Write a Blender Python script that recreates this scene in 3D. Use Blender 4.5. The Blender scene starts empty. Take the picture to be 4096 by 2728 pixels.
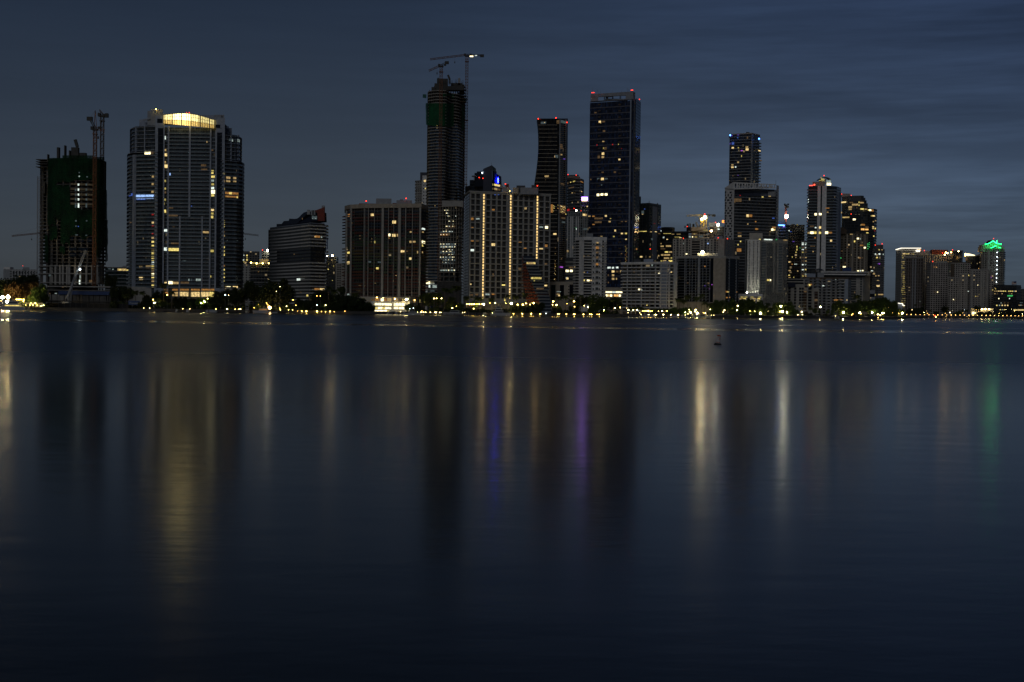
SKY_STRENGTH = 0.0148
SUN_POWER = 0.25
import bpy, math, random
from mathutils import Vector, Matrix, noise as mnoise
R = random.Random(7)
C = bpy.context.scene.collection
SC = bpy.context.scene
# ------------------------------------------------------------------ camera frame of the photograph
FPX, CX, CY, HC = 5850.0, 2048.0, 1364.0, 4.5
PITCH, ROLL = math.atan(123 / FPX), 0.0122
CAMM = Matrix.Rotation(math.pi / 2 - PITCH, 3, 'X') @ Matrix.Rotation(ROLL, 3, 'Z')
GZ = 1.8                                             # level of the land above the bay

def ray(px, py):
    d = CAMM @ Vector(((px - CX) / FPX, (CY - py) / FPX, -1.0))
    return d.x / d.y, d.z / d.y

def P(px, py, D):
    sx, sz = ray(px, py)
    return Vector((sx * D, D, HC + sz * D))

def X(px, D, py=1150):
    return ray(px, py)[0] * D

def Z(px, py, D):
    return HC + ray(px, py)[1] * D

ZM = {1: (0, 350, 1.687), 2: (450, 400, 1.7817), 3: (950, 750, 2.944), 4: (1600, 180, 2.614), 5: (1600, 620, 2.376),
      6: (2080, 330, 2.852), 7: (2150, 800, 3.267), 8: (2600, 480, 1.96), 9: (3100, 680, 2.614), 0: (3500, 900, 3.136),
      'a': (0, 1080, 4.529), 'b': (500, 1080, 4.529), 'c': (1000, 1080, 4.529), 'd': (1500, 1080, 4.529), 'e': (2000, 1080, 4.529),
      'f': (2500, 1080, 4.529), 'g': (3000, 1080, 4.529), 'h': (3500, 1100, 3.951)}

def Q(k, x, y):
    a, b, s = ZM[k]
    return a + x / s, b + y / s

# ------------------------------------------------------------------ materials
def newmat(name):
    m = bpy.data.materials.new(name); m.use_nodes = True
    nt = m.node_tree; nt.nodes.clear()
    return m, nt, nt.nodes, nt.links

class NG:
    """small wrapper that chains shader math"""
    def __init__(s, nt): s.nt = nt; s.n = nt.nodes; s.l = nt.links
    def node(s, t, **kw):
        n = s.n.new(t)
        for k, v in kw.items(): setattr(n, k, v)
        return n
    def put(s, sock, v):
        if isinstance(v, bpy.types.NodeSocket): s.l.new(v, sock)
        else: sock.default_value = v
    def m(s, op, a, b=0.0, c=None, clamp=False):
        n = s.node('ShaderNodeMath', operation=op, use_clamp=clamp)
        s.put(n.inputs[0], a); s.put(n.inputs[1], b)
        if c is not None: s.put(n.inputs[2], c)
        return n.outputs[0]
    def mix(s, f, a, b):
        n = s.node('ShaderNodeMix', data_type='RGBA')
        s.put(n.inputs[0], f)
        for i, v in ((6, a), (7, b)):
            if isinstance(v, tuple) and len(v) == 3: v = (*v, 1)
            s.put(n.inputs[i], v)
        return n.outputs[2]
    def mixf(s, f, a, b):
        n = s.node('ShaderNodeMix', data_type='FLOAT')
        s.put(n.inputs[0], f); s.put(n.inputs[2], a); s.put(n.inputs[3], b)
        return n.outputs[0]
    def noise(s, vec, scale, detail=3, rough=.55):
        n = s.node('ShaderNodeTexNoise')
        if vec is not None: s.l.new(vec, n.inputs['Vector'])
        n.inputs['Scale'].default_value = scale; n.inputs['Detail'].default_value = detail; n.inputs['Roughness'].default_value = rough
        return n.outputs['Fac']
    def ramp(s, f, lo, hi, a=0.0, b=1.0):
        n = s.node('ShaderNodeMapRange'); n.clamp = True
        s.put(n.inputs[0], f); s.put(n.inputs[1], lo); s.put(n.inputs[2], hi); s.put(n.inputs[3], a); s.put(n.inputs[4], b)
        return n.outputs[0]
    def pr(s, col, rough=.7, metal=0., spec=.5, alpha=None, emit=None, estr=None, normal=None):
        n = s.node('ShaderNodeBsdfPrincipled')
        if isinstance(col, tuple): col = (*col[:3], 1)
        s.put(n.inputs['Base Color'], col); s.put(n.inputs['Roughness'], rough); s.put(n.inputs['Metallic'], metal)
        s.put(n.inputs['Specular IOR Level'], spec)
        if alpha is not None: s.put(n.inputs['Alpha'], alpha)
        if emit is not None: s.put(n.inputs['Emission Color'], (*emit, 1) if isinstance(emit, tuple) else emit)
        if estr is not None: s.put(n.inputs['Emission Strength'], estr)
        if normal is not None: s.l.new(normal, n.inputs['Normal'])
        return n
    def out(s, sh):
        o = s.node('ShaderNodeOutputMaterial'); s.l.new(sh.outputs[0] if hasattr(sh, 'outputs') else sh, o.inputs['Surface'])

MATS = {}
def plain(name, col, rough=.75, metal=0., spec=.4, var=.25, scale=.35):
    """a solid surface with weathering: large blotches and fine grain in world metres"""
    if name in MATS: return MATS[name]
    m, nt, n, l = newmat(name); g = NG(nt)
    tc = g.node('ShaderNodeTexCoord').outputs['Object']
    a = g.noise(tc, scale, 4); b = g.noise(tc, scale * 9, 2)
    f = g.m('ADD', g.m('MULTIPLY', a, .7), g.m('MULTIPLY', b, .3))
    lo = tuple(c * (1 - var) for c in col); hi = tuple(min(1, c * (1 + var)) for c in col)
    g.out(g.pr(g.mix(g.ramp(f, .3, .7), lo, hi), g.ramp(a, .2, .8, rough * .85, min(1, rough * 1.15)), metal, spec))
    MATS[name] = m
    return m

def facade(name, wall, glass, du, dv, w=.6, h0=.2, h1=.85, lit=.02, litcol=(1, .75, .4), lstr=.5, slab=None, sh=.12,
           grough=.12, ou=0., dim=.0, mull=0.):
    """wall with a grid of panes: UV is in metres along and up the wall; some rooms have a lamp on"""
    m, nt, n, l = newmat(name); g = NG(nt)
    uv = g.node('ShaderNodeSeparateXYZ'); l.new(g.node('ShaderNodeUVMap').outputs[0], uv.inputs[0])
    U = g.m('ADD', g.m('DIVIDE', uv.outputs[0], du), ou); V = g.m('DIVIDE', uv.outputs[1], dv)
    fu, fv = g.m('FRACT', U), g.m('FRACT', V)
    cu, cv = g.m('FLOOR', U), g.m('FLOOR', V)
    cell = g.node('ShaderNodeCombineXYZ'); l.new(cu, cell.inputs[0]); l.new(cv, cell.inputs[1])
    wn = g.node('ShaderNodeTexWhiteNoise', noise_dimensions='2D'); l.new(cell.outputs[0], wn.inputs['Vector'])
    sp = g.node('ShaderNodeSeparateXYZ'); l.new(wn.outputs['Color'], sp.inputs[0])
    r1, r2, r3 = sp.outputs[0], sp.outputs[1], sp.outputs[2]
    inw = g.m('MULTIPLY', g.m('LESS_THAN', g.m('ABSOLUTE', g.m('SUBTRACT', fu, .5)), w / 2),
              g.m('MULTIPLY', g.m('GREATER_THAN', fv, h0), g.m('LESS_THAN', fv, h1)))
    if mull > 0:                                      # glazing bars inside the pane
        fm = g.m('FRACT', g.m('DIVIDE', uv.outputs[0], mull))
        inw = g.m('MULTIPLY', inw, g.m('GREATER_THAN', fm, .13))
    tc = g.node('ShaderNodeTexCoord').outputs['Object']
    bl = g.noise(tc, .12, 4)
    wc = g.mix(g.ramp(bl, .3, .7), tuple(c * .75 for c in wall), tuple(min(1, c * 1.2) for c in wall))
    gl = g.mix(g.m('POWER', r1, 2.5), tuple(c * .45 for c in glass), tuple(c * 2.2 for c in glass))
    if slab is not None: wc = g.mix(g.m('LESS_THAN', fv, sh), wc, slab)
    col = g.mix(inw, wc, gl)
    on = g.m('MULTIPLY', g.m('LESS_THAN', r2, lit), inw)
    e = g.m('MULTIPLY', on, g.m('MULTIPLY', g.m('ADD', g.m('MULTIPLY', r3, r3), .12), lstr))
    if dim > 0:
        e = g.m('ADD', e, g.m('MULTIPLY', inw, g.m('MULTIPLY', g.m('POWER', r3, 3.), dim)))
    g.out(g.pr(col, g.mixf(inw, .8, grough), 0, g.mixf(inw, .3, .6), emit=litcol, estr=e))
    m.cycles.emission_sampling = 'NONE'
    MATS[name] = m
    return m

def emis(name, col, strength, sample=False, var=True):
    m, nt, n, l = newmat(name); g = NG(nt)
    e = g.node('ShaderNodeEmission'); e.inputs[0].default_value = (*col, 1)
    if var:
        tc = g.node('ShaderNodeTexCoord').outputs['Object']
        a = g.noise(tc, .9, 3, .7)
        l.new(g.ramp(a, .3, .68, strength * .3, strength * 1.45), e.inputs[1])
    else: e.inputs[1].default_value = strength
    g.out(e)
    m.cycles.emission_sampling = 'FRONT_BACK' if sample else 'NONE'
    MATS[name] = m
    return m

def leafmat(name, col, trans=.25):
    m, nt, n, l = newmat(name); g = NG(nt)
    tc = g.node('ShaderNodeTexCoord').outputs['Object']
    f = g.noise(tc, .5, 3)
    gi = g.node('ShaderNodeObjectInfo').outputs['Random']
    c = g.mix(g.ramp(f, .3, .7), tuple(x * .5 for x in col), tuple(x * 1.5 for x in col))
    c = g.mix(g.m('MULTIPLY', gi, .45), c, (col[0] * 1.6, col[1] * 1.1, col[2] * .8))
    p = g.pr(c, .6, 0, .3)
    t = g.node('ShaderNodeBsdfTranslucent'); l.new(c, t.inputs[0])
    mx = g.node('ShaderNodeMixShader'); mx.inputs[0].default_value = trans
    l.new(p.outputs[0], mx.inputs[1]); l.new(t.outputs[0], mx.inputs[2]); g.out(mx)
    MATS[name] = m
    return m

# ------------------------------------------------------------------ mesh builder
class MB:
    def __init__(s): s.v = []; s.f = []; s.uv = []
    def face(s, pts, uv=None):
        i = len(s.v); s.v += [tuple(p) for p in pts]; s.f.append(tuple(range(i, i + len(pts))))
        if uv is None: uv = [(0, 0)] * len(pts)
        s.uv += uv
        return s
    def obox(s, o, a, b, c):
        """box from corner o and edge vectors a (along), b (away), c (up)"""
        o, a, b, c = Vector(o), Vector(a), Vector(b), Vector(c)
        la, lb, lc = a.length, b.length, c.length
        q = lambda p, e, f, le, lf: s.face([p, p + e, p + e + f, p + f], [(0, 0), (le, 0), (le, lf), (0, lf)])
        q(o, a, c, la, lc); q(o + a, b, c, lb, lc); q(o + a + b, -a, c, la, lc); q(o + b, -b, c, lb, lc)
        q(o + c, a, b, la, lb); q(o + b, a, -b, la, lb)
        return s
    def box(s, x0, x1, y0, y1, z0, z1):
        return s.obox((x0, y0, z0), (x1 - x0, 0, 0), (0, y1 - y0, 0), (0, 0, z1 - z0))
    def prism(s, poly, z0, z1, bottom=False, uv0=0.0):
        n = len(poly); zs = z1 if isinstance(z1, (list, tuple)) else [z1] * n
        u = uv0
        for i in range(n):
            p, q = poly[i], poly[(i + 1) % n]; L = math.hypot(q[0] - p[0], q[1] - p[1])
            s.face([(p[0], p[1], z0), (q[0], q[1], z0), (q[0], q[1], zs[(i + 1) % n]), (p[0], p[1], zs[i])],
                   [(u, 0), (u + L, 0), (u + L, zs[(i + 1) % n] - z0), (u, zs[i] - z0)])
            u += L
        s.face([(p[0], p[1], z) for p, z in zip(poly, zs)])
        if bottom: s.face([(p[0], p[1], z0) for p in reversed(poly)])
        return s
    def bar(s, p, q, w, h=None):
        p, q = Vector(p), Vector(q); d = q - p
        if d.length < 1e-6: return s
        h = h or w
        up = Vector((0, 0, 1)) if abs(d.normalized().z) < .95 else Vector((0, 1, 0))
        a = d.cross(up).normalized() * w; b = d.cross(a).normalized() * h
        return s.obox(p - a / 2 - b / 2, a, b, d)
    def rod(s, p, q, r0, r1=None, n=7, cap=True):
        p, q = Vector(p), Vector(q); d = q - p; r1 = r0 if r1 is None else r1
        up = Vector((0, 0, 1)) if abs(d.normalized().z) < .95 else Vector((0, 1, 0))
        a = d.cross(up).normalized(); b = d.cross(a).normalized()
        ring = lambda c, r: [c + a * (r * math.cos(2 * math.pi * i / n)) + b * (r * math.sin(2 * math.pi * i / n)) for i in range(n)]
        A, B = ring(p, r0), ring(q, r1)
        for i in range(n): s.face([A[i], A[(i + 1) % n], B[(i + 1) % n], B[i]])
        if cap: s.face(list(reversed(A))); s.face(B)
        return s
    def ball(s, c, r, n=8, m=5, sq=1.0):
        c = Vector(c)
        pt = lambda i, j: c + Vector((r * math.sin(math.pi * j / m) * math.cos(2 * math.pi * i / n), r * math.sin(math.pi * j / m) * math.sin(2 * math.pi * i / n), r * sq * math.cos(math.pi * j / m)))
        for j in range(m):
            for i in range(n):
                if j == 0: s.face([pt(0, 0), pt(i, 1), pt(i + 1, 1)])
                elif j == m - 1: s.face([pt(i, j), pt(0, m), pt(i + 1, j)])
                else: s.face([pt(i, j), pt(i, j + 1), pt(i + 1, j + 1), pt(i + 1, j)])
        return s
    def mesh(s, name, mat, origin=(0, 0, 0)):
        me = bpy.data.meshes.new(name); o = Vector(origin)
        me.from_pydata([tuple(Vector(v) - o) for v in s.v], [], s.f)
        ul = me.uv_layers.new(name='UVMap')
        ul.data.foreach_set('uv', [c for uv in s.uv for c in uv])
        me.materials.append(mat)
        return me
    def build(s, name, mat, parent=None, loc=None, origin=None):
        """vertices are given in world metres (or round `origin`); the part is hung under its parent"""
        if origin is None: origin = parent.location if parent is not None and parent.parent is None else (world_loc(parent) if parent else (0, 0, 0))
        o = bpy.data.objects.new(name, s.mesh(name, mat, origin)); C.objects.link(o)
        o.parent = parent
        if loc is not None: o.location = loc
        return o

def world_loc(o):
    p = Vector((0, 0, 0))
    while o is not None: p += o.location; o = o.parent
    return p

def put(name, me, parent, loc):
    o = bpy.data.objects.new(name, me); C.objects.link(o); o.parent = parent; o.location = loc
    return o

def tag(o, label=None, cat=None, group=None, kind=None):
    for k, v in (('label', label), ('category', cat), ('group', group), ('kind', kind)):
        if v: o[k] = v
    return o

def empty(name, loc, label=None, cat=None, group=None):
    o = bpy.data.objects.new(name, None); o.empty_display_size = .5; C.objects.link(o); o.location = loc
    return tag(o, label, cat, group)

def structure(name, mb, mat):
    o = mb.build(name, mat); o['kind'] = 'structure'; return o

def copy_tree(o, parent=None):
    c = o.copy(); C.objects.link(c); c.parent = parent
    for ch in list(o.children): copy_tree(ch, c)
    return c

# ------------------------------------------------------------------ buildings
class Bld:
    """one building: plan = corners (pixel column, metres away) of the sides one sees, from left to right"""
    def __init__(s, name, label, plan, top, dep=30, ry=None, root=None, base=GZ, cat='building', group=None, ref=None):
        s.px = plan
        ry = (top + 1210) / 2 if ry is None else ry
        s.pts = [Vector((X(p, d, ry), d)) for p, d in plan]
        near = min(range(len(plan)), key=lambda i: plan[i][1]) if ref is None else ref
        s.zt = Z(plan[near][0], top, plan[near][1]); s.base = base
        yb = max(p.y for p in s.pts) + dep                # flanks run straight back from the street side one sees
        s.poly = s.pts + [s.pts[-1] * (yb / s.pts[-1].y), s.pts[0] * (yb / s.pts[0].y)]
        cx = sum(p.x for p in s.pts) / len(s.pts); cy = min(p.y for p in s.pts)
        s.root = root or empty(name, (cx, cy, base), label, cat, group)
        s.nwin = {}
        s.segs = []
        for a, b in zip(s.pts, s.pts[1:]):
            d = (b - a); L = d.length; d = d / L
            s.segs.append((a, b, L, d, Vector((d.y, -d.x))))
    def at(s, i, u, z, out=0.0):
        a, b, L, d, n = s.segs[i]
        p = a + d * u + n * out
        return Vector((p.x, p.y, z))
    def hit(s, px, py, seg=None):
        sx, sz = ray(px, py)
        best = None
        for i, (a, b, L, d, n) in enumerate(s.segs):
            if seg is not None and i != seg: continue
            den = d.x - sx * d.y
            if abs(den) < 1e-9: continue
            u = (sx * a.y - a.x) / den
            miss = max(0, -u, u - L)
            if best is None or miss < best[0]: best = (miss, i, u, a.y + d.y * u)
        _, i, u, y = best
        return i, u, HC + sz * y
    def z(s, py, px=None):
        if px is None: px = sum(p[0] for p in s.px) / len(s.px)
        return s.hit(px, py)[2]
    def offset(s, out, closed=True):
        poly = s.poly if closed else s.pts
        n = len(poly); res = []
        for i in range(n):
            p = poly[i]; a = poly[i - 1]; b = poly[(i + 1) % n]
            d1, d2 = (p - a).normalized(), (b - p).normalized()
            n1, n2 = Vector((d1.y, -d1.x)), Vector((d2.y, -d2.x))
            m = n1 + n2
            m = m / max(.35, m.dot(n1)) if m.length > 1e-6 else n1
            res.append(p + m * out)
        return res
    def body(s, mat, z0=None, z1=None, name='wall', inset=0.0):
        return MB().prism(s.offset(-inset) if inset else s.poly, s.base if z0 is None else z0, s.zt if z1 is None else z1).build(name, mat, s.root)
    def floors(s, n, z0=None, z1=None):
        z0 = s.base if z0 is None else z0; z1 = s.zt if z1 is None else z1
        return [z0 + (z1 - z0) * k / n for k in range(n + 1)]
    def slabs(s, zs, out, th, mat, name='floor_slab', inset_poly=None):
        poly = s.offset(out); o = s.root.location
        me = MB().prism([p - Vector((o.x, o.y)) for p in poly], 0, th, bottom=True).mesh(name, mat)
        for z in zs: put(name, me, s.root, (0, 0, z - o.z))
    def rails(s, i, u0, u1, zs, out, h, mat, name='balcony_railing', th=.12, dz=0.0):
        """a balcony front of height h along part of one side, one per storey"""
        o = s.root.location
        a, b, L, d, n = s.segs[i]
        p = s.at(i, u0, 0, 0) - Vector((o.x, o.y, 0))
        mb = MB().obox(p + Vector((n.x, n.y, 0)) * out, Vector((d.x, d.y, 0)) * (u1 - u0), Vector((-n.x, -n.y, 0)) * th, (0, 0, h))
        me = mb.mesh(name, mat)
        for z in zs: put(name, me, s.root, (0, 0, z + dz - o.z))
    def balcony(s, i, u0, u1, zs, out, th, mat, rail=0.0, railmat=None, name='balcony', back=0.0):
        o = s.root.location; a, b, L, d, n = s.segs[i]
        dd, nn = Vector((d.x, d.y, 0)), Vector((n.x, n.y, 0))
        p = s.at(i, u0, 0, -back) - Vector((o.x, o.y, 0))
        me = MB().obox(p + nn * (out + back), dd * (u1 - u0), -nn * (out + back), (0, 0, th)).mesh(name, mat)
        rm = None
        if rail:
            r = MB(); q = p + nn * (out + back) + Vector((0, 0, th))
            r.obox(q, dd * (u1 - u0), -nn * .1, (0, 0, rail))
            r.obox(q, dd * .1, -nn * out, (0, 0, rail)); r.obox(q + dd * (u1 - u0 - .1), dd * .1, -nn * out, (0, 0, rail))
            rm = r.mesh('railing', railmat or mat)
        for z in zs:
            b_ = put(name, me, s.root, (0, 0, z - o.z))
            if rm: put('railing', rm, b_, (0, 0, 0))
    def pier(s, i, u0, u1, z0, z1, out, mat, name='pier', back=0.0):
        a, b, L, d, n = s.segs[i]
        return MB().obox(s.at(i, u0, z0, out), Vector((d.x, d.y, 0)) * (u1 - u0), Vector((-n.x, -n.y, 0)) * (out + back), (0, 0, z1 - z0)).build(name, mat, s.root)
    def pierpx(s, x0, x1, ytop, ybot, out, mat, name='pier', seg=None, back=0.0):
        ym = (ytop + ybot) / 2
        i, u0, _ = s.hit(x0, ym, seg); i2, u1, _ = s.hit(x1, ym, i)
        zt = s.hit((x0 + x1) / 2, ytop, i)[2]; zb = s.hit((x0 + x1) / 2, ybot, i)[2]
        return s.pier(i, u0, u1, max(zb, s.base), zt, out, mat, name, back)
    def panel(s, x0, y0, x1, y1, mat, name='lit_window', out=.15, th=.1, seg=None, parent=None):
        """a pane whose corners are measured on the facade"""
        i, um, zm = s.hit((x0 + x1) / 2, (y0 + y1) / 2, seg)
        u0 = s.hit(x0, (y0 + y1) / 2, i)[1]; u1 = s.hit(x1, (y0 + y1) / 2, i)[1]
        z1 = s.hit((x0 + x1) / 2, y0, i)[2]; z0 = s.hit((x0 + x1) / 2, y1, i)[2]
        a, b, L, d, n = s.segs[i]
        return MB().obox(s.at(i, u0, z0, out), Vector((d.x, d.y, 0)) * (u1 - u0), Vector((-n.x, -n.y, 0)) * th, (0, 0, z1 - z0)).build(name, mat, s.root)
    def lits(s, k, rows, name='lit_window', out=.15, seg=None):
        """rows of (x centre, y centre, width, height, tone) measured in zoom k"""
        for r in rows:
            x, y, w, h = r[:4]; tone = r[4] if len(r) > 4 else 'w'
            x0, y0 = Q(k, x - w / 2, y - h / 2); x1, y1 = Q(k, x + w / 2, y + h / 2)
            s.panel(x0, y0, x1, y1, TONE[tone], name, out, seg=seg)
    def grid(s, i, us, zs, w, h, mat, out=.12, name='window', cap=95):
        """punched windows, one object each up to the cap; whatever is left over is one mass"""
        o = s.root.location; a, b, L, d, n = s.segs[i]
        dd, nn = Vector((d.x, d.y, 0)), Vector((n.x, n.y, 0))
        me = MB().obox(nn * out, dd * w, -nn * (out + .05), (0, 0, h)).mesh(name, mat)
        rest = MB(); k = s.nwin.get(name, 0)
        for z in sorted(zs, reverse=True):
            for u in us:
                p = s.at(i, u, z)
                if k < cap: put(name, me, s.root, p - o); k += 1
                else: rest.obox(p + nn * out, dd * w, -nn * (out + .05), (0, 0, h))
        s.nwin[name] = k
        if rest.f: rest.build(name, mat, s.root)['kind'] = 'stuff'
    def roofbox(s, x0, x1, ytop, ybot, D, mat, dep=8, name='roof_plant_room'):
        xm = (x0 + x1) / 2
        z1, z0 = Z(xm, ytop, D), Z(xm, ybot, D)
        a, c = Vector((X(x0, D, ytop), D)), Vector((X(x1, D, ytop), D)); k = (D + dep) / D
        return MB().prism([a, c, c * k, a * k], z0 - .5, z1).build(name, mat, s.root)
    def beacon(s, px, py, D, r=.55, mat=None, stem=2.0):
        r *= .62
        p = P(px, py, D)
        b = MB().rod(p - Vector((0, 0, stem)), p, .12, n=5).build('beacon_mast', M['steel'], s.root)
        MB().ball(p, r, 7, 5).build('beacon_lamp', mat or M['red_beacon'], b)
# ------------------------------------------------------------------ palette
M = {}
def pm(key, *a, **k): M[key] = plain(key, *a, **k)
pm('white_paint', (.80, .78, .76), .7); pm('grey_paint', (.32, .33, .35), .7); pm('pale_blue_paint', (.33, .37, .45), .7)
pm('dark_paint', (.07, .075, .085), .6); pm('tan_paint', (.42, .36, .29), .8); pm('cream_paint', (.50, .46, .40), .8)
pm('concrete', (.15, .14, .13), .9, var=.4); pm('dark_concrete', (.085, .08, .075), .9, var=.35); pm('pale_concrete', (.40, .38, .35), .9)
pm('brown_paint', (.12, .085, .06), .8); pm('red_paint', (.22, .045, .03), .75); pm('terracotta', (.15, .04, .022), .85)
pm('steel', (.20, .20, .21), .5, .6); pm('crane_orange', (.20, .075, .025), .6); pm('crane_yellow', (.55, .36, .06), .6); pm('crane_dark', (.05, .045, .04), .6)
pm('blue_sheet', (.02, .05, .16), .5); pm('navy_paint', (.018, .024, .05), .4); pm('black_mesh', (.012, .012, .014), .8)
pm('bark', (.10, .075, .055), .95); pm('palm_bark', (.17, .14, .11), .95); pm('timber', (.10, .075, .05), .9)
pm('hull_white', (.44, .45, .47), .3, spec=.5, var=.08); pm('hull_dark', (.03, .035, .05), .3, var=.1); pm('boat_glass', (.01, .012, .016), .08, spec=.6)
pm('car_light', (.5, .5, .52), .3, var=.05); pm('car_dark', (.03, .032, .04), .3, var=.05); pm('car_red', (.2, .02, .02), .3, var=.05); pm('rubber', (.015, .015, .015), .9)
pm('rail_glass', (.10, .135, .155), .15, spec=.6); pm('dark_glass', (.006, .009, .016), .1, spec=.6, var=.4, scale=.1); pm('blue_glass', (.012, .022, .042), .1, spec=.6, var=.4, scale=.1)
pm('green_glass', (.012, .03, .03), .1, spec=.6, var=.4, scale=.1); pm('curtain_pane', (.05, .055, .06), .3, spec=.5, var=.5, scale=.25)
pm('brown_pane', (.045, .02, .012), .25, spec=.5, var=.5); pm('buoy_white', (.55, .54, .55), .5, var=.12); pm('buoy_orange', (.55, .10, .02), .5, var=.15); pm('buoy_base', (.03, .028, .026), .8)

TONE = {}
def tone(k, name, col, st, sample=False): TONE[k] = emis(name, col, st, sample)
tone('w', 'warm_room', (1, .68, .28), .42); tone('W', 'bright_room', (1, .72, .30), 1.05); tone('y', 'yellow_room', (1, .80, .22), .5); tone('Y', 'bright_yellow_room', (1, .78, .22), 1.05)
tone('a', 'amber_room', (1, .46, .12), .32); tone('A', 'bright_amber_room', (1, .52, .15), 1.2); tone('c', 'cool_room', (.75, .92, .85), .38); tone('C', 'bright_cool_room', (.85, .97, .88), 1.1)
tone('d', 'dim_room', (1, .62, .3), .09); tone('k', 'dim_cool_room', (.6, .8, .85), .09); tone('b', 'blue_room', (.12, .25, 1), .45); tone('B', 'bright_blue_room', (.35, .55, 1), 1.2)
tone('r', 'red_room', (1, .05, .05), .35); tone('g', 'green_room', (.1, 1, .25), .5); tone('p', 'purple_room', (.7, .15, 1), .6); tone('X', 'very_bright_room', (1, .86, .48), 2.5, True)
tone('e', 'faint_ceiling', (1, .8, .5), .03)
tone('v', 'dim_violet_room', (.3, .15, 1), .3)
M['red_beacon'] = emis('red_beacon_light', (1, .04, .015), 4, True, False)
M['crown_light'] = emis('crown_room_light', (1, .78, .34), 2.3, True)
M['crown_side'] = emis('crown_side_light', (1, .55, .2), .8, True)
M['strip_light'] = emis('facade_strip_light', (1, .66, .24), 1.5, True)
M['lamp_warm'] = emis('warm_lamp', (1, .52, .10), 30, True, False)
M['lamp_yellow'] = emis('yellow_lamp', (1, .66, .14), 30, True, False)
M['lamp_white'] = emis('white_lamp', (1, .78, .30), 30, True, False)
M['lamp_orange'] = emis('orange_lamp', (1, .62, .24), 75, True, False)
M['lamp_cool'] = emis('cool_lamp', (.75, .92, 1), 14, True, False)
M['flood'] = emis('floodlight', (1, .98, .70), 42, True, False)
M['tree_light'] = emis('tree_spotlight', (1, .88, .30), 130, True, False); M['yard_flood'] = emis('yard_floodlight', (1, .76, .36), 240, True, False); M['street_flood'] = emis('street_floodlight', (1, .80, .34), 150, True, False); M['bridge_light'] = emis('bridge_light', (1, .55, .14), 9, True, False)
M['flood_yellow'] = emis('yellow_floodlight', (1, .72, .28), 55, True, False)
M['neon_green'] = emis('green_neon', (.01, 1, .16), 13, True, False)
M['neon_white'] = emis('white_neon', (1, .93, .75), 2.4, True, False)
M['neon_blue'] = emis('blue_neon', (.08, .25, 1), 8, True, False)
M['logo_white'] = emis('white_emblem', (.72, .95, 1), 1.5, True, False)
M['logo_blue'] = emis('blue_emblem_edge', (.0, .004, 1), 52, True, False)
M['neon_violet'] = emis('violet_screen', (.42, .17, 1), 9.5, True, False)
M['neon_red'] = emis('red_neon', (1, .06, .03), 5, True, False)
M['sign_red'] = emis('red_sign', (1, .25, .03), 3.2, False, False)

# ------------------------------------------------------------------ camera, sky, sun
cam = bpy.data.objects.new('camera', bpy.data.cameras.new('camera')); C.objects.link(cam)
cam.data.sensor_width = 36; cam.data.lens = 36 * FPX / 4096; cam.data.clip_end = 60000; cam.data.clip_start = .5
cam.matrix_world = Matrix.Translation((0, 0, HC)) @ CAMM.to_4x4()
SC.camera = cam
SC.view_settings.view_transform = 'Standard'; SC.view_settings.look = 'None'; SC.view_settings.exposure = 0; SC.view_settings.gamma = 1
SUN_EL, SUN_AZ = math.radians(26.0), math.radians(-168)     # a dim moon-like sky light stands behind and to the left of the camera
w = bpy.data.worlds.new('World'); SC.world = w; w.use_nodes = True
nt = w.node_tree; nt.nodes.clear(); g = NG(nt)
sky = g.node('ShaderNodeTexSky'); sky.sky_type = 'NISHITA'; sky.sun_disc = False
sky.sun_elevation = SUN_EL; sky.sun_rotation = SUN_AZ; sky.altitude = 0; sky.air_density = 1.0; sky.dust_density = .6; sky.ozone_density = 3.0
tc = g.node('ShaderNodeTexCoord').outputs['Generated']
sx = g.node('ShaderNodeSeparateXYZ'); nt.links.new(tc, sx.inputs[0])
el = sx.outputs[2]
# thin stretched cloud over the right half of the sky
def cl(scx, scz, off, detail=5):
    cb = g.node('ShaderNodeCombineXYZ')
    zz = g.m('ADD', g.m('MULTIPLY', el, scz), g.m('MULTIPLY', sx.outputs[0], -scz * .004))
    nt.links.new(g.m('ADD', g.m('MULTIPLY', sx.outputs[0], scx), off), cb.inputs[0]); nt.links.new(zz, cb.inputs[1]); cb.inputs[2].default_value = off
    return g.noise(cb.outputs[0], 1.0, detail, .6)
c1, c2 = cl(3.2, 26, 3.1, 4), cl(9, 120, 8.4, 4)
side = g.ramp(sx.outputs[0], -.12, .30)
f = g.m('ADD', g.m('MULTIPLY', g.ramp(c1, .40, .70), .65), g.m('MULTIPLY', g.ramp(c2, .42, .68), .35))
amt = g.m('MULTIPLY', f, g.m('ADD', g.m('MULTIPLY', side, .9), .12))
veil = g.ramp(el, .0, .34, 1.0, 0.0)
tint = g.mix(g.ramp(el, .0, .20), (.68, .77, .92), (.43, .61, .95))
tint = g.mix(side, tint, g.mix(g.ramp(el, .0, .2), (.55, .72, .99), (.39, .59, 1.06)))
bw = g.node('ShaderNodeRGBToBW'); nt.links.new(sky.outputs[0], bw.inputs[0])
skyc = g.mix(.72, sky.outputs[0], bw.outputs[0])
mul = g.node('ShaderNodeMix', data_type='RGBA', blend_type='MULTIPLY'); mul.inputs[0].default_value = 1
nt.links.new(skyc, mul.inputs[6]); nt.links.new(tint, mul.inputs[7])
high = g.ramp(el, .20, .48, 1.0, .34)
back = g.ramp(sx.outputs[1], -.5, .3, .22, 1.0)          # unseen sky behind the camera, darkened to keep glass reflections dark
cloud = g.m('MULTIPLY', g.m('MULTIPLY', back, high), g.m('ADD', g.m('MULTIPLY', amt, .66), g.ramp(sx.outputs[0], -.36, .1, .70, .76)))  # cloud brightness, times the added darkening behind the camera
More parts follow.
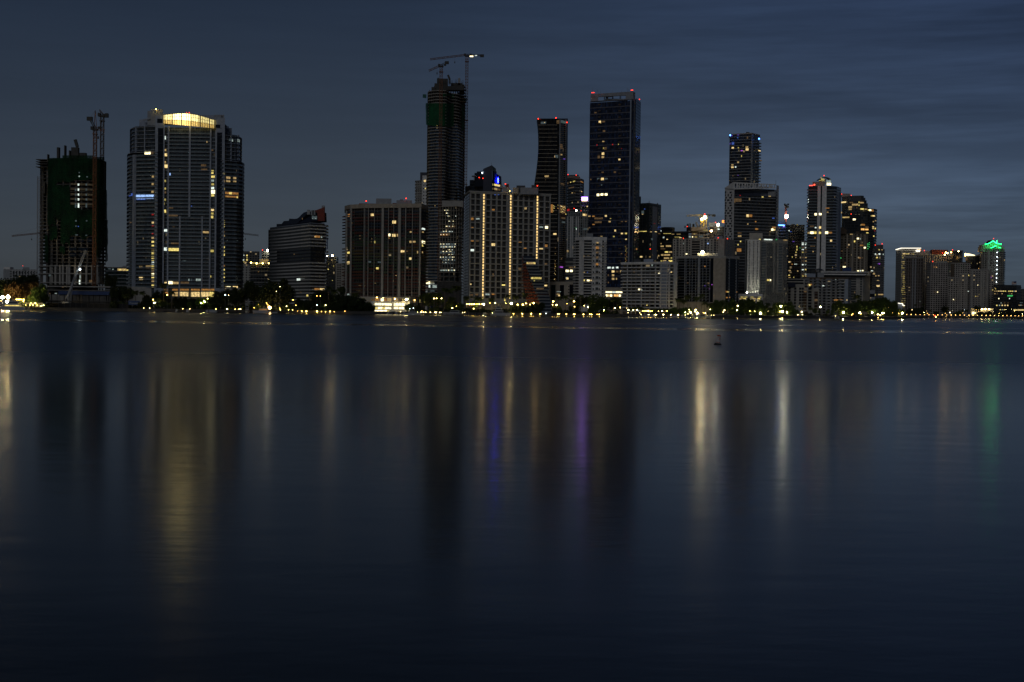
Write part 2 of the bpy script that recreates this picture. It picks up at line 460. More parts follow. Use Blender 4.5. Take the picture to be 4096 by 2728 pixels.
mul2 = g.node('ShaderNodeMix', data_type='RGBA', blend_type='MULTIPLY'); mul2.inputs[0].default_value = 1
nt.links.new(mul.outputs[2], mul2.inputs[6]); nt.links.new(cloud, mul2.inputs[7])
# a paler gap between cloud banks stands low on the right, a darker bank below it
elw = g.m('ADD', el, g.m('MULTIPLY', g.m('SUBTRACT', c2, .5), .03))
gap = g.m('MULTIPLY', g.m('MULTIPLY', g.ramp(elw, .045, .075), g.ramp(elw, .085, .14, 1, 0)), side)
bank = g.m('MULTIPLY', g.ramp(elw, .03, .055, 1, 0), side)
lift = g.m('ADD', 1.0, g.m('SUBTRACT', g.m('MULTIPLY', gap, .30), g.m('MULTIPLY', bank, .14)))
mul3 = g.node('ShaderNodeMix', data_type='RGBA', blend_type='MULTIPLY'); mul3.inputs[0].default_value = 1
nt.links.new(mul2.outputs[2], mul3.inputs[6]); nt.links.new(lift, mul3.inputs[7])
bg = g.node('ShaderNodeBackground'); nt.links.new(mul3.outputs[2], bg.inputs[0]); bg.inputs[1].default_value = SKY_STRENGTH
wo = g.node('ShaderNodeOutputWorld'); nt.links.new(bg.outputs[0], wo.inputs[0])
sl = bpy.data.lights.new('afterglow_sun', 'SUN'); sl.energy = SUN_POWER; sl.angle = math.radians(26); sl.color = (.90, .94, 1)
so = bpy.data.objects.new('afterglow_sun', sl); C.objects.link(so)
sd = Vector((math.sin(SUN_AZ) * math.cos(SUN_EL), math.cos(SUN_AZ) * math.cos(SUN_EL), math.sin(SUN_EL)))
so.rotation_euler = sd.to_track_quat('Z', 'Y').to_euler()

# ------------------------------------------------------------------ water and land
def water_mat():
    m, nt, n, l = newmat('bay_water'); g = NG(nt)
    tc = g.node('ShaderNodeTexCoord').outputs['Object']
    s = g.node('ShaderNodeSeparateXYZ'); l.new(tc, s.inputs[0])
    y = s.outputs[1]
    cb = g.node('ShaderNodeCombineXYZ'); l.new(g.m('MULTIPLY', s.outputs[0], .018), cb.inputs[0]); l.new(g.m('MULTIPLY', y, .006), cb.inputs[1])
    big = g.noise(cb.outputs[0], 1.0, 3)
    # the breeze ruffles the far water; the near water lies calm
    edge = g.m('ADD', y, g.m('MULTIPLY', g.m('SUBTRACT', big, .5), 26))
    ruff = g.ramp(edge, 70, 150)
    # slicks: long glassy bands far out, parallel to the shore
    cb2 = g.node('ShaderNodeCombineXYZ'); l.new(g.m('MULTIPLY', s.outputs[0], .0009), cb2.inputs[0]); l.new(g.m('MULTIPLY', y, .017), cb2.inputs[1])
    sl_ = g.ramp(g.noise(cb2.outputs[0], 1.0, 2), .60, .66)
    wob = g.m('MULTIPLY', g.m('SUBTRACT', g.noise(cb.outputs[0], .5, 2), .5), 70)
    d = g.m('ABSOLUTE', g.m('SUBTRACT', g.m('ADD', y, wob), g.m('ADD', 400, g.m('MULTIPLY', s.outputs[0], -.10))))
    slick = g.m('MAXIMUM', g.ramp(d, 16, 30, 1, 0), g.m('MULTIPLY', sl_, g.ramp(y, 420, 600)))
    slick = g.m('MAXIMUM', g.m('MULTIPLY', g.m('MULTIPLY', slick, ruff), .8), g.ramp(y, 1010, 1070, 0, .75))
    rf = g.mixf(ruff, .15, .29)
    rf = g.mixf(slick, rf, .10)
    # slow swell and small wavelets give the streaks their grain
    cb3 = g.node('ShaderNodeCombineXYZ'); l.new(g.m('MULTIPLY', s.outputs[0], .8), cb3.inputs[0]); l.new(g.m('MULTIPLY', y, 1.5), cb3.inputs[1])
    w1 = g.noise(cb3.outputs[0], .55, 3, .6); w2 = g.noise(cb3.outputs[0], .12, 2)
    hgt = g.m('ADD', g.m('MULTIPLY', w1, .35), g.m('MULTIPLY', w2, .9))
    bp = g.node('ShaderNodeBump'); l.new(hgt, bp.inputs['Height']); bp.inputs['Distance'].default_value = .12
    l.new(g.ramp(y, 14, 190, .19, .06), bp.inputs['Strength'])
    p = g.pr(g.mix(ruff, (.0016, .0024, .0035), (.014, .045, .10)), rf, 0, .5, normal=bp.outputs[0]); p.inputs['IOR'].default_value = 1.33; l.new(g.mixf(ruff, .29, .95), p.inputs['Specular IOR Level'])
    g.out(p)
    return m
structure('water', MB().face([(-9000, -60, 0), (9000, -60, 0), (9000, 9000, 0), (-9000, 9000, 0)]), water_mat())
SHORE = [(-1800, 1060), (0, 1098), (180, 1120), (510, 1140), (1000, 1128), (1500, 1165), (2000, 1220), (2500, 1278), (3000, 1343), (3500, 1560), (3622, 1630)]
FAR = [(3640, 2830), (4096, 2860), (6500, 3100)]
def shore(px):
    for (a, da), (b, db) in zip(SHORE, SHORE[1:]):
        if px <= b: return da + (db - da) * (px - a) / (b - a)
    return FAR[0][1] + (px - 3640) * .05
land = [(X(p, d, 1250), d) for p, d in SHORE]
west = (-3600, 1040); 
grassy = plain('ground_soil', (.07, .08, .045), .95, var=.4)
lp = [(-6000, 1000)] + land + [(X(3622, 2000, 1250) + 0, 2000), (X(3700, 2500, 1250), 2500)] + [(X(p, d, 1250), d) for p, d in FAR] + [(9000, 9000), (-9000, 9000)]
structure('ground', MB().prism(lp, -3, GZ, uv0=0), grassy)
paving = plain('promenade_paving', (.16, .15, .14), .9)
for a, b in zip(range(2), range(2)):
    pass
pr_ = MB()
for (a, da), (b, db) in zip(SHORE[5:], SHORE[6:]):
    pr_.face([(X(a, da, 1250), da + .6, GZ + .006), (X(b, db, 1250), db + .6, GZ + .006), (X(b, db, 1250), db + 7, GZ + .006), (X(a, da, 1250), da + 7, GZ + .006)])
structure('path', pr_, paving)
# the sea wall: one capped wall along the shore
sw = MB()
for (a, da), (b, db) in zip(SHORE[1:], SHORE[2:]):
    p, q = Vector((X(a, da, 1250), da, 0)), Vector((X(b, db, 1250), db, 0)); d = (q - p).normalized(); n_ = Vector((d.y, -d.x, 0))
    sw.obox(p + n_ * .5 + Vector((0, 0, -2)), q - p, -n_ * 1.1, (0, 0, GZ + 2.25))
    sw.obox(p + n_ * .75 + Vector((0, 0, GZ + .25)), q - p, -n_ * 1.6, (0, 0, .3))
swo = sw.build('sea_wall', M['dark_concrete']); tag(swo, 'dark concrete sea wall with a flat cap along the whole waterfront', 'sea wall')
sf = MB()
q0, q1 = Vector((X(3640, 2826, 1250), 2826, -2)), Vector((X(6000, 3000, 1250), 3000, -2))
sf.obox(q0, q1 - q0, (0, 3, 0), (0, 0, GZ + 2.4))
tag(sf.build('sea_wall', M['dark_concrete']), 'far low sea wall of the island behind the lamp lit causeway', 'sea wall')
# ------------------------------------------------------------------ the skyline, from left to right
def qx(k, x): return Q(k, x, 0)[0]
def qy(k, y): return Q(k, 0, y)[1]
F_APT = facade('pale_apartment_wall', (.42, .42, .42), (.02, .025, .03), 4.2, 3.1, .45, .3, .8, .03, lstr=.3)
F_FAR = facade('far_apartment_wall', (.17, .165, .16), (.015, .018, .024), 3.6, 3.2, .6, .25, .8, .04, lstr=.5)
F_FARD = facade('far_dark_wall', (.055, .06, .065), (.012, .014, .02), 3.4, 3.3, .75, .22, .85, .03, lstr=.5)
F_FARW = facade('far_white_wall', (.40, .39, .37), (.02, .022, .03), 4.0, 3.1, .42, .3, .78, .04, lstr=.6)
F_NAVY = facade('navy_curtain_wall', (.014, .018, .03), (.020, .036, .085), 1.5, 3.3, .86, .1, .97, .0, slab=(.035, .04, .06), sh=.08, dim=.003)
F_GREENGL = facade('green_curtain_wall', (.035, .045, .045), (.014, .026, .028), 1.6, 3.4, .84, .16, .96, .02, lstr=.25, slab=(.09, .1, .1), sh=.1)

# --- far left white apartment block
b = Bld('apartment_block', 'low pale apartment block with a gabled end, beyond the trees at the far left', [(14, 1900), (148, 1890)], 1078, 20)
b.body(F_APT)
b.panel(14, 1078, 40, 1112, M['grey_paint'], 'gable_bay', .4, .4)
MB().prism([(X(14, 1899), 1899), (X(40, 1899), 1899), (X(40, 1899), 1912), (X(14, 1899), 1912)], b.zt, b.zt + 3).build('gable', M['white_paint'], b.root)
b.roofbox(92, 118, 1069, 1078, 1892, M['grey_paint'])
b.beacon(91, 1063, 1893)
us = [b.hit(q, 1090)[1] for q in (28, 52, 62, 76, 86, 97, 108, 121, 131, 143)]
b.grid(0, us, [b.z(1093), b.z(1104), b.z(1115)], 2.2, 1.5, M['dark_glass'])

# --- tower under construction wrapped in green netting
b = Bld('tower_under_construction', 'unfinished tower wrapped in dark green safety netting behind a white mobile crane',
        [(159, 1216), (176, 1206), (196, 1202), (215, 1192), (300, 1186), (392, 1192), (410, 1204), (424, 1216)], 628, 34)
cs = M['concrete']; dk = M['dark_concrete']
inner = [p + Vector((0, 7)) for p in b.pts]
zt = b.zt
MB().prism(b.offset(-6), GZ, zt - 4).build('core_wall', dk, b.root)
zs = b.floors(31, 30, zt - 1)
b.slabs(zs, 0, .45, cs)
for px in (165, 185, 203, 226, 250, 276, 300, 326, 350, 374, 396, 418):
    b.pierpx(px - 3, px + 3, 650, 1138, -.6, M['concrete'], 'column', back=1.2)
for px in (203, 222, 240, 252, 268, 277, 300, 322, 345, 368, 388, 405):   # tall columns over the podium
    b.pierpx(px - 3.5, px + 3.5, 1060, 1138, .3, M['pale_concrete'], 'tall_column', back=1.2)
b.slabs([b.z(1065), b.z(1096), b.z(1132)], .8, .7, M['pale_concrete'], 'transfer_slab')
# stubs of walls and steel above the last deck
for k, (x0, x1, yt, yb) in enumerate(((294, 303, 640, 690), (383, 397, 403, 466), (432, 440, 390, 466), (464, 472, 424, 462), (480, 527, 403, 462), (536, 578, 440, 462), (318, 324, 450, 480))):
    a, yy0 = Q(1, x0, yt); c, yy1 = Q(1, x1, yb)
    MB().box(X(a, 1200, 600), X(c, 1200, 600), 1200, 1204, Z(a, yy1, 1200) - 3, Z(a, yy0, 1200)).build('wall_stub' if k != 4 else 'core_head', dk, b.root)
pb = MB(); p0, p1, p2 = P(*Q(1, 525, 460), 1199), P(*Q(1, 522, 400), 1199), P(*Q(1, 507, 352), 1199)
pb.bar(p0, p1, 1.5).bar(p1, p2, 2.2); pb.build('concrete_boom', dk, b.root)
# edge decks stepping out at the left
for yy in (490, 505, 520, 540):
    q = Q(1, 252, yy); q2 = Q(1, 330, yy)
    MB().box(X(q[0], 1204, 650), X(q2[0], 1204, 650), 1200, 1212, Z(q[0], q[1], 1204), Z(q[0], q[1], 1204) + .5).build('edge_deck', dk, b.root)
# the green sheets
m_, nt_, n_, l_ = newmat('green_netting'); g_ = NG(nt_)
tc_ = g_.node('ShaderNodeTexCoord').outputs['Object']
f_ = g_.noise(tc_, .12, 4); f2_ = g_.noise(tc_, 1.1, 2)
pr2 = g_.pr(g_.mix(g_.ramp(f_, .3, .7), (.003, .017, .008), (.005, .048, .018)), .8, 0, .2, alpha=g_.ramp(f2_, .3, .6, .72, .98))
g_.out(pr2); M['net'] = m_
def net(bl, i0, px0, px1, y0, y1, out=1.2, rag=0.0, amp=.8, name='safety_net', cols=14, mat=None):
    mb = MB(); rows = 14; pts = {}
    for c in range(cols + 1):
        px = px0 + (px1 - px0) * c / cols
        for r in range(rows + 1):
            ye = y1 + rag * (mnoise.noise(Vector((px * .06, y1 * .1, 3))) * 1.5)
            py = y0 + (ye - y0) * r / rows
            i, u, z = bl.hit(px, py)
            o = out + amp * mnoise.noise(Vector((px * .09, py * .03, 1.7))) + .25 * mnoise.noise(Vector((px * .4, py * .2, 5)))
            pts[c, r] = bl.at(i, u, z, o)
    for c in range(cols):
        for r in range(rows): mb.face([pts[c, r], pts[c + 1, r], pts[c + 1, r + 1], pts[c, r + 1]])
    o = mb.build(name, mat or M['net'], bl.root)
    for p in o.data.polygons: p.use_smooth = True
    return o
net(b, 0, 197, 252, 632, 730, rag=10); net(b, 0, 252, 300, 622, 728, rag=8); net(b, 0, 300, 372, 622, 720, rag=6); net(b, 0, 372, 410, 628, 760, rag=20)
net(b, 0, 197, 225, 728, 905, rag=18); net(b, 0, 222, 246, 740, 880, 1.5, rag=14); net(b, 0, 246, 282, 742, 985, 1.3, rag=24); net(b, 0, 282, 312, 820, 935, 1.1, rag=12)
net(b, 0, 312, 372, 838, 945, 1.1, rag=12); net(b, 0, 372, 422, 760, 1010, 1.3, rag=24); net(b, 0, 204, 232, 905, 958, 1.6, rag=10); net(b, 0, 184, 200, 940, 1052, 1.6, rag=6)
net(b, 0, 244, 265, 985, 1010, 1.6, rag=10); net(b, 0, 412, 424, 880, 1052, 1.6, rag=10)
for x, y, w, h, t in ((478, 1022, 28, 24, 'k'), (548, 1030, 36, 22, 'k'), (606, 1030, 36, 22, 'k'), (490, 1088, 50, 26, 'k'), (560, 1090, 60, 26, 'k'), (490, 1128, 50, 26, 'k'), (555, 1130, 50, 24, 'k')):
    q0, q1 = Q(1, x - w / 2, y - h / 2), Q(1, x + w / 2, y + h / 2)
    b.panel(*q0, *q1, M['blue_glass'], 'glazing', -.1, .1)
for k, y in enumerate((652, 686, 720, 752, 785)):                     # work lamps burning on the open floors
    for x, t in ((510, 'k'), (529, 'C'), (582, 'k')):
        if x == 510 and k == 0: continue
        q0, q1 = Q(1, x - (3.4 if t == 'c' else 5), y - 3), Q(1, x + (3.4 if t == 'c' else 5), y + (11 if k < 4 else 26))
        b.panel(*q0, *q1, TONE[t], 'work_light', 1.7, .2)
    q0, q1 = Q(1, 476, y - 4), Q(1, 628, y + 8); b.panel(*q0, *q1, TONE['e'], 'lit_ceiling', 1.2, .1)
b.lits(1, [(534, 575, 8, 8, 'k'), (534, 600, 9, 9, 'c'), (587, 604, 10, 8, 'k'), (512, 900, 10, 10, 'k'), (512, 936, 8, 8, 'k'), (528, 938, 6, 6, 'b'), (516, 995, 18, 7, 'k'), (584, 900, 10, 8, 'k'), (582, 998, 12, 7, 'k')], 'work_light', 1.6)
b.lits(1, [(539, 1196, 5, 18, 'c'), (540, 1276, 6, 24, 'c'), (537, 1313, 9, 30, 'C'), (340, 1268, 12, 12, 'k'), (612, 1310, 22, 22, 'd')], 'work_light', .6)
# podium with its thicket of props, blue screen on top
for yy, t in ((1342, 'pale_concrete'), (1368, 'concrete'), (1440, 'dark_concrete')):
    q0, q1 = Q(1, 312, yy - 3), Q(1, 752, yy + 3); z_ = Z(250, q0[1], 1175)
    MB().box(X(q0[0], 1175), X(q1[0], 1175), 1172, 1200, z_ - .8, z_).build('podium_slab', M[t], b.root)
MB().box(X(qx(1, 316), 1180), X(qx(1, 748), 1180), 1181, 1199, GZ, Z(250, qy(1, 1368), 1180)).build('podium_wall', dk, b.root)
q0 = Q(1, 395, 1372); z0_, z1_ = Z(300, qy(1, 1398), 1172), Z(300, qy(1, 1374), 1172)
MB().box(X(q0[0], 1171.8), X(qx(1, 755), 1171.8), 1171.4, 1171.8, z0_, z1_).build('blue_screen', M['blue_sheet'], b.root)
x_ = 318
while x_ < 745:
    a = X(qx(1, x_), 1174)
    MB().box(a, a + .7, 1173, 1174, GZ, Z(250, qy(1, 1398), 1174)).build('prop', M['pale_concrete' if x_ < 480 else 'concrete'], b.root)
    x_ += R.choice((8, 10, 12, 15))
b.lits(1, [(441, 1391, 14, 5, 'c'), (553, 1393, 18, 7, 'c'), (600, 1394, 4, 8, 'c'), (374, 1390, 6, 4, 'd'), (400, 1392, 8, 5, 'd'), (488, 1348, 10, 10, 'd')], 'work_light', 13)
# hoist mast climbing the left edge
h = MB(); ax, ay = X(153.5, 1212, 900), 1212
zA, zB = GZ, Z(153, 704, 1212)
for dx in (-1.1, 1.1):
    for dy in (0, 2): h.bar((ax + dx, ay + dy, zA), (ax + dx, ay + dy, zB), .28)
z_ = zA
while z_ < zB - 2.4:
    h.bar((ax - 1.1, ay, z_), (ax + 1.1, ay, z_ + 2.4), .2).bar((ax - 1.1, ay, z_), (ax + 1.1, ay, z_), .2); z_ += 2.4
h.build('hoist_mast', M['steel'], b.root)

# --- low glass block between the two left towers
b = Bld('office_block', 'low glass block with a lit top floor, between the netted tower and the curved tower', [(420, 1500), (522, 1490)], 1070, 25)
b.body(F_GREENGL); b.slabs(b.floors(11)[3:], .5, .5, M['grey_paint'])
b.lits(1, [(812, 1230, 18, 10, 'Y'), (840, 1231, 16, 10, 'Y'), (862, 1232, 14, 10, 'Y'), (765, 1227, 8, 7, 'c'), (742, 1224, 20, 5, 'k'), (826, 1229, 60, 14, 'w')], 'lit_window', .8)
b.roofbox(490, 510, 1063, 1070, 1495, M['grey_paint'], 6)

# --- the broad curved condominium with the lit crown
F_CONDO = facade('condo_glass', (.10, .115, .13), (.030, .042, .055), 1.35, 3.15, .80, .10, .90, .006, lstr=.12, mull=0, dim=.004)
b = D_ = Bld('curved_tower', 'broad white curved tower with a brightly lit glass crown and dark vertical strips', [(656, 1208), (862, 1208)], 505, 30)
rt = b.root
ztop, wp = b.zt, M['pale_blue_paint']
nfl = 43; zs = b.floors(nfl, b.z(1152), b.z(522))
b.body(F_CONDO, z1=b.z(510))
# centre bay slabs, one per storey between the slots
i0, uL, _ = b.hit(674, 850); _, uR, _ = b.hit(842, 850)
b.balcony(0, uL, uR, zs[:-1], 1.5, .34, wp, 1.0, M['rail_glass'])
for x0, x1, yt, yb, out in ((671, 677, 506, 1196, 1.75), (839, 845, 516, 1196, 1.75), (756.5, 764, 506, 868, 1.75), (717, 723, 864, 1196, 1.75), (806.5, 812, 866, 1196, 1.75)):
    b.pierpx(x0, x1, yt, yb, out, wp)
b.pierpx(654, 657, 506, 1196, 1.9, wp); b.pierpx(861, 866, 520, 1196, 1.9, wp)
uA, uB = b.hit(657, 800)[1], b.hit(671, 800)[1]; b.balcony(0, uA, uB, zs[:-1], .35, .4, wp, name='slot_slab')
uA, uB = b.hit(845, 800)[1], b.hit(861, 800)[1]; b.balcony(0, uA, uB, zs[:-2], .35, .4, wp, name='slot_slab')
# dark strips and their white shafts
sl = Bld('x', '', [(619, 1205), (657, 1205)], 462, 26, root=rt); sl.body(M['pale_blue_paint'], name='shaft')
sr = Bld('x', '', [(862, 1205), (897, 1205)], 470, 26, root=rt); sr.body(M['pale_blue_paint'], name='shaft')
for bb, x0, x1, y0 in ((sl, 630, 651, 512), (sr, 866, 886, 530)):
    bb.panel(x0, y0, x1, 1152, M['dark_glass'], 'dark_strip', .2, .2)
    for k in range(0, nfl, 2): bb.panel(x0, 512 + k * 15.1, x1, 513 + k * 15.1, M['dark_paint'], 'strip_joint', .3, .2)
sl.panel(629, 475, 650, 492, M['dark_glass'], 'dark_opening', .2, .2); sr.panel(862, 498, 881, 511, M['dark_glass'], 'dark_opening', .2, .2)
# wings with rounded ends
def arc(xa, xb, Da, Db, n=6, left=True):
    r = []
    for k in range(n + 1):
        t = k / n * math.pi / 2
        if left: r.append((xb - (xb - xa) * math.cos(t), Da - (Da - Db) * math.sin(t)))
        else: r.append((xa + (xb - xa) * math.sin(t), Db + (Da - Db) * (1 - math.cos(t))))
    return r
for side, plan_lo, plan_hi, ytop_lo, ytop_hi in (
        ('l', arc(514, 548, 1236, 1212, 5) + [(619, 1206)], arc(524, 556, 1234, 1213, 5) + [(619, 1207)], 616, 502),
        ('r', [(888, 1206)] + arc(930, 968, 1236, 1212, 5, False), [(888, 1207)] + arc(925, 959, 1234, 1213, 5, False), 650, 535)):
    lo = Bld('x', '', plan_lo, ytop_lo, 20, root=rt); hi = Bld('x', '', plan_hi, ytop_hi, 20, root=rt)
    lo.body(F_CONDO, name='wing_wall'); hi.body(F_CONDO, z0=lo.zt, name='wing_wall')
    n1 = round((lo.zt - zs[0]) / 3.15)
    lo.slabs([zs[0] + 3.18 * k for k in range(n1 + 1)], 1.6, .34, wp, 'balcony'); hi.slabs([lo.zt + 3.2 * (k + 1) for k in range(int((hi.zt - lo.zt) / 3.2))], 1.4, .34, wp, 'balcony')
    me = None
    for k in range(n1): 
        if me is None:
            mb = MB(); pts = lo.offset(1.5)[:len(lo.pts)]; o_ = rt.location
            for p, q in zip(pts, pts[1:]):
                mb.face([(p.x - o_.x, p.y - o_.y, .42), (q.x - o_.x, q.y - o_.y, .42), (q.x - o_.x, q.y - o_.y, 1.4), (p.x - o_.x, p.y - o_.y, 1.4)])
            me = mb.mesh('balcony_railing', M['rail_glass'])
        put('balcony_railing', me, rt, (0, 0, zs[0] + 3.18 * k - rt.location.z))
    if side == 'l':
        lo.pierpx(537, 544, 620, 1152, 1.9, wp)
        for xx in (545, 580): hi.pierpx(xx, xx + 3, 505, 612, 1.2, wp)
        WL, WLh = lo, hi
    else:
        lo.pierpx(961, 965, 650, 1152, 1.6, M['navy_paint'])
        for xx in (921, 948): hi.pierpx(xx, xx + 3, 540, 645, 1.2, wp)
        WR, WRh = lo, hi
MB().box(X(512, 1212), X(655, 1212), 1207, 1230, GZ, zs[0] + .5).build('podium', M['pale_concrete'], rt)
MB().box(X(862, 1212), X(966, 1212), 1207, 1230, GZ, zs[0] + .5).build('podium', M['pale_concrete'], rt)
# roof blocks either side of the crown
for x0, x1, yt, yb, D in ((590, 603, 443, 500, 1212), (603, 652, 437, 500, 1209), (652, 760, 460, 490, 1222), (857, 885, 459, 520, 1209), (885, 897, 459, 530, 1212), (770, 860, 460, 490, 1224), (557, 590, 478, 502, 1216), (897, 915, 505, 535, 1216), (915, 928, 512, 536, 1218)):
    b.roofbox(x0, x1, yt, yb, D, M['grey_paint'] if D < 1215 else M['pale_blue_paint'], 14)
for x0, y0, x1, y1 in ((572, 480, 600, 474), (900, 500, 912, 512)):
    MB().bar(P(x0, y0, 1211), P(x1, y1, 1211), 1.2).build('roof_fin', M['pale_blue_paint'], rt)
# crown: glass hall under a bowed roof, its mullions and the lit back wall
CROWN = {float(k): (emis('crown_lower_%s' % n_, (1, .66, .18), a, True), emis('crown_upper_%s' % n_, (1, .82, .32), c, True)) for k, n_, a, c in ((0, 'brightest', 2.4, 4.8), (1, 'bright', 1.8, 3.8), (2, 'medium', 1.0, 2.0), (3, 'dim', .6, 1.0))}
cr = MB(); n = 22; D = 1203.5
def ctop(px): t = (px - 652) / 205; return 458.5 - 7.5 * math.sin(math.pi * min(1, t * 1.05)) + 22 * max(0, t - .35) ** 1.6 * 1.75
def cbot(px): return 493 + 20 * (px - 652) / 205
for k in range(n):
    xa, xb = 652 + 205 * k / n, 652 + 205 * (k + 1) / n
    mat = CROWN[min(abs(k - 7.5), 8) // 2.2]
    for f0, f1, up in ((0, .42, 0), (.42, 1, 1)):
        ya0, ya1, yb0, yb1 = (cbot(q) + (ctop(q) - cbot(q)) * f for q in (xa, xb) for f in (f0, f1))
        MB().face([P(xa, ya0, D), P(xb, yb0, D), P(xb, yb1, D), P(xa, ya1, D)]).build('lit_window', mat[up], rt)
mm = MB()
for k in range(n + 1):
    xa = 652 + 205 * k / n; mm.bar(P(xa, cbot(xa), D - .5), P(xa, ctop(xa), D - .5), .75 if k % 4 == 0 else .3)
for fr in (.3, .62):
    for k in range(n):
        xa, xb = 652 + 205 * k / n, 652 + 205 * (k + 1) / n
        mm.bar(P(xa, ctop(xa) + (cbot(xa) - ctop(xa)) * fr, D - .5), P(xb, ctop(xb) + (cbot(xb) - ctop(xb)) * fr, D - .5), .22)
mm.build('crown_mullions', M['tan_paint'], rt)
rf = MB()
for k in range(n):
    xa, xb = 652 + 205 * k / n, 652 + 205 * (k + 1) / n
    pa, pb_ = P(xa, ctop(xa) - 1, D - 2), P(xb, ctop(xb) - 1, D - 2)
    rf.face([pa, pb_, pb_ + Vector((0, 22, 0)), pa + Vector((0, 22, 0))]); rf.face([pa - Vector((0, 0, .7)), pb_ - Vector((0, 0, .7)), pb_, pa])
rf.build('crown_roof', M['grey_paint'], rt)
b.beacon(746, 451, 1206); b.beacon(757, 450.5, 1206)
MB().ball(P(624, 437, 1206), .32, 7, 5).build('roof_lamp', M['lamp_yellow'], rt)
# rooms with the lights on
b.lits(2, [(374, 270, 18, 24, 'C'), (378, 358, 16, 14, 'w'), (379, 392, 26, 20, 'W'), (375, 445, 16, 16, 'w'), (381, 473, 32, 24, 'W'), (375, 578, 17, 14, 'y'), (375, 632, 17, 14, 'y'), (376, 660, 17, 14, 'd'), (375, 712, 16, 14, 'y'),
           (370, 740, 8, 16, 'y'), (375, 793, 18, 22, 'Y'), (393, 800, 12, 16, 'd'), (413, 530, 8, 16, 'B'), (436, 824, 64, 12, 'd'), (380, 930, 26, 16, 'C'), (400, 930, 8, 10, 'd'), (384, 1063, 32, 22, 'C'), (438, 1066, 74, 20, 'Y'),
           (664, 943, 52, 14, 'w'), (710, 1076, 28, 16, 'y'), (615, 1282, 34, 16, 'c'), (418, 1302, 30, 20, 'X'), (452, 1304, 44, 16, 'w'), (382, 1302, 16, 10, 'W'), (702, 1258, 8, 14, 'y'), (652, 468, 36, 14, 'd'), (656, 496, 44, 10, 'd'), (518, 1302, 60, 14, 'd'),
           (676, 300, 8, 10, 'w'), (548, 1282, 6, 14, 'c'), (515, 1147, 26, 6, 'k'), (566, 757, 6, 6, 'b'), (640, 1282, 10, 14, 'd'), (440, 905, 16, 4, 'd'), (565, 1282, 5, 14, 'k'), (450, 1022, 60, 10, 'd'), (420, 770, 30, 6, 'd')], out=1.65)
b.lits(2, [(713, 505, 16, 10, 'y'), (713, 521, 14, 10, 'Y'), (716, 547, 26, 15, 'Y'), (714, 575, 20, 14, 'c'), (714, 601, 20, 14, 'y'), (714, 628, 22, 16, 'C'), (716, 655, 30, 26, 'X'), (714, 680, 24, 14, 'Y'), (714, 784, 20, 14, 'W'), (713, 809, 16, 13, 'y'), (711, 834, 16, 17, 'Y'), (712, 358, 16, 10, 'd')], out=.7)
sl_lit = WL
WLh.lits(2, [(256, 380, 42, 22, 'X'), (288, 380, 20, 26, 'd')], out=1.2)
WL.lits(2, [(206, 688, 62, 38, 'B'), (270, 690, 58, 30, 'B'), (140, 676, 26, 16, 'b'), (210, 708, 60, 8, 'b'), (208, 1191, 24, 12, 'w'), (266, 1190, 44, 18, 'w'), (209, 1272, 26, 20, 'W'), (294, 548, 14, 16, 'w'), (292, 600, 14, 14, 'w'), (292, 655, 16, 14, 'w'), (293, 815, 14, 12, 'r'), (293, 873, 14, 14, 'W'), (293, 895, 12, 10, 'r'), (292, 950, 12, 12, 'r'), (140, 870, 14, 14, 'd')] +
        [(293, y, 17, 19, t) for y, t in ((980, 'w'), (1007, 'Y'), (1033, 'Y'), (1058, 'd'), (1085, 'Y'), (1111, 'y'), (1137, 'Y'), (1163, 'C'), (1191, 'Y'), (1220, 'w'), (1245, 'X'), (1272, 'Y'), (1297, 'w'), (1326, 'Y'))], out=1.3)
WRh.lits(2, [(852, 288, 8, 18, 'c'), (890, 290, 14, 18, 'c'), (835, 285, 20, 14, 'k')], out=1.2)
WR.lits(2, [(820, 566, 28, 38, 'w'), (868, 568, 20, 36, 'w'), (845, 675, 92, 40, 'a'), (836, 664, 20, 18, 'Y'), (880, 690, 8, 18, 'Y'), (812, 686, 12, 10, 'Y'), (822, 1337, 28, 16, 'X'), (872, 1337, 34, 20, 'W'), (803, 1337, 12, 18, 'w'), (812, 1005, 6, 10, 'c'), (880, 1005, 8, 8, 'k')] +
        [(789, y, 10, 18, t) for y, t in ((528, 'y'), (580, 'w'), (633, 'y'), (868, 'y'), (896, 'Y'), (945, 'd'), (972, 'w'), (1052, 'Y'), (1080, 'y'), (1103, 'Y'), (1178, 'a'), (1206, 'Y'), (1232, 'y'), (1258, 'Y'), (1284, 'y'))], out=1.4)
# lobby glazing
for x0, x1, t in ((366, 398, 'a'), (430, 470, 'w'), (484, 546, 'W'), (563, 626, 'W'), (637, 692, 'W'), (694, 730, 'Y')):
    q0, q1 = Q(2, x0, 1368), Q(2, x1, 1398 if x1 < 560 else 1402); b.panel(*q0, *q1, TONE[t], 'lobby_window', 1.9, .2)
    q0, q1 = Q(2, x0, 1346), Q(2, x1, 1358); b.panel(*q0, *q1, TONE['a' if x0 > 400 else 'd'], 'lobby_window', 1.9, .2)
lm = MB()
for x in range(486, 730, 11):
    lm.bar(P(*Q(2, x, 1366), 1205), P(*Q(2, x, 1402), 1205), .25)
lm.build('lobby_mullions', M['dark_paint'], rt)

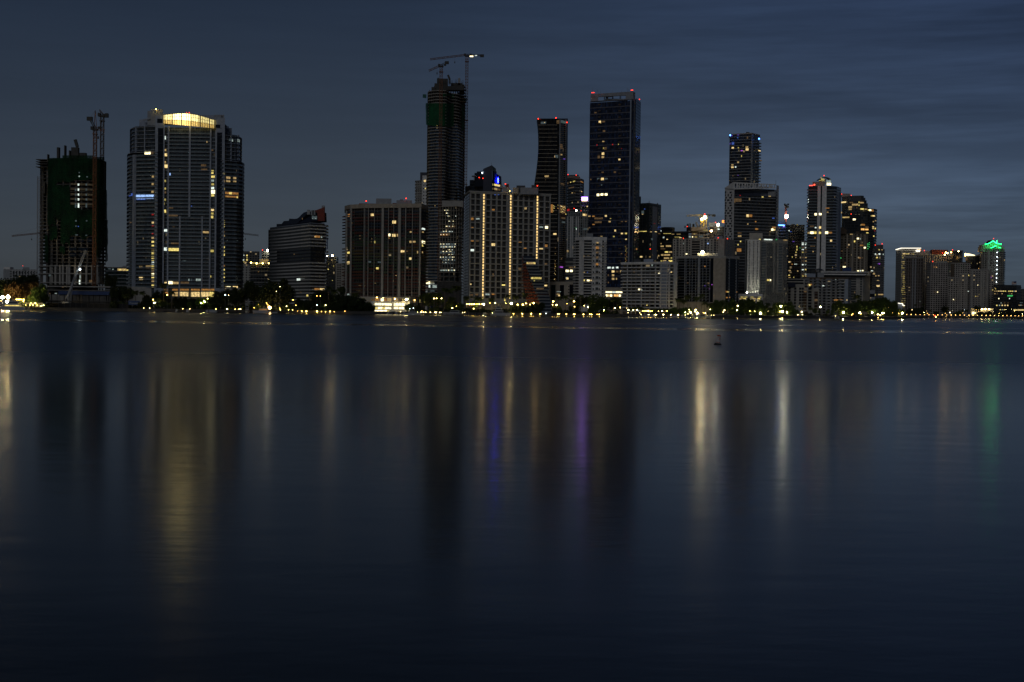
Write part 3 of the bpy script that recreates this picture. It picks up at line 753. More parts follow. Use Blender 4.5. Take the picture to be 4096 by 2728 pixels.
# --- construction block and towers behind, between the curved tower and the white banded block
b = Bld('apartment_block', 'far cream block with lit unfinished rooms, just right of the curved tower', [(965, 2000), (1037, 2000)], 1005, 20)
b.body(F_FAR); b.lits(3, [(57, 798, 12, 16, 'C'), (72, 798, 14, 14, 'C'), (70, 850, 14, 16, 'C'), (72, 875, 20, 14, 'y'), (112, 800, 16, 16, 'Y'), (112, 852, 16, 16, 'Y'), (112, 828, 14, 10, 'y'), (98, 880, 20, 8, 'w')])
b = Bld('apartment_block', 'small far tower with two red roof beacons peeping over the banded block', [(1046, 2050), (1090, 2050)], 1003, 20)
b.body(F_FAR); MB().ball(P(1071, 1002, 2046), 1.9, 8, 5, .7).build('roof_floodlight', M['flood'], b.root); b.beacon(1050, 1000, 2049, .9); b.beacon(1073, 1004, 2049, .9); b.lits(3, [(390, 752, 26, 10, 'X')])
b = Bld('apartment_block', 'pale block striped with dark windows, right beside the curved tower', [(966, 1800), (1002, 1800)], 1058, 20)
b.body(F_FARW); b.lits(3, [(190, 972, 12, 10, 'Y')])
b = Bld('apartment_block', 'dark block with a floodlit warm roof line left of the white banded block', [(1001, 1750), (1092, 1750)], 1054, 20)
b.body(F_FARD); b.slabs(b.floors(12)[2:], .6, .4, M['grey_paint'])
b.roofbox(1040, 1086, 1036, 1056, 1756, M['cream_paint'], 8)
b.lits(3, [(200, 890, 60, 14, 'y'), (270, 893, 30, 10, 'Y'), (365, 1080, 16, 14, 'W'), (248, 993, 8, 8, 'a'), (240, 932, 5, 5, 'r')], out=.7)
for x, y in ((160, 885), (225, 893), (296, 893), (372, 892)): MB().ball(P(*Q(3, x, y), 1748), .8, 6, 4).build('roof_lamp', M['lamp_yellow'], b.root)
# --- white banded block with the curved roof and the dark red sail
b = E_ = Bld('banded_block', 'white banded apartment block with a curved rooftop and a dark red sail', [(1080, 1312), (1160, 1272), (1242, 1228), (1296, 1238)], 890, 40, ref=2)
b.body(facade('banded_glass', (.08, .08, .085), (.014, .015, .018), 1.5, 3.0, .72, .05, .95, .0, dim=.003, mull=0))
BANDP = plain('banded_parapet', (.60, .585, .57), .8)
n = 23; zt = Z(1242, 905, 1228); zs = [GZ + 6 + (zt - GZ - 6) * k / n for k in range(n + 1)]
skip = (13, 14, 15, 16)
b.slabs([z for k, z in enumerate(zs) if k not in skip], 1.7, 1.1, BANDP, 'balcony')
b.slabs([zs[k] for k in skip], .9, .5, M['navy_paint'], 'dark_floor_band')
for k in skip: b.rails(0, 0, 20, [zs[k]], 1.7, 1.2, M['white_paint'], 'balcony_front')
# blue framed box projecting at the right
fx0, fx1, fy0, fy1 = qx(3, 1026), qx(3, 1058), qy(3, 606), qy(3, 724); D = 1240
fr = MB(); w_ = .45
for t in (0, 1): fr.bar(P(fx0 + (fx1 - fx0) * t, fy0, D), P(fx0 + (fx1 - fx0) * t, fy1, D), .7)
fr.bar(P((fx0 + fx1) / 2, fy0, D), P((fx0 + fx1) / 2, fy1, D), .4)
for t in (0, .33, .66, 1): fr.bar(P(fx0, fy0 + (fy1 - fy0) * t, D), P(fx1, fy0 + (fy1 - fy0) * t, D), .6)
fr.build('blue_frame', M['blue_sheet'], b.root)
for k, yy in enumerate((450, 488, 525, 562, 598, 755, 792, 828, 862, 900, 935, 972, 1010, 1045, 1080, 1115, 1150, 1185)):
    p0, p1 = P(*Q(3, 1022, yy), 1242), P(*Q(3, 1054, yy), 1242)
    MB().box(p0.x, p1.x, 1240, 1252, p0.z - .6, p0.z + .7).build('end_balcony', M['pale_blue_paint'], b.root)
b.slabs([Z(1242, 893, 1228)], .3, .5, M['pale_blue_paint'], 'roof_slab')
# curved penthouse: outline in elevation, given the depth of the block
top = [(460, 430), (520, 428), (545, 395), (605, 390), (608, 366), (670, 369), (700, 366), (725, 350), (750, 322), (780, 295), (830, 280), (850, 282), (935, 284), (940, 395), (860, 405), (700, 425), (560, 455), (460, 470)]
def depthE(px): return 1318 - (px - 1080) * (84 / 162) if px < 1242 else 1234
fro, bak = [], []
for x, y in top:
    px, py = Q(3, x, y); d_ = max(1238, depthE(px) + 6); fro.append(P(px, py, d_)); bak.append(P(px, py, d_) + Vector((6, 16, 0)))
ph = MB(); ph.face(list(reversed(fro))); ph.face(bak)
for k in range(len(fro)):
    a, c = k, (k + 1) % len(fro); ph.face([fro[a], bak[a], bak[c], fro[c]])
ph.build('penthouse', M['navy_paint'], b.root)
s = MB(); pts = [(905, 274), (1025, 230), (1025, 392), (942, 394), (940, 300)]
fro = [P(*Q(3, x, y), 1233) for x, y in pts]; bak = [p + Vector((0, 3, 0)) for p in fro]
s.face(list(reversed(fro))); s.face(bak)
for k in range(5): s.face([fro[k], bak[k], bak[(k + 1) % 5], fro[(k + 1) % 5]])
s.build('red_sail', M['red_paint'], b.root)
for x, y in ((836, 262), (880, 268), (900, 266), (1008, 212)): 
    p = P(*Q(3, x, y), 1236); MB().box(p.x - 1.2, p.x + 1.2, 1236, 1238, p.z - 4, p.z).build('roof_vent', M['grey_paint'], b.root)
b.lits(3, [(925, 579, 60, 22, 'a'), (900, 580, 12, 12, 'W'), (973, 585, 14, 14, 'c'), (742, 1084, 40, 24, 'C'), (980, 1197, 50, 20, 'W'), (920, 1195, 60, 18, 'a'), (846, 1272, 18, 20, 'Y'), (768, 1235, 14, 12, 'd'), (788, 368, 8, 20, 'd'), (890, 355, 60, 40, 'k'), (868, 366, 8, 10, 'c'), (905, 366, 10, 8, 'c'), (692, 786, 12, 12, 'd')], out=1.9)
b.panel(*Q(3, 830, 1262), *Q(3, 905, 1375), M['green_glass'], 'lobby_glazing', 1.8, .2)

b = Bld('tower_block', 'slim dark tower with two floodlights on its roof right of the banded block', [(1303, 1620), (1345, 1600), (1353, 1612)], 1027, 20)
b.body(F_FARD)
for x, y in ((1056, 800), (1117, 803)): MB().ball(P(*Q(3, x, y), 1598), 1.0, 7, 5).build('roof_floodlight', M['flood_yellow'], b.root)
b.lits(3, [(1112, 854, 12, 14, 'w'), (1070, 900, 10, 10, 'y'), (1132, 925, 10, 10, 'y'), (1068, 965, 12, 14, 'Y'), (1165, 845, 6, 40, 'k'), (1118, 1094, 8, 8, 'y'), (1070, 1112, 6, 6, 'd')])
b = Bld('apartment_block', 'plain white block with paired small windows left of the coloured balcony tower', [(1342, 1500), (1386, 1495)], 1053, 20)
b.body(M['cream_paint'])
zs = [b.z(y) for y in range(1062, 1160, 9)]
b.grid(0, [b.hit(p, 1100)[1] for p in (1349, 1358, 1375)], zs, 1.6, 1.1, M['dark_glass'])

# --- tower with the many coloured balconies
b = H_ = Bld('balcony_tower', 'dark tower with rows of red, orange and green balconies above a lit podium',
             [(1384, 1262), (1404, 1246), (1462, 1236), (1678, 1222), (1704, 1250)], 822, 40, ref=3)
b.body(facade('balcony_tower_wall', (.10, .095, .09), (.010, .010, .012), 2.6, 2.75, .8, .12, .92, .006, lstr=.5, dim=.003))
zb, zt = b.z(1187, 1600), b.z(836, 1600); n = 29
zs = [zb + (zt - zb) * k / n for k in range(n)]
pal = [(.24, .05, .035), (.28, .09, .03), (.26, .16, .04), (.16, .17, .05), (.08, .16, .07), (.05, .12, .10), (.04, .07, .13), (.20, .05, .04), (.25, .06, .03), (.20, .08, .06), (.24, .20, .17)]
pal_m = [plain('balcony_colour_%s' % n_, tuple(.5 * q + .012 for q in c), .8, var=.12) for n_, c in zip(('red', 'orange', 'ochre', 'lime', 'green', 'teal', 'blue', 'crimson', 'vermilion', 'rose', 'cream'), pal)]
def hue(z, ph):                                    # the colours drift up the tower from cream through red, green and ochre to blue
    t = (z - zb) / (zt - zb)
    seq = [9, 9, 0, 8, 8, 1, 4, 4, 3, 2, 1, 4, 5, 0, 6, 7, 0, 6]
    return pal_m[seq[int(max(0, min(.999, t + ph)) * len(seq))]]
cols = [(0, 1376, 1386, 1.8), (1, 1388, 1402, .2), (2, 1404, 1418, .4), (2, 1420, 1456, .9), (2, 1460, 1472, .5), (2, 1476, 1496, .9), (2, 1498, 1524, .5), (2, 1538, 1552, .6), (2, 1556, 1574, .9), (2, 1576, 1592, .5), (2, 1606, 1620, .4), (2, 1626, 1650, .8), (2, 1652, 1674, .5), (3, 1686, 1708, 1.6)]
for ci, (sg, x0, x1, out) in enumerate(cols):
    sg = {0: 0, 1: 1, 2: 2, 3: 3}[sg]
    if ci in (2, 3, 4): sg = 2
    if x1 <= 1404: sg = 0 if x1 < 1390 else 1
    if x0 < 1460 and x0 >= 1404: sg = 1
    if x0 >= 1404 and x1 <= 1462: sg = 1
    i, u0, _ = b.hit(x0, 1000, min(sg, 3)); _, u1, _ = b.hit(x1, 1000, i)
    if u1 < u0: u0, u1 = u1, u0
    o = b.root.location; a, bb_, L, d, nn = b.segs[i]
    mes = {}
    for k, z in enumerate(zs):
        if (ci + k * 3) % 11 == 7: continue
        m_ = hue(z, .04 * math.sin(ci * 2.1) + (.03 if ci % 2 else 0))
        if m_.name not in mes:
            p = b.at(i, u0, 0, out) - Vector((o.x, o.y, 0))
            mes[m_.name] = MB().obox(p, Vector((d.x, d.y, 0)) * (u1 - u0), Vector((-nn.x, -nn.y, 0)) * (out + .2), (0, 0, .85)).mesh('balcony', m_)
        put('balcony', mes[m_.name], b.root, (0, 0, z - o.z))
wp = M['pale_concrete']
for x0, x1, out in ((1527, 1536, 1.3), (1594, 1604, 1.3), (1678, 1684, 1.3), (1404, 1406.5, 1.2), (1458, 1460, 1.2), (1473, 1475, 1.2), (1497, 1498.5, 1), (1553, 1555, 1), (1574, 1575.5, 1), (1621, 1624, 1), (1649, 1651, .9), (1386, 1388, 1.2)):
    b.pierpx(x0, x1, 824, 1187, out, wp)
b.slabs([zt + 1], 1.6, 3.4, M['tan_paint'], 'cornice')
for x0, x1, yt, yb, D in ((1436, 1504, 814, 824, 1245), (1504, 1566, 794, 822, 1238), (1570, 1590, 812, 822, 1240), (1586, 1648, 801, 820, 1238), (1600, 1612, 798, 804, 1240)):
    b.roofbox(x0, x1, yt, yb, D, M['grey_paint'] if D == 1238 else M['red_paint'], 10)
b.beacon(1464.6, 804, 1236, .8); b.beacon(1624.3, 793.5, 1236, .8)
b.lits(3, [(1592, 322, 34, 28, 'W'), (1849, 408, 40, 34, 'W'), (1792, 560, 24, 30, 'X'), (1846, 564, 40, 32, 'W'), (1888, 562, 14, 30, 'w'), (1620, 643, 14, 28, 'y'), (1324, 328, 24, 30, 'a'), (1320, 768, 30, 22, 'Y'), (1318, 886, 32, 30, 'W'), (1950, 752, 44, 22, 'W'), (1652, 952, 26, 22, 'Y'), (2040, 838, 26, 26, 'W'), (2045, 524, 22, 16, 'w'), (2042, 640, 24, 24, 'w'), (2085, 640, 32, 20, 'w'), (2178, 488, 34, 20, 'C'), (2178, 643, 36, 26, 'X'), (2168, 683, 14, 22, 'Y'), (2172, 526, 18, 16, 'w'), (2166, 762, 10, 22, 'w'), (2125, 762, 12, 28, 'w'), (1675, 880, 40, 16, 'k'), (1562, 876, 30, 18, 'k'), (1320, 1264, 26, 26, 'c'), (1350, 420, 20, 20, 'd'), (1452, 570, 20, 8, 'd'), (1586, 606, 8, 6, 'w'), (1452, 604, 16, 8, 'd'), (1582, 640, 10, 12, 'd'), (1790, 597, 18, 8, 'a'), (1625, 1127, 10, 5, 'w'), (1450, 1153, 30, 6, 'd'), (1872, 1037, 6, 6, 'W'), (2002, 752, 16, 14, 'd')], out=1.0)
# lit podium of this tower
pd = Bld('x', '', [(1400, 1225), (1640, 1212), (1662, 1222)], 1188, 12, root=b.root)
pd.body(M['cream_paint'], name='podium_wall')
lower = Bld('x', '', [(1484, 1202), (1640, 1198)], 1206, 12, root=b.root); lower.body(M['white_paint'], name='podium_wall')
base_ = Bld('x', '', [(1484, 1188), (1545, 1184)], 1236, 12, root=b.root); base_.body(M['white_paint'], name='terrace_wall')
pd.lits('d', [(40, 540, 70, 60, 'a'), (-40, 545, 60, 55, 'd'), (133, 550, 50, 66, 'X'), (193, 545, 38, 70, 'a'), (240, 545, 34, 70, 'w'), (280, 545, 34, 70, 'w'), (390, 540, 50, 50, 'w'), (470, 540, 60, 50, 'd'), (502, 540, 10, 50, 'Y'), (715, 565, 30, 40, 'w'), (815, 560, 8, 60, 'y'), (902, 560, 8, 60, 'y')], 'podium_window', .3)
lower.lits('d', [(12, 618, 30, 36, 'X'), (72, 618, 92, 36, 'X'), (160, 620, 60, 34, 'X'), (215, 622, 60, 34, 'X'), (270, 624, 56, 36, 'X'), (352, 622, 16, 50, 'X'), (404, 622, 60, 44, 'X'), (488, 622, 94, 44, 'X'), (20, 690, 50, 34, 'Y'), (90, 690, 80, 34, 'X'), (160, 690, 60, 30, 'Y'), (240, 690, 100, 30, 'X'), (385, 688, 80, 34, 'X'), (485, 690, 94, 36, 'X')], 'podium_window', .3)
base_.lits('d', [(-40, 738, 60, 24, 'X'), (30, 738, 90, 26, 'X'), (110, 738, 60, 26, 'X'), (180, 738, 74, 26, 'X'), (240, 742, 40, 16, 'Y')], 'podium_window', .4)
for x in (0, 50, 110, 165, 215, 270, 340, 420, 480, 535): 
    q = Q('d', x, 600); q2 = Q('d', x + 4, 712); lower.panel(*q, *q2, M['grey_paint'], 'podium_mullion', .5, .2)
side_ = Bld('x', '', [(1634, 1205), (1672, 1205)], 1212, 12, root=b.root); side_.body(F_FARD, name='podium_wall')

# --- slim towers behind, left of the tall unfinished one
b = Bld('apartment_tower', 'slim cream and dark tower half hidden behind the tall unfinished tower', [(1660, 1960), (1688, 1950), (1712, 1950)], 722, 22)
b.body(F_FARW); bb = Bld('x', '', [(1678, 1952), (1712, 1952)], 689, 20, root=b.root); bb.body(M['navy_paint'], z0=b.zt, name='penthouse')
b.slabs(b.floors(42)[4:], .9, .5, M['cream_paint'], 'balcony')
w_ = Bld('x', '', [(1687, 1947), (1712, 1947)], 702, 15, root=b.root); w_.body(M['white_paint'], name='white_bay')
w_.grid(0, [1.2, 4.6], w_.floors(40)[6:-2], 1.5, 1.5, M['dark_glass'])
w_.lits(4, [(260, 1422, 20, 20, 'W'), (266, 1500, 8, 14, 'Y')], out=.3)

# --- the tallest: unfinished tower with wavy slabs and green netting near its top
rr = []
for k in range(13):
    t = k / 12
    rr.append((1778 + 75 * t, 1632 + 52 * t + 7 * math.sin(t * math.pi * 2.2)))
b = I_ = Bld('tower_under_construction', 'tallest unfinished tower with wavy floor edges, green netting below its open top',
             [(1709, 1652), (1712, 1640), (1740, 1632)] + rr, 356, 40, ref=3)
b.body(facade('tall_tower_glass', (.05, .06, .075), (.05, .085, .14), 1.7, 3.3, .84, .06, .97, .0, dim=.003), z1=b.z(490), inset=1.2)
MB().prism(b.offset(-7), b.z(490), b.zt).build('core_wall', M['dark_concrete'], b.root)
zall = [GZ + 20 + 3.42 * k for k in range(int((b.zt - GZ - 20) / 3.42) + 1)]
b.slabs(zall, .9, .62, M['cream_paint'], 'floor_slab')
for px in range(1714, 1852, 9): b.pierpx(px, px + 2.5, 362, 420, -.5, M['dark_concrete'], 'column', back=.9)
m2_ = M['net'].copy(); m2_.name = 'bright_green_netting'
for n2_ in m2_.node_tree.nodes:
    if n2_.type == 'MIX': n2_.inputs[6].default_value = (.012, .07, .03, 1); n2_.inputs[7].default_value = (.02, .15, .06, 1)
M['net'] = m2_
net(b, 0, 1707, 1762, 413, 502, 1.6, 4); net(b, 0, 1762, 1812, 414, 506, 1.6, 4)
net(b, 0, 1841, 1853, 421, 520, 1.6, 4, cols=5)
net(b, 0, 1698, 1712, 378, 392, 2.5, 3, cols=5); net(b, 0, 1772, 1795, 375, 386, 1.2, 4, cols=6); net(b, 0, 1842, 1860, 392, 404, 2.0, 4, cols=5); net(b, 0, 1800, 1815, 378, 392, 1.0, 4, cols=5)
for x0, x1, yt, yb, D in ((1736, 1856, 344, 358, 1652), (1748, 1792, 314, 346, 1655), (1804, 1850, 332, 350, 1660), (1726, 1740, 348, 358, 1650), (1738, 1750, 333, 350, 1660), (1838, 1858, 338, 372, 1668), (1750, 1756, 311, 320, 1656)):
    b.roofbox(x0, x1, yt, yb, D, M['dark_concrete'], 12, 'core_head')
MB().box(X(1832, 1660, 330), X(1841, 1660, 330), 1660, 1664, Z(1836, 340, 1660), Z(1836, 312, 1660)).build('formwork_panel', M['steel'], b.root)
MB().bar(P(1800, 334, 1650), P(1799, 318, 1650), 1.6).bar(P(1799, 318, 1650), P(1792, 300, 1650), 2.2).build('concrete_boom', M['dark_concrete'], b.root)
rb = MB()
for k in range(46):
    x = R.uniform(1748, 1855); p = P(x, 334 + R.uniform(-4, 10), 1652); rb.bar(p, p + Vector((R.uniform(-.3, .3), 0, R.uniform(2, 6))), .22)
rb.build('rebar', M['dark_concrete'], b.root)
for k in range(6):                                     # ragged platforms on the right side
    p = P(1850 + k % 2 * 3, 350 + k * 12, 1668); MB().box(p.x - 6, p.x + 3.5, 1662, 1672, p.z, p.z + .5).build('edge_deck', M['brown_paint'], b.root)
b.lits(4, [(388, 845, 6, 5, 'y'), (388, 870, 6, 5, 'w')], 'work_light', 2)
b.lits(5, [(280, 1215, 34, 22, 'X'), (292, 1240, 14, 40, 'C'), (330, 1250, 40, 26, 'c'), (245, 1240, 26, 24, 'k'), (262, 1292, 20, 14, 'c'), (320, 1292, 40, 10, 'k'), (333, 484, 8, 5, 'w'), (306, 1228, 70, 6, 'C')], 'work_light', 2)
for yy in (1190, 1225, 1272, 1302):
    q0, q1 = Q(5, 228, yy), Q(5, 360, yy)
    MB().box(X(q0[0], 1625), X(q1[0], 1625), 1624, 1640, Z(q0[0], q0[1], 1625) - .8, Z(q0[0], q0[1], 1625)).build('podium_slab', M['pale_concrete'], b.root)

# --- block under construction with bare bright work lamps
b = K_ = Bld('block_under_construction', 'glassy unfinished block with rows of bright work lamps between the two tall fronts', [(1754, 1505), (1826, 1495), (1847, 1508)], 826, 26)
b.body(F_GREENGL, inset=3)
b.slabs(b.floors(24)[1:], .4, .4, M['tan_paint'], 'floor_slab')
for px in range(1758, 1848, 11): b.pierpx(px, px + 1.6, 828, 1084, .1, M['tan_paint'], 'column', back=.7)
MB().box(X(1768, 1512, 815), X(1853, 1512, 815), 1510, 1530, b.zt - 1, Z(1800, 803, 1512)).build('roof_screen', M['pale_concrete'], b.root)
for x in range(1752, 1850, 22): b.pierpx(x, x + 3, 1084, 1130, .6, M['concrete'], 'column', back=1)
lm = []
for y, xs in ((524, (420, 432, 450)), (552, (428, 436, 446)), (580, (448, 458, 524)), (628, (458, 466, 500)), (656, (492, 502)), (677, (430, 440, 462, 496)), (726, (404, 412, 432, 462, 470, 490)), (755, (382, 408, 438)), (800, (452,)), (846, (380, 396, 410, 440, 460, 476, 505, 520)), (872, (396, 410, 432, 470, 490, 515)), (900, (462, 490)), (916, (396, 405, 438, 470, 478)), (945, (460, 480, 496)), (970, (380, 404, 430, 470, 492, 505)), (994, (396, 428, 455, 492)), (1022, (398, 430, 450)), (1072, (488,)), (1094, (398, 420, 455, 500, 510))):
    for x in xs: lm.append((x, y, 6, 6, 'X' if R.random() < .55 else 'C'))
b.lits(5, lm[:90], 'work_lamp', -1.2)
b.lits(5, [(446, 850, 150, 24, 'k'), (440, 872, 140, 12, 'c'), (440, 925, 140, 20, 'k'), (435, 975, 130, 20, 'k'), (455, 1000, 120, 14, 'k'), (445, 1095, 140, 12, 'c'), (430, 730, 110, 12, 'k'), (410, 756, 80, 16, 'a'), (475, 680, 80, 16, 'd'), (450, 1030, 110, 12, 'k')], 'lit_ceiling', -2.0)
pz = Z(1800, qy(5, 1206), 1492)
MB().box(X(1750, 1492), X(1846, 1492), 1490, 1500, GZ, pz).build('podium_mesh', M['dark_concrete'], b.root)
pat = MB()
for k in range(26):
    x = R.uniform(1754, 1815); y = R.uniform(1132, 1160); p = P(x, y, 1489.6); s_ = R.uniform(1.5, 3.5)
    for a, c in (((0, 0), (s_, 0)), ((s_, 0), (s_, s_)), ((s_, s_), (0, s_))): pat.bar(p + Vector((a[0], 0, a[1])), p + Vector((c[0], 0, c[1])), .35)
pat.build('podium_tracery', M['concrete'], b.root)

# --- stepped office tower with the lit octagon emblem
b = L_ = Bld('office_tower', 'stepped dark glass office tower carrying a lit blue and white octagon emblem', [(1876, 1640), (1952, 1628), (2003, 1650)], 717, 30)
GLO = facade('office_dark_glass', (.03, .035, .04), (.012, .016, .024), 1.6, 3.6, .86, .1, .94, .0, slab=(.05, .055, .06), sh=.1, dim=.002)
GLR = facade('office_ribbed_glass', (.06, .075, .085), (.035, .05, .06), 2.4, 3.6, .8, .05, .97, .0)
b.body(GLO)
ww = Bld('x', '', [(1858, 1660), (1876, 1645), (1952, 1645)], 742, 20, root=b.root); ww.body(GLO, name='lower_wall')
def wedge(pts, D0, D1, mat, name, dep=12):
    mb = MB(); fro = [P(*Q(5, x, y), D0 + (D1 - D0) * t) for x, y, t in pts]; bak = [p + Vector((0, dep, 0)) for p in fro]; k_ = len(fro)
    mb.face(fro); mb.face(list(reversed(bak)))
    for k in range(k_): mb.face([fro[k], bak[k], bak[(k + 1) % k_], fro[(k + 1) % k_]])
    return mb.build(name, mat, b.root)
wedge([(790, 350, 0), (875, 350, 0), (875, 95, 0), (790, 132, 0)], 1622, 1622, M['navy_paint'], 'blade_wall')
wedge([(708, 300, 0), (792, 300, 0), (792, 150, 0), (772, 150, 0), (772, 156, 0), (730, 156, 0), (730, 170, 0), (708, 170, 0)], 1627, 1627, M['dark_glass'], 'stepped_top')
wedge([(878, 355, 0), (970, 370, 1), (962, 205, 1), (918, 178, .45), (918, 155, .45), (878, 152, 0)], 1618, 1640, GLR, 'glass_blade', 6)
wedge([(876, 152, 0), (912, 170, .4), (912, 130, .4), (874, 98, 0)], 1619, 1630, M['rail_glass'], 'glass_screen', .5)
wedge([(879, 152, 0), (896, 154, .2), (896, 350, .2), (879, 350, 0)], 1616.5, 1621, M['dark_glass'], 'dark_slot', .6)
MB().bar(P(*Q(5, 871, 100), 1624), P(*Q(5, 870, 70), 1624), .3).build('mast', M['steel'], b.root)
for x, y in ((752, 214), (788, 221)): b.beacon(*Q(5, x, y), 1620, .8)
MB().ball(P(*Q(5, 781, 168), 1621), .6, 6, 4).build('roof_lamp', M['lamp_cool'], b.root)
dish = MB(); pc = P(*Q(5, 704, 202), 1622)
dish.ball(pc, 3.0, 10, 4, .35); dish.rod(pc - Vector((0, 0, 5)), pc, .3); dish.build('satellite_dish', M['grey_paint'], b.root)
for x0, x1, yy, t in ((882, 893, 281, 'Y'), (896, 905, 283, 'Y'), (906, 916, 285, 'Y'), (917, 927, 287, 'Y'), (928, 938, 290, 'W'), (939, 948, 292, 'W'), (949, 958, 295, 'w'), (882, 893, 320, 'w'), (896, 910, 322, 'w'), (911, 924, 325, 'w'), (925, 938, 327, 'd'), (939, 954, 329, 'd')):
    f0 = 1616 + (x0 - 878) * 22 / 92; 
    p0, p1 = P(*Q(5, x0, yy + 9), f0 - .7), P(*Q(5, x1, yy + 9), f0 + 1.5); q0, q1 = P(*Q(5, x0, yy - 9), f0 - .7), P(*Q(5, x1, yy - 9), f0 + 1.5)
    MB().face([p0, p1, q1, q0]).build('lit_window', TONE[t], b.root)
# emblem: four white bevelled bars turning round a square, on a blue octagon
ce = P(*Q(5, 932, 242), 1627.5); ux = (P(*Q(5, 960, 250), 1637) - P(*Q(5, 900, 236), 1622)).normalized(); uz = Vector((0, 0, 1)); nn = ux.cross(uz) * 1.0
S_ = 1.0; SZ = 3.0
E3 = lambda x, z, o: ce + ux * (x * S_ * 1.45) + uz * (z * SZ) - Vector((0, 1, 0)) * o
back = MB().face([E3(x, z, .1) for x, z in ((-.45, -1.08), (.45, -1.08), (1.08, -.45), (1.08, .45), (.45, 1.08), (-.45, 1.08), (-1.08, .45), (-1.08, -.45))])
bo = back.build('emblem_octagon', M['logo_blue'], b.root)
for r_ in range(4):
    c_, s_ = (1, 0, -1, 0)[r_], (0, 1, 0, -1)[r_]
    pts = [(-.38, .95), (.42, .95), (.90, .47), (.90, .44), (.34, .44), (-.38, .44)]
    pts = [(-.38, .95), (.40, .95), (.82, .40), (-.38, .40)]
    MB().face([E3(x * c_ - z * s_, x * s_ + z * c_, .5) for x, z in pts]).build('emblem_bar', M['logo_white'], b.root)
# --- white grid hotel with three vertical strips of light
b = M_ = Bld('grid_tower', 'broad white grid facade tower with three vertical strips of golden light', [(1857, 1335), (1877, 1290), (2199, 1314)], 766, 30, ref=1)
b.body(M['grey_paint'])
zt = b.zt; zb = GZ + 8; n = 18; H = (Z(1877, 772, 1290) - Z(1877, 1195, 1290)) / n
z0 = Z(1877, 1195, 1290)
L = b.segs[1][2]
cols = 15.2; cw = L / cols
strips = (b.hit(1931, 1000, 1)[1], b.hit(2038.5, 1000, 1)[1], b.hit(2145, 1000, 1)[1])
us = [b.hit(qx(5, x), 1000, 1)[1] for x in (665, 716, 812, 866, 917, 966, 1070, 1122, 1173, 1224, 1322, 1375)]
ww_ = b.hit(qx(5, 703), 1000, 1)[1] - us[0]
pat = [MB() for _ in range(2)]
zs = [z0 + H * k for k in range(n)]
gl = facade('grid_tower_glass', (.035, .036, .04), (.010, .014, .020), 2.2, H / 2, .90, .06, .96, .008, lstr=.4, dim=.004)
o = b.root.location; a_, bb_, L_, d_, n_ = b.segs[1]
dd = Vector((d_.x, d_.y, 0)); nn = Vector((n_.x, n_.y, 0))
for k, u in enumerate(us):                               # tall glazed bays, deep-set between the white grid
    b.panel(1, 1, 2, 2, gl) if False else None
me = MB().obox(nn * .12, dd * ww_, -nn * .2, (0, 0, H * .80)).mesh('window_bay', gl)
k = 0; rest = MB()
order = sorted(((u, z) for u in us for z in zs), key=lambda t: -t[1])
for u, z in order:
    p = b.at(1, u, z + H * .1)
    if k < 98: put('window_bay', me, b.root, p - o); k += 1
    else: rest.obox(p + nn * .12, dd * ww_, -nn * .2, (0, 0, H * .80))
rest.build('window_bay', gl, b.root)['kind'] = 'stuff'
wp = M['white_paint']
me = MB().obox(nn * .7, dd * L_, -nn * .7, (0, 0, H * .17)).mesh('grid_beam', M['pale_concrete'])
for z in zs + [zs[-1] + H]: put('grid_beam', me, b.root, b.at(1, 0, z - H * .06) - o)
for q in (658, 705, 757, 772, 802, 855, 908, 957, 1006, 1028, 1058, 1112, 1163, 1214, 1264, 1281, 1308, 1363, 1414):
    x = qx(5, q); wd = 1.1
    u = b.hit(x, 1000, 1)[1]; b.pier(1, u, u + 1.1, GZ, zt, .72, M['pale_concrete'], 'grid_pier')
st = b.segs[0][2]
b.grid(0, [st * t for t in (.1, .4, .7)], [z0 + H / 2 * j + .5 for j in range(2 * n)], st * .22, H * .36, M['dark_glass'], name='side_window', cap=60)
for u in strips:
    for z in zs:
        for t in (0, 1):
            if abs(u - strips[2]) < 1 and z < Z(2145, 1048, 1305): continue
            p = b.at(1, u - .9, z + H * (.05 + .5 * t))
            MB().obox(p + nn * .35, dd * 1.9, -nn * .3, (0, 0, H * .36)).build('light_strip', M['strip_light'], b.root)
            p = b.at(1, u - 1.9, z + H * (.05 + .5 * t)); 
b.slabs([zt - .5], .9, 1.2, M['pale_concrete'], 'roof_slab')
for x0, x1, yt, yb, D, m_ in ((2010, 2040, 748, 770, 1300, 'grey_paint'), (2022, 2036, 736, 750, 1302, 'red_paint'), (2052, 2074, 750, 772, 1300, 'tan_paint'), (2066, 2101, 742, 775, 1304, 'dark_paint'), (2082, 2153, 750, 775, 1300, 'grey_paint'), (2126, 2140, 740, 755, 1304, 'dark_paint'), (2000, 2012, 742, 750, 1306, 'grey_paint')):
    b.roofbox(x0, x1, yt, yb, D, M[m_], 10)
b.beacon(2021.7, 735.7, 1298, .8); b.beacon(2149.5, 743, 1298, .8); MB().ball(P(2039, 764, 1297), .25, 6, 4).build('roof_lamp', M['lamp_yellow'], b.root)
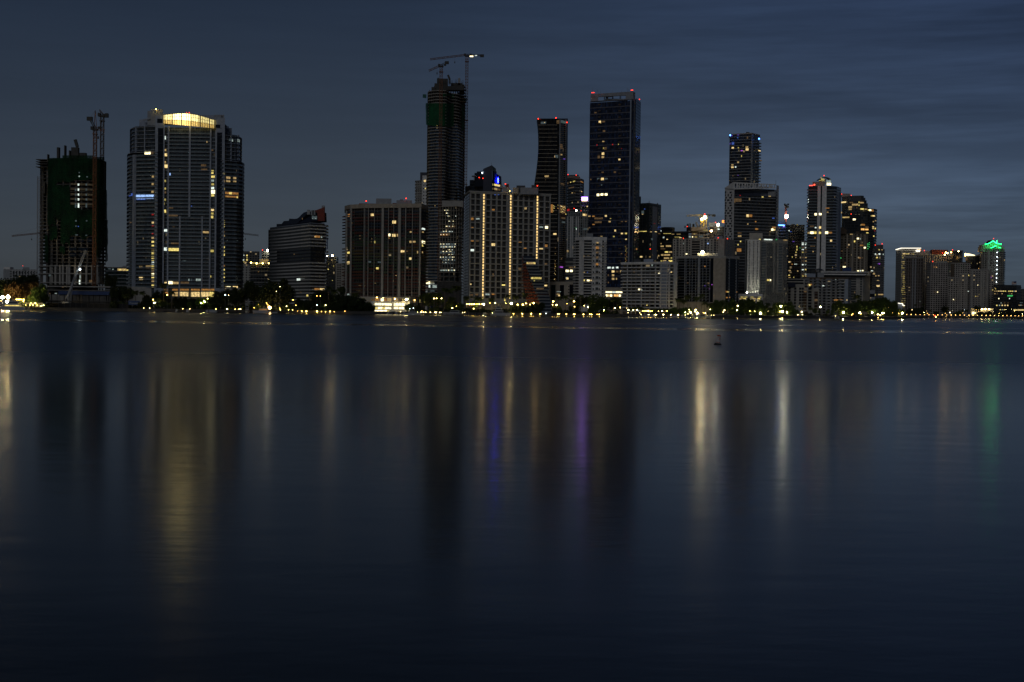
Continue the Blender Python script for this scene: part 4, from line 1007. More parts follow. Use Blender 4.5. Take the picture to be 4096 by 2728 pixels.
b.lits(5, [(683, 606, 30, 22, 'a'), (735, 606, 40, 14, 'c'), (680, 690, 36, 10, 'a'), (683, 814, 34, 14, 'a'), (682, 905, 40, 20, 'C'), (885, 851, 36, 24, 'W'), (884, 520, 30, 14, 'a'), (1188, 507, 30, 20, 'w'), (1137, 824, 36, 16, 'a'), (1187, 884, 30, 14, 'a'), (1340, 888, 36, 16, 'W'), (1385, 862, 30, 22, 'a'), (1340, 685, 36, 14, 'c'), (1388, 688, 34, 24, 'X'), (903, 374, 12, 14, 'b'), (935, 374, 14, 12, 'b'), (981, 1236, 36, 12, 'Y'), (830, 1322, 38, 20, 'c'), (886, 1322, 30, 14, 'a'), (668, 1228, 18, 12, 'W'), (725, 1325, 34, 18, 'd'), (1385, 1035, 30, 14, 'd'), (1385, 1240, 26, 14, 'W'), (735, 818, 30, 10, 'd'), (885, 1140, 16, 30, 'd'), (678, 1330, 30, 14, 'd'), (1137, 1085, 30, 30, 'd'), (1000, 1380, 20, 14, 'Y')], out=.3, seg=1)
# garden wall and lit terrace at its feet
tw = Bld('x', '', [(1868, 1255), (2140, 1262)], 1210, 8, root=b.root); tw.body(M['concrete'], name='terrace_wall')
tw.lits('e', [(590, 608, 60, 40, 'Y'), (640, 612, 60, 36, 'Y'), (690, 605, 40, 30, 'a')], 'lobby_window', .5)
MB().box(X(1874, 1254), X(1960, 1254), 1250, 1255, GZ, Z(1900, 1246, 1254)).build('garden_wall', M['tan_paint'], b.root)
tw.lits('d', [(1745, 728, 110, 26, 'w'), (1590, 740, 120, 8, 'w'), (1400, 690, 60, 40, 'w')], 'terrace_glow', 1.0)  # lamplight on wall and awning, painted as glowing panels

# --- stepped terracotta and glass block in front of the grid tower
b = N_ = Bld('stepped_block', 'terraced block stepping down to the right, terracotta on its left flank and blue glass terraces', [(2092, 1262), (2204, 1250)], 1240, 18)
TR = plain('terrace_edge', (.13, .15, .19), .6)
TC = facade('terracotta_storeys', (.17, .042, .022), (.02, .012, .012), 2.4, 3.4, .55, .3, .85, .01, lstr=.5)
steps = [(955, 1172, 1285), (988, 1178, 1290), (1020, 1200, 1305), (1050, 1208, 1318), (1078, 1218, 1330), (1108, 1230, 1340), (1138, 1238, 1350), (1170, 1244, 1362), (1200, 1258, 1370), (1230, 1270, 1372), (1258, 1278, 1418), (1285, 1290, 1400), (1312, 1305, 1418), (1342, 1312, 1425), (1372, 1325, 1432), (1402, 1332, 1434), (1432, 1335, 1434), (1462, 1335, 1434), (1492, 1335, 1434), (1512, 1335, 1434)]
for k, ((y, x0, x1), (y2, _, _)) in enumerate(zip(steps, steps[1:])):
    D = 1262 - k * .9
    a0, c0 = Q(5, x0, y); a1, c1 = Q(5, x1, y2)
    zt_, zb_ = Z(a0, c0, D), max(GZ, Z(a0, c1, D))
    xa, xb = X(a0, D, c0), X(a1, D, c0)
    MB().box(xa, xb, D, D + 20, zb_ + .9, zt_ - .35).build('glass_storey', M['blue_glass'] if k != 12 else M['brown_pane'], b.root)
    MB().box(xa - .3, xb + .3, D - 1.6, D + 20, zb_ - .2, zb_ + .9).build('terrace', TR, b.root)
    xl = X(Q(5, 1163 + max(0, (k - 6)) * 5.5, y)[0], D, c0)
    if k < 16: MB().box(xl, xa - .3, D + .5, D + 20, zb_, zt_ - .7).build('terracotta_wall', TC, b.root)
    mb = MB()
    for j in range(1, 8):
        xx = xa + (xb - xa) * j / 8; mb.bar((xx, D - .1, zb_ + .9), (xx, D - .1, zt_ - .35), .18)
    mb.build('mullions', M['navy_paint'], b.root)
def npan(x, y, w, h, t, D):
    q0, q1 = Q(5, x - w / 2, y - h / 2), Q(5, x + w / 2, y + h / 2)
    p0, p1 = P(q0[0], q1[1], D), P(q1[0], q0[1], D)
    MB().box(p0.x, p1.x, D, D + .1, p0.z, p1.z).build('lit_window', TONE[t], b.root)
for x, y, w, h, t in ((1247, 1028, 84, 18, 'w'), (1210, 1028, 12, 16, 'Y'), (1275, 1026, 20, 12, 'Y'), (1300, 1170, 90, 18, 'y'), (1255, 1170, 20, 16, 'Y'), (1340, 1168, 10, 14, 'W'), (1276, 1195, 10, 10, 'y'), (1390, 1496, 22, 14, 'C'), (1330, 1270, 70, 14, 'd')): npan(x, y, w, h, t, 1248)
for k in range(9):
    y = 1105 + k * 30; q0, q1 = Q(5, 1140, y), Q(5, 1176, y)
    MB().box(X(q0[0], 1262), X(q1[0], 1262), 1261, 1270, Z(q0[0], y / 2.376 + 620, 1262), Z(q0[0], y / 2.376 + 620, 1262) + 1).build('side_balcony', M['brown_paint'], b.root)

# --- dark tower with a drawn-in waist
b = O_ = Bld('waisted_tower', 'dark glass tower with a curved drawn-in waist and thin pale floor lines', [(2146, 1490), (2236, 1480), (2270, 1496)], 474, 26, ry=800)
prof = [(410, 195), (440, 200), (500, 207), (570, 211), (640, 213), (740, 212), (850, 205), (920, 197), (980, 190), (1060, 178), (1150, 165), (1250, 155), (1390, 148), (1568, 146)]
def ox(py):
    y = (py - 330) * 2.852
    for (ya, xa), (yb, xb) in zip(prof, prof[1:]):
        if y <= yb: return 2080 + (xa + (xb - xa) * (y - ya) / (yb - ya)) / 2.852
    return 2080 + 146 / 2.852
rows = [474 + (1128 - 474) * k / 60 for k in range(61)]
GW = facade('waisted_glass', (.012, .013, .017), (.008, .010, .014), 1.6, 4.15, .9, .04, .98, .004, lstr=.3, dim=.003)
left, front = MB(), MB()
vz = 0
def cn(py): return 2236.5 + (474 - py) * .0115, 2271.5 + (474 - py) * .0085
for ya, yb in zip(rows, rows[1:]):
    pa, pb_ = P(ox(ya), ya, 1490), P(ox(yb), yb, 1490); ca, cb_ = P(cn(ya)[0], ya, 1480), P(cn(yb)[0], yb, 1480); ra, rb_ = P(cn(ya)[1], ya - 0, 1496), P(cn(yb)[1], yb, 1496)
    hz = pa.z - pb_.z; v0 = pb_.z
    front.face([pb_, cb_, ca, pa], [(0, v0), (cb_.x - pb_.x, v0), (ca.x - pa.x, v0 + hz), (0, v0 + hz)])
    front.face([cb_, rb_, ra, ca], [(40, v0), (58, v0), (58, v0 + hz), (40, v0 + hz)])
    bk = Vector((0, 26, 0)); left.face([pb_ + bk, pb_, pa, pa + bk]); left.face([rb_, rb_ + bk, ra + bk, ra]); left.face([rb_ + bk, pb_ + bk, pa + bk, ra + bk])
p = P(ox(474), 474, 1490); c = P(2236.5, 474, 1480); r = P(2271.5, 474, 1496)
left.face([p, c, r, r + bk, p + bk])
front.build('glass_wall', GW, b.root); left.build('rear_wall', M['dark_paint'], b.root)
y = 500.0
while y < 1120:
    p0, p1 = P(ox(y) + 1, y, 1489), P(2229, y, 1480)
    MB().bar(p0, p1, .5, .45).build('floor_line', M['tan_paint'], b.root)
    q0, q1 = P(2240, y + 1, 1480), P(2263, y + 3, 1492)
    MB().bar(q0 - Vector((0, .8, 0)), q1 - Vector((0, .8, 0)), 1.4, .5).build('balcony', M['tan_paint'], b.root)
    q0, q1 = P(2240, y + 9, 1480), P(2263, y + 11, 1492)
    MB().bar(q0 - Vector((0, .8, 0)), q1 - Vector((0, .8, 0)), 1.4, .45).build('balcony', M['tan_paint'], b.root)
    y += 16.3
for xx in (2239, 2263):
    MB().bar(P(xx + 1, 478, 1479.5 if xx < 2250 else 1491), P(xx - 6, 1125, 1479.5 if xx < 2250 else 1491), .8).build('pier', M['grey_paint'], b.root)
for x, y in ((208, 414), (410, 404), (535, 455)): b.beacon(*Q(6, x, y), 1487, 1.0)
b.lits(6, [(283, 456, 10, 8, 'W'), (270, 460, 60, 24, 'k'), (435, 450, 30, 40, 'd'), (496, 457, 10, 12, 'g'), (490, 450, 60, 30, 'k'), (400, 845, 12, 24, 'w'), (425, 850, 24, 24, 'k'), (466, 730, 26, 50, 'd'), (468, 820, 18, 20, 'w'), (310, 1070, 40, 20, 'w'), (480, 1160, 40, 20, 'd'), (500, 870, 20, 18, 'v'), (293, 1110, 4, 20, 'd'), (235, 1224, 34, 26, 'w'), (480, 1460, 20, 90, 'd')], out=.6)
b.lits(5, [(1395, 202, 36, 12, 'w'), (1490, 10, 30, 20, 'k'), (1548, 600, 36, 20, 'd'), (1548, 640, 30, 20, 'k'), (1474, 752, 30, 16, 'W'), (1530, 1066, 26, 14, 'p'), (1530, 985, 8, 20, 'd')], out=.7)
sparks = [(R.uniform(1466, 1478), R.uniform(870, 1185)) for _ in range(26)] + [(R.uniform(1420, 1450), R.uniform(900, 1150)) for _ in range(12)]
b.lits(5, [(x, y, 5, 5, R.choice('WwyYa')) for x, y in sparks], 'lamp_reflection', .4)  # small glowing panes painted in for lamps reflected in the glass
# amber soffit storey
for x0, y0, x1, y1, t in ((340, 1392, 382, 1485, 'a'), (438, 1402, 505, 1492, 'd')):
    b.panel(*Q(6, x0, y0), *Q(6, x1, y1), TONE[t], 'amber_soffit', 1.6, .2)
b.panel(*Q(6, 436, 1500), *Q(6, 512, 1535), M['terracotta'], 'amber_band', 1.6, .2)
b.lits(6, [(R.uniform(440, 500), R.uniform(1400, 1480), 5, 5, R.choice('WYA')) for _ in range(22)] + [(R.uniform(388, 402), R.uniform(1400, 1490), 4, 4, 'Y') for _ in range(8)] + [(455, 1416, 12, 8, 'X'), (472, 1416, 10, 8, 'Y'), (505, 1502, 10, 8, 'Y'), (346, 1410, 8, 30, 'A')], 'string_lamp', 1.8)

# low beige block beneath it
b = Bld('apartment_block', 'low beige block with small windows beneath the waisted dark tower', [(2196, 1345), (2292, 1340)], 1127, 20)
b.body(M['tan_paint']); b.panel(2240, 1140, 2256, 1195, M['dark_glass'], 'stair_glazing', .2, .2); b.panel(2278, 1138, 2292, 1190, M['dark_glass'], 'stair_glazing', .2, .2); b.panel(2204, 1140, 2222, 1200, M['green_glass'], 'stair_glazing', .2, .2)
b.grid(0, [b.hit(2273, 1150)[1]], [b.z(y) for y in (1148, 1160, 1172, 1184)], 1, 1, M['dark_glass'])
b.lits('e', [(1062, 392, 80, 8, 'c'), (1055, 440, 50, 14, 'w'), (1072, 462, 30, 22, 'W')], out=.4)

# behind the waisted tower
b = Bld('balcony_tower', 'rounded far tower with stacked balconies between the waisted tower and the navy one', [(2268, 2150), (2300, 2120), (2318, 2122), (2328, 2140)], 716, 30)
b.body(F_FARD); b.slabs(b.floors(44)[8:], 1.8, .8, M['grey_paint'], 'balcony')
t_ = Bld('x', '', [(2266, 2130), (2312, 2125)], 699, 20, root=b.root); t_.body(M['dark_paint'], z0=b.zt, name='crown'); t_.slabs([t_.zt - 4], 2, 1.2, M['tan_paint'], 'crown_band')
b.beacon(2272, 698, 2118, 1.0); b.beacon(2304.5, 700.5, 2118, 1.0)
b.lits(6, [(592, 1138, 10, 8, 'Y'), (630, 1128, 24, 12, 'y'), (690, 1134, 30, 10, 'a'), (688, 1244, 8, 8, 'W'), (610, 1260, 14, 10, 'w'), (562, 1455, 30, 22, 'r'), (555, 1150, 20, 20, 'd'), (600, 1200, 60, 10, 'd')], out=2)
b.beacon(*Q(6, 617, 1437), 2110, .9); b.beacon(*Q(6, 697, 1464), 2110, .9); b.beacon(*Q(6, 738, 1466), 2110, .9)
b = Bld('office_block', 'block topped by a glowing violet screen, peeping out left of the navy tower', [(2326, 1900), (2356, 1900)], 808, 20)
b.body(F_FARD); b.slabs(b.floors(26)[10:], 1, .7, M['grey_paint'])
v = MB(); a_, c_ = P(*Q(6, 702, 1345), 1898), P(*Q(6, 772, 1308), 1898)
v.box(a_.x, c_.x, 1896, 1898, a_.z, c_.z); v.build('violet_screen', M['neon_violet'], b.root)
MB().ball(P(*Q(6, 641, 1462), 1890), 1.0, 6, 4).build('roof_floodlight', M['flood'], b.root)
b.lits(6, [(735, 1354, 64, 10, 'W'), (766, 1415, 12, 12, 'W'), (740, 1322, 50, 30, 'C')], out=2.2)
b = Bld('apartment_tower', 'pale tower with pinkish white ribs and greenish panes in front of the violet screen', [(2264, 1810), (2300, 1800), (2352, 1805)], 846, 22)
b.body(facade('ribbed_pale_wall', (.34, .36, .37), (.03, .05, .055), 3.0, 3.3, .62, .12, .92, .03, lstr=.3, dim=.01))
b.slabs([b.zt - 6, b.zt], .5, .8, M['grey_paint'], 'cornice')
for px in (2268, 2282, 2289, 2303, 2311, 2333, 2344): b.pierpx(px, px + 3, 866, 1030, .9, M['white_paint'] if px < 2312 else M['pale_concrete'])
b.lits(7, [(605, 193, 30, 26, 'W'), (632, 196, 20, 24, 'w'), (540, 160, 20, 6, 'k'), (505, 380, 8, 18, 'C'), (500, 365, 6, 6, 'g'), (385, 520, 10, 20, 'W'), (384, 665, 12, 26, 'w'), (403, 668, 12, 26, 'w'), (622, 380, 50, 20, 'k')], out=1.0)
b = Bld('office_block', 'low dark banded office block with two bright white windows left of the white condominium', [(2262, 1460), (2308, 1460)], 1030, 20)
b.body(M['dark_paint']); 
for y in (800, 850, 895, 955, 1000, 1050): q = Q(7, 365, y); b.panel(q[0], q[1], 2308, q[1] + 7, M['pale_concrete'], 'spandrel', .3, .3)
b.lits(7, [(388, 926, 38, 28, 'X'), (441, 926, 38, 28, 'X'), (390, 1024, 30, 26, 'W'), (440, 882, 60, 20, 'd'), (492, 880, 16, 22, 'W'), (375, 1015, 8, 14, 'C')], out=.3)

# --- tall navy tower with the open crown frame
b = S_ = Bld('navy_tower', 'tall navy glass tower with an open framed crown and red roof lights', [(2355, 1625), (2530, 1600)], 401, 40, ry=800, ref=1)
b.body(F_NAVY)
b.pierpx(2517.5, 2522, 400, 1100, .8, M['pale_blue_paint'], 'corner_pier'); 
cp = Bld('x', '', [(2522, 1600), (2538, 1612)], 391, 26, ry=800, root=b.root); cp.body(M['dark_paint'], name='recessed_corner')
cp.pierpx(2526, 2534, 366, 1100, .6, M['pale_blue_paint'], 'corner_pier')
rg = Bld('x', '', [(2538, 1610), (2558, 1640)], 392, 30, ry=800, root=b.root)
rg.body(facade('navy_tower_side', (.10, .14, .18), (.07, .11, .15), 3.0, 3.3, .9, .05, .9, .0, slab=(.05, .07, .09), sh=.15), name='side_wall')
for k in range(0, 46): cp.panel(2535, 410 + k * 15, 2538, 417 + k * 15, M['tan_paint'], 'corner_balcony', .9, .9)
y = 405.0; k = 0; SPN = plain('spandrel_metal', (.14, .14, .17), .5)
while y < 1120:
    zl = b.z(y, 2440); 
    b.rails(0, 0, b.segs[0][2] - 2, [zl], .45, 1.0, SPN, 'spandrel_band', .5)
    y += 25.2 if y < 900 else 24.6
for xx in (2393, 2475):
    for k in range(0, 56): 
        if k % 2 == 0: b.panel(xx - 1, 416 + k * 12.5, xx + 10, 421 + k * 12.5, M['brown_paint'], 'recessed_balcony', .6, .4)
    b.pierpx(xx - 1, xx + .4, 414, 1110, .3, M['black_mesh'], 'recess')
# crown: a frame of metal round a long opening
D0, D1 = 1622, 1600
cD = lambda px: D0 + (D1 - D0) * (px - 2363) / (2533 - 2363)
outer = [(808, 215), (808, 133), (1292, 101), (1292, 188)]; inner = [(893, 207), (893, 163), (1208, 147), (1208, 182)]
f_ = MB(); qf = lambda pts: [P(*Q(6, x, y), cD(Q(6, x, y)[0])) for x, y in pts]
fo, fi = qf(outer), qf(inner); dv = Vector((0, 3, 0))
for a, c in ((0, 1), (1, 2), (2, 3)):
    f_.face([fo[a], fi[a], fi[c], fo[c]]); f_.face([fo[a] + dv, fo[c] + dv, fi[c] + dv, fi[a] + dv]); f_.face([fo[a], fo[c], fo[c] + dv, fo[a] + dv]); f_.face([fi[a], fi[a] + dv, fi[c] + dv, fi[c]])
f_.face([fo[0], fo[3], fi[3], fi[0]]); f_.face([fi[0], fi[3], fi[3] + dv, fi[0] + dv])
f_.build('crown_frame', M['grey_paint'], b.root)
for x in (960, 968, 1055, 1062, 1140, 1150): MB().bar(P(*Q(6, x, 200), 1616), P(*Q(6, x, 152), 1616), .6).build('crown_strut', M['dark_paint'], b.root)
mach = MB().bar(P(*Q(6, 975, 165), 1618), P(*Q(6, 1050, 160), 1618), 1.0).bar(P(*Q(6, 985, 200), 1618), P(*Q(6, 996, 170), 1618), 2.4); mach.build('window_cleaning_cradle', M['dark_paint'], b.root)
MB().box(X(2420, 1620), X(2500, 1620), 1618, 1624, Z(2460, 402, 1620), Z(2460, 396, 1620)).build('roof_plant_room', M['dark_paint'], b.root)
for x, y in ((822, 116), (842, 115), (1270, 87), (1284, 87), (1363, 192)): b.beacon(*Q(6, x, y), 1612, .85)
an = MB()
for x, y0, y1 in ((828, 128, 60), (880, 124, 75), (890, 124, 80), (1224, 105, 55), (1240, 103, 75), (920, 122, 100), (1055, 113, 92), (1160, 106, 92)): an.bar(P(*Q(6, x, y0), 1612), P(*Q(6, x, y1), 1612), .22)
an.build('roof_antennas', M['steel'], b.root)
b.lits(6, [(912, 452, 26, 30, 'W'), (956, 446, 28, 18, 'd'), (862, 344, 24, 14, 'd'), (960, 554, 26, 20, 'd'), (952, 673, 22, 12, 'w'), (880, 714, 10, 14, 'r'), (1058, 708, 12, 12, 'r'), (1126, 705, 8, 12, 'y'), (976, 752, 26, 28, 'd'), (954, 750, 8, 20, 'y'), (948, 812, 28, 26, 'W'), (947, 850, 28, 24, 'w'), (901, 850, 26, 30, 'd'), (1136, 880, 22, 20, 'W'), (1084, 1023, 24, 18, 'd'), (942, 1100, 32, 26, 'W'), (985, 1098, 32, 18, 'k'), (810, 1106, 14, 16, 'd'), (895, 1100, 26, 20, 'k'), (892, 1282, 28, 26, 'X'), (937, 1278, 30, 24, 'X'), (984, 1277, 30, 24, 'X'), (793, 1525, 26, 12, 'w'), (841, 1526, 28, 14, 'a'), (981, 1522, 20, 18, 'W'), (1160, 755, 6, 6, 'r'), (945, 1025, 26, 14, 'd'), (932, 1170, 14, 14, 'k')], out=.5)
b.lits(7, [(680, 212, 30, 14, 'w'), (733, 212, 30, 14, 'a'), (895, 210, 24, 18, 'W'), (800, 240, 110, 24, 'd'), (795, 290, 90, 24, 'd'), (945, 282, 26, 18, 'w'), (735, 320, 30, 12, 'a'), (1018, 400, 20, 22, 'W'), (1106, 438, 26, 18, 'W'), (1158, 437, 24, 18, 'Y'), (1000, 477, 20, 16, 'y'), (1158, 513, 20, 14, 'W'), (838, 474, 24, 8, 'w'), (957, 242, 16, 10, 'y'), (682, 362, 20, 16, 'd'), (1106, 282, 26, 12, 'd'), (1158, 280, 26, 12, 'd'), (1100, 700, 20, 14, 'd'), (938, 884, 40, 22, 'C'), (988, 886, 26, 22, 'C'), (1045, 882, 36, 20, 'C'), (880, 884, 24, 16, 'c'), (1106, 885, 30, 12, 'c'), (990, 934, 34, 26, 'W'), (1042, 934, 34, 22, 'd'), (1094, 932, 28, 24, 'w'), (990, 983, 30, 26, 'w'), (928, 983, 14, 24, 'd'), (990, 1030, 34, 26, 'w'), (1034, 1030, 14, 24, 'w'), (928, 1078, 14, 20, 'd')] + [(1160 + R.uniform(-14, 14), y, 5, 5, R.choice('wya')) for y in range(600, 830, 9)], out=.55)  # closing column of random sparkles paints lamp reflections in the glass as glow
rg.lits(7, [(1285, 360, 40, 8, 'b'), (1310, 355, 20, 8, 'b'), (1262, 355, 8, 14, 'b'), (1292, 640, 14, 20, 'a'), (1270, 520, 14, 20, 'd')], out=.4)
pdm = Bld('x', '', [(2418, 1575), (2502, 1570)], 1150, 20, root=b.root); pdm.body(M['tan_paint'], name='podium_wall')
pdm.lits(7, [(x, 1204, 44, 18, 'X' if x != 1000 else 'C') for x in (905, 950, 1000, 1048, 1090)] + [(x, 1248, 26, 26, t) for x, t in ((900, 'X'), (930, 'W'), (962, 'X'), (1012, 'A'), (1042, 'A'), (1076, 'X'))] + [(1120, 1205, 26, 16, 'C'), (1122, 1250, 20, 16, 'c')], 'podium_window', .3)

# --- white ribbed condominium
b = T_ = Bld('condominium', 'white condominium with stacked balconies and a plain wall shaft in front of the navy tower', [(2300, 1342), (2334, 1330), (2424, 1334)], 947, 24, ref=1)
b.body(M['white_paint'])
n = 20; zs = b.floors(n, b.z(1186, 2360), b.z(962, 2360))
for s_, x0, x1 in ((0, 2302, 2316), (1, 2335, 2366)):
    b.panel(x0, 958, x1, 1186, M['dark_glass'], 'balcony_glazing', .1, .1)
b.balcony(0, -1, b.hit(2317, 1050)[1], zs[:-1], 1.6, .35, M['white_paint'], .85, M['pale_concrete'])
i, u0, _ = b.hit(2335, 1050); u1 = b.hit(2367, 1050, i)[1]; b.balcony(i, u0, u1, zs[:-1], 1.5, .35, M['white_paint'], .85, M['pale_concrete'])
i, u0, _ = b.hit(2407, 1050); u1 = b.hit(2425, 1050, i)[1]; b.balcony(i, u0, u1, zs[:-1], 1.8, .35, M['white_paint'], .8, M['pale_concrete'])
b.panel(2408, 958, 2414, 1186, M['dark_glass'], 'balcony_glazing', .1, .1)
b.grid(1, [b.hit(x, 1050, 1)[1] for x in (2372, 2396)], [z + .9 for z in zs[:-1:2]], 1.1, 1.7, M['dark_glass'])
b.grid(1, [b.hit(2383, 1050, 1)[1]], [z + .3 for z in zs[:-1:2]], 2.6, 3.0, M['curtain_pane'])
u0 = b.hit(2368, 1050, 1)[1]; b.balcony(1, u0, b.hit(2407, 1050, 1)[1], zs[:-1:2], .9, .35, M['white_paint'], .7, M['pale_concrete'])
b.slabs([b.zt - 3], .4, 3, M['white_paint'], 'parapet'); b.roofbox(2345, 2372, 934, 948, 1342, M['grey_paint'])
b.lits(7, [(658, 596, 12, 12, 'Y'), (780, 560, 28, 14, 'w'), (778, 625, 34, 30, 'a'), (780, 685, 30, 20, 'd'), (608, 737, 16, 16, 'w'), (660, 738, 26, 18, 'w'), (776, 840, 30, 26, 'a'), (608, 948, 14, 16, 'w'), (651, 948, 10, 16, 'b'), (608, 1052, 14, 24, 'Y'), (660, 1053, 34, 24, 'X'), (696, 1054, 12, 20, 'W'), (776, 750, 30, 24, 'd'), (855, 605, 8, 10, 'w')], out=1.0)
# --- dark green office tower and lit glass office behind the wide condominium
b = Bld('office_tower', 'dark green ribbed glass tower with a pale vertical light slot right of the navy tower', [(2548, 1760), (2594, 1745), (2642, 1775)], 811, 30)
b.body(facade('green_office_glass', (.035, .05, .05), (.012, .03, .030), 1.8, 3.7, .72, .14, .9, .015, lstr=.4, dim=.003))
b.pierpx(2609, 2626, 826, 1040, .6, M['pale_blue_paint'], 'pale_slot'); b.roofbox(2552, 2564, 786, 812, 1765, M['navy_paint'])
for px in (2556, 2570, 2595, 2627): b.pierpx(px, px + 1.5, 812, 1040, .5, M['dark_paint'])
an = MB()
for x in (1455, 1462, 1553, 1575): an.bar(P(*Q(7, x, 70 if x > 1500 else 35), 1762), P(*Q(7, x, 40 if x > 1500 else 8), 1762), .3)
an.build('roof_antennas', M['steel'], b.root)
b.lits(7, [(1378, 186, 18, 10, 'w'), (1380, 160, 30, 40, 'k'), (1355, 410, 60, 8, 'y'), (1405, 410, 50, 8, 'Y'), (1360, 742, 30, 18, 'W'), (1464, 742, 10, 18, 'w'), (1578, 728, 14, 18, 'w'), (1540, 415, 26, 8, 'W'), (1478, 416, 20, 12, 'w'), (1522, 308, 16, 6, 'r'), (1558, 662, 8, 14, 'd'), (1585, 440, 30, 10, 'd'), (1495, 720, 8, 12, 'd'), (1405, 118, 14, 8, 'b'), (1490, 512, 20, 24, 'k')], out=.7)
b.beacon(*Q(7, 1472, 640), 1740, .8, stem=10)
b = Bld('office_block', 'dark glass office block with rows of lit ceilings beside the pale apartment block', [(2641, 1815), (2752, 1800)], 927, 30)
b.body(GLO); b.slabs(b.floors(15)[3:], .4, .7, M['dark_paint'])
dr = Bld('x', '', [(2642, 1822), (2656, 1812), (2684, 1812), (2697, 1820)], 908, 20, root=b.root); dr.body(M['black_mesh'], z0=b.zt, name='roof_drum')
b.lits(8, [(84, 870, 10, 8, 'C'), (135, 890, 60, 4, 'y'), (107, 920, 12, 10, 'C'), (215, 918, 46, 8, 'y'), (135, 936, 12, 6, 'W'), (95, 990, 26, 10, 'w'), (145, 988, 40, 12, 'w'), (130, 1035, 26, 10, 'Y'), (160, 1035, 26, 10, 'w'), (95, 1058, 16, 12, 'w'), (132, 1058, 50, 12, 'w'), (130, 1083, 40, 12, 'w'), (160, 1105, 30, 12, 'Y'), (115, 1103, 26, 10, 'w'), (85, 968, 10, 10, 'w'), (100, 1010, 40, 6, 'd'), (180, 895, 20, 4, 'w'), (225, 895, 30, 4, 'w'), (238, 922, 20, 6, 'W'), (168, 1082, 12, 10, 'y'), (90, 1105, 14, 8, 'y')])

# --- unfinished block with floodlit cranes on the roof
b = Y_ = Bld('block_under_construction', 'unfinished block with a glazed wedge roof under two floodlit yellow crane masts', [(2748, 1885), (2830, 1870), (2840, 1880)], 927, 26)
b.body(M['dark_concrete'], inset=5); zs = b.floors(24)
b.slabs([b.z(954), b.z(942), b.z(927)], .6, 1.6, M['pale_concrete'], 'floor_slab')
for px in (2749, 2766, 2796, 2815, 2829): b.pierpx(px, px + 2.5, 928, 956, .4, M['pale_concrete'], 'column')
wdg = MB(); pts = [(666, 695), (1180, 690), (1180, 755), (700, 815), (666, 815)]
qz = lambda x, y: (2680 + x / 7.85, 820 + y / 7.85)
fr = [P(*qz(x, y), 1872) for x, y in pts]; bk_ = [p + Vector((0, 12, 0)) for p in fr]
wdg.face(fr); wdg.face(list(reversed(bk_)))
for k in range(5): wdg.face([fr[k], bk_[k], bk_[(k + 1) % 5], fr[(k + 1) % 5]])
wdg.build('roof_wedge', M['tan_paint'], b.root)
for x0, y0, x1, y1, t in ((690, 818, 900, 838, 'w'), (900, 800, 1050, 836, 'w'), (1050, 780, 1180, 840, 'y'), (530, 895, 550, 945, 'Y'), (690, 875, 860, 930, 'd'), (595, 970, 655, 1050, 'c'), (680, 985, 720, 1055, 'X'), (730, 970, 860, 1050, 'd'), (785, 1000, 850, 1020, 'Y'), (600, 1030, 650, 1052, 'Y'), (750, 908, 790, 920, 'Y'), (900, 960, 1040, 1040, 'k')):
    b.panel(*qz(x0, y0), *qz(x1, y1), TONE[t], 'lit_window', .2, .1)
b.roofbox(2746, 2765, 909, 930, 1884, M['black_mesh'], 10)
for x, yt, yb in ((545, 600, 690), (565, 590, 690), (630, 575, 690), (720, 590, 690), (750, 600, 690), (870, 610, 690), (940, 612, 690), (470, 650, 700)):
    q = qz(x, yt); b.roofbox(q[0] - 2.5, q[0] + 3, q[1], qz(x, yb)[1], 1893, M['dark_concrete'], 5, 'wall_stub')
MB().bar(P(*qz(860, 660), 1868), P(*qz(815, 530), 1868), 2.2).build('concrete_boom', M['hull_white'], b.root)
b.beacon(*qz(543, 676), 1870, .8)
b = Bld('apartment_block', 'tan block with a floodlit roof left of the perforated white tower', [(2836, 1870), (2868, 1860), (2900, 1870)], 905, 22)
b.body(F_FAR); b.roofbox(2834, 2868, 890, 906, 1872, M['grey_paint']); b.beacon(*qz(1430, 548), 1858, 1.0)
MB().ball(P(*qz(1512, 618), 1856), 1.6, 7, 5).build('roof_floodlight', M['flood'], b.root); MB().ball(P(*qz(1300, 815), 1850), 1.1, 7, 5).build('roof_floodlight', M['lamp_orange'], b.root)
rs = MB(); p0 = P(*qz(1648, 552), 1856)
s_ = 10 / 7.85 / 5850 * 1856
for a, c in (((0, 0), (0, 6)), ((2, 0), (2, 6)), ((2, 6), (5, 6)), ((5, 0), (4, 1)), ((0, 6), (1, 7))): rs.bar(p0 + Vector((a[0] * s_, 0, a[1] * s_)), p0 + Vector((c[0] * s_, 0, c[1] * s_)), 1.0)
rs.build('red_sign_lettering', M['sign_red'], b.root)
b.lits(8, [(536, 856, 14, 10, 'C'), (536, 822, 16, 12, 'C')], out=.5)
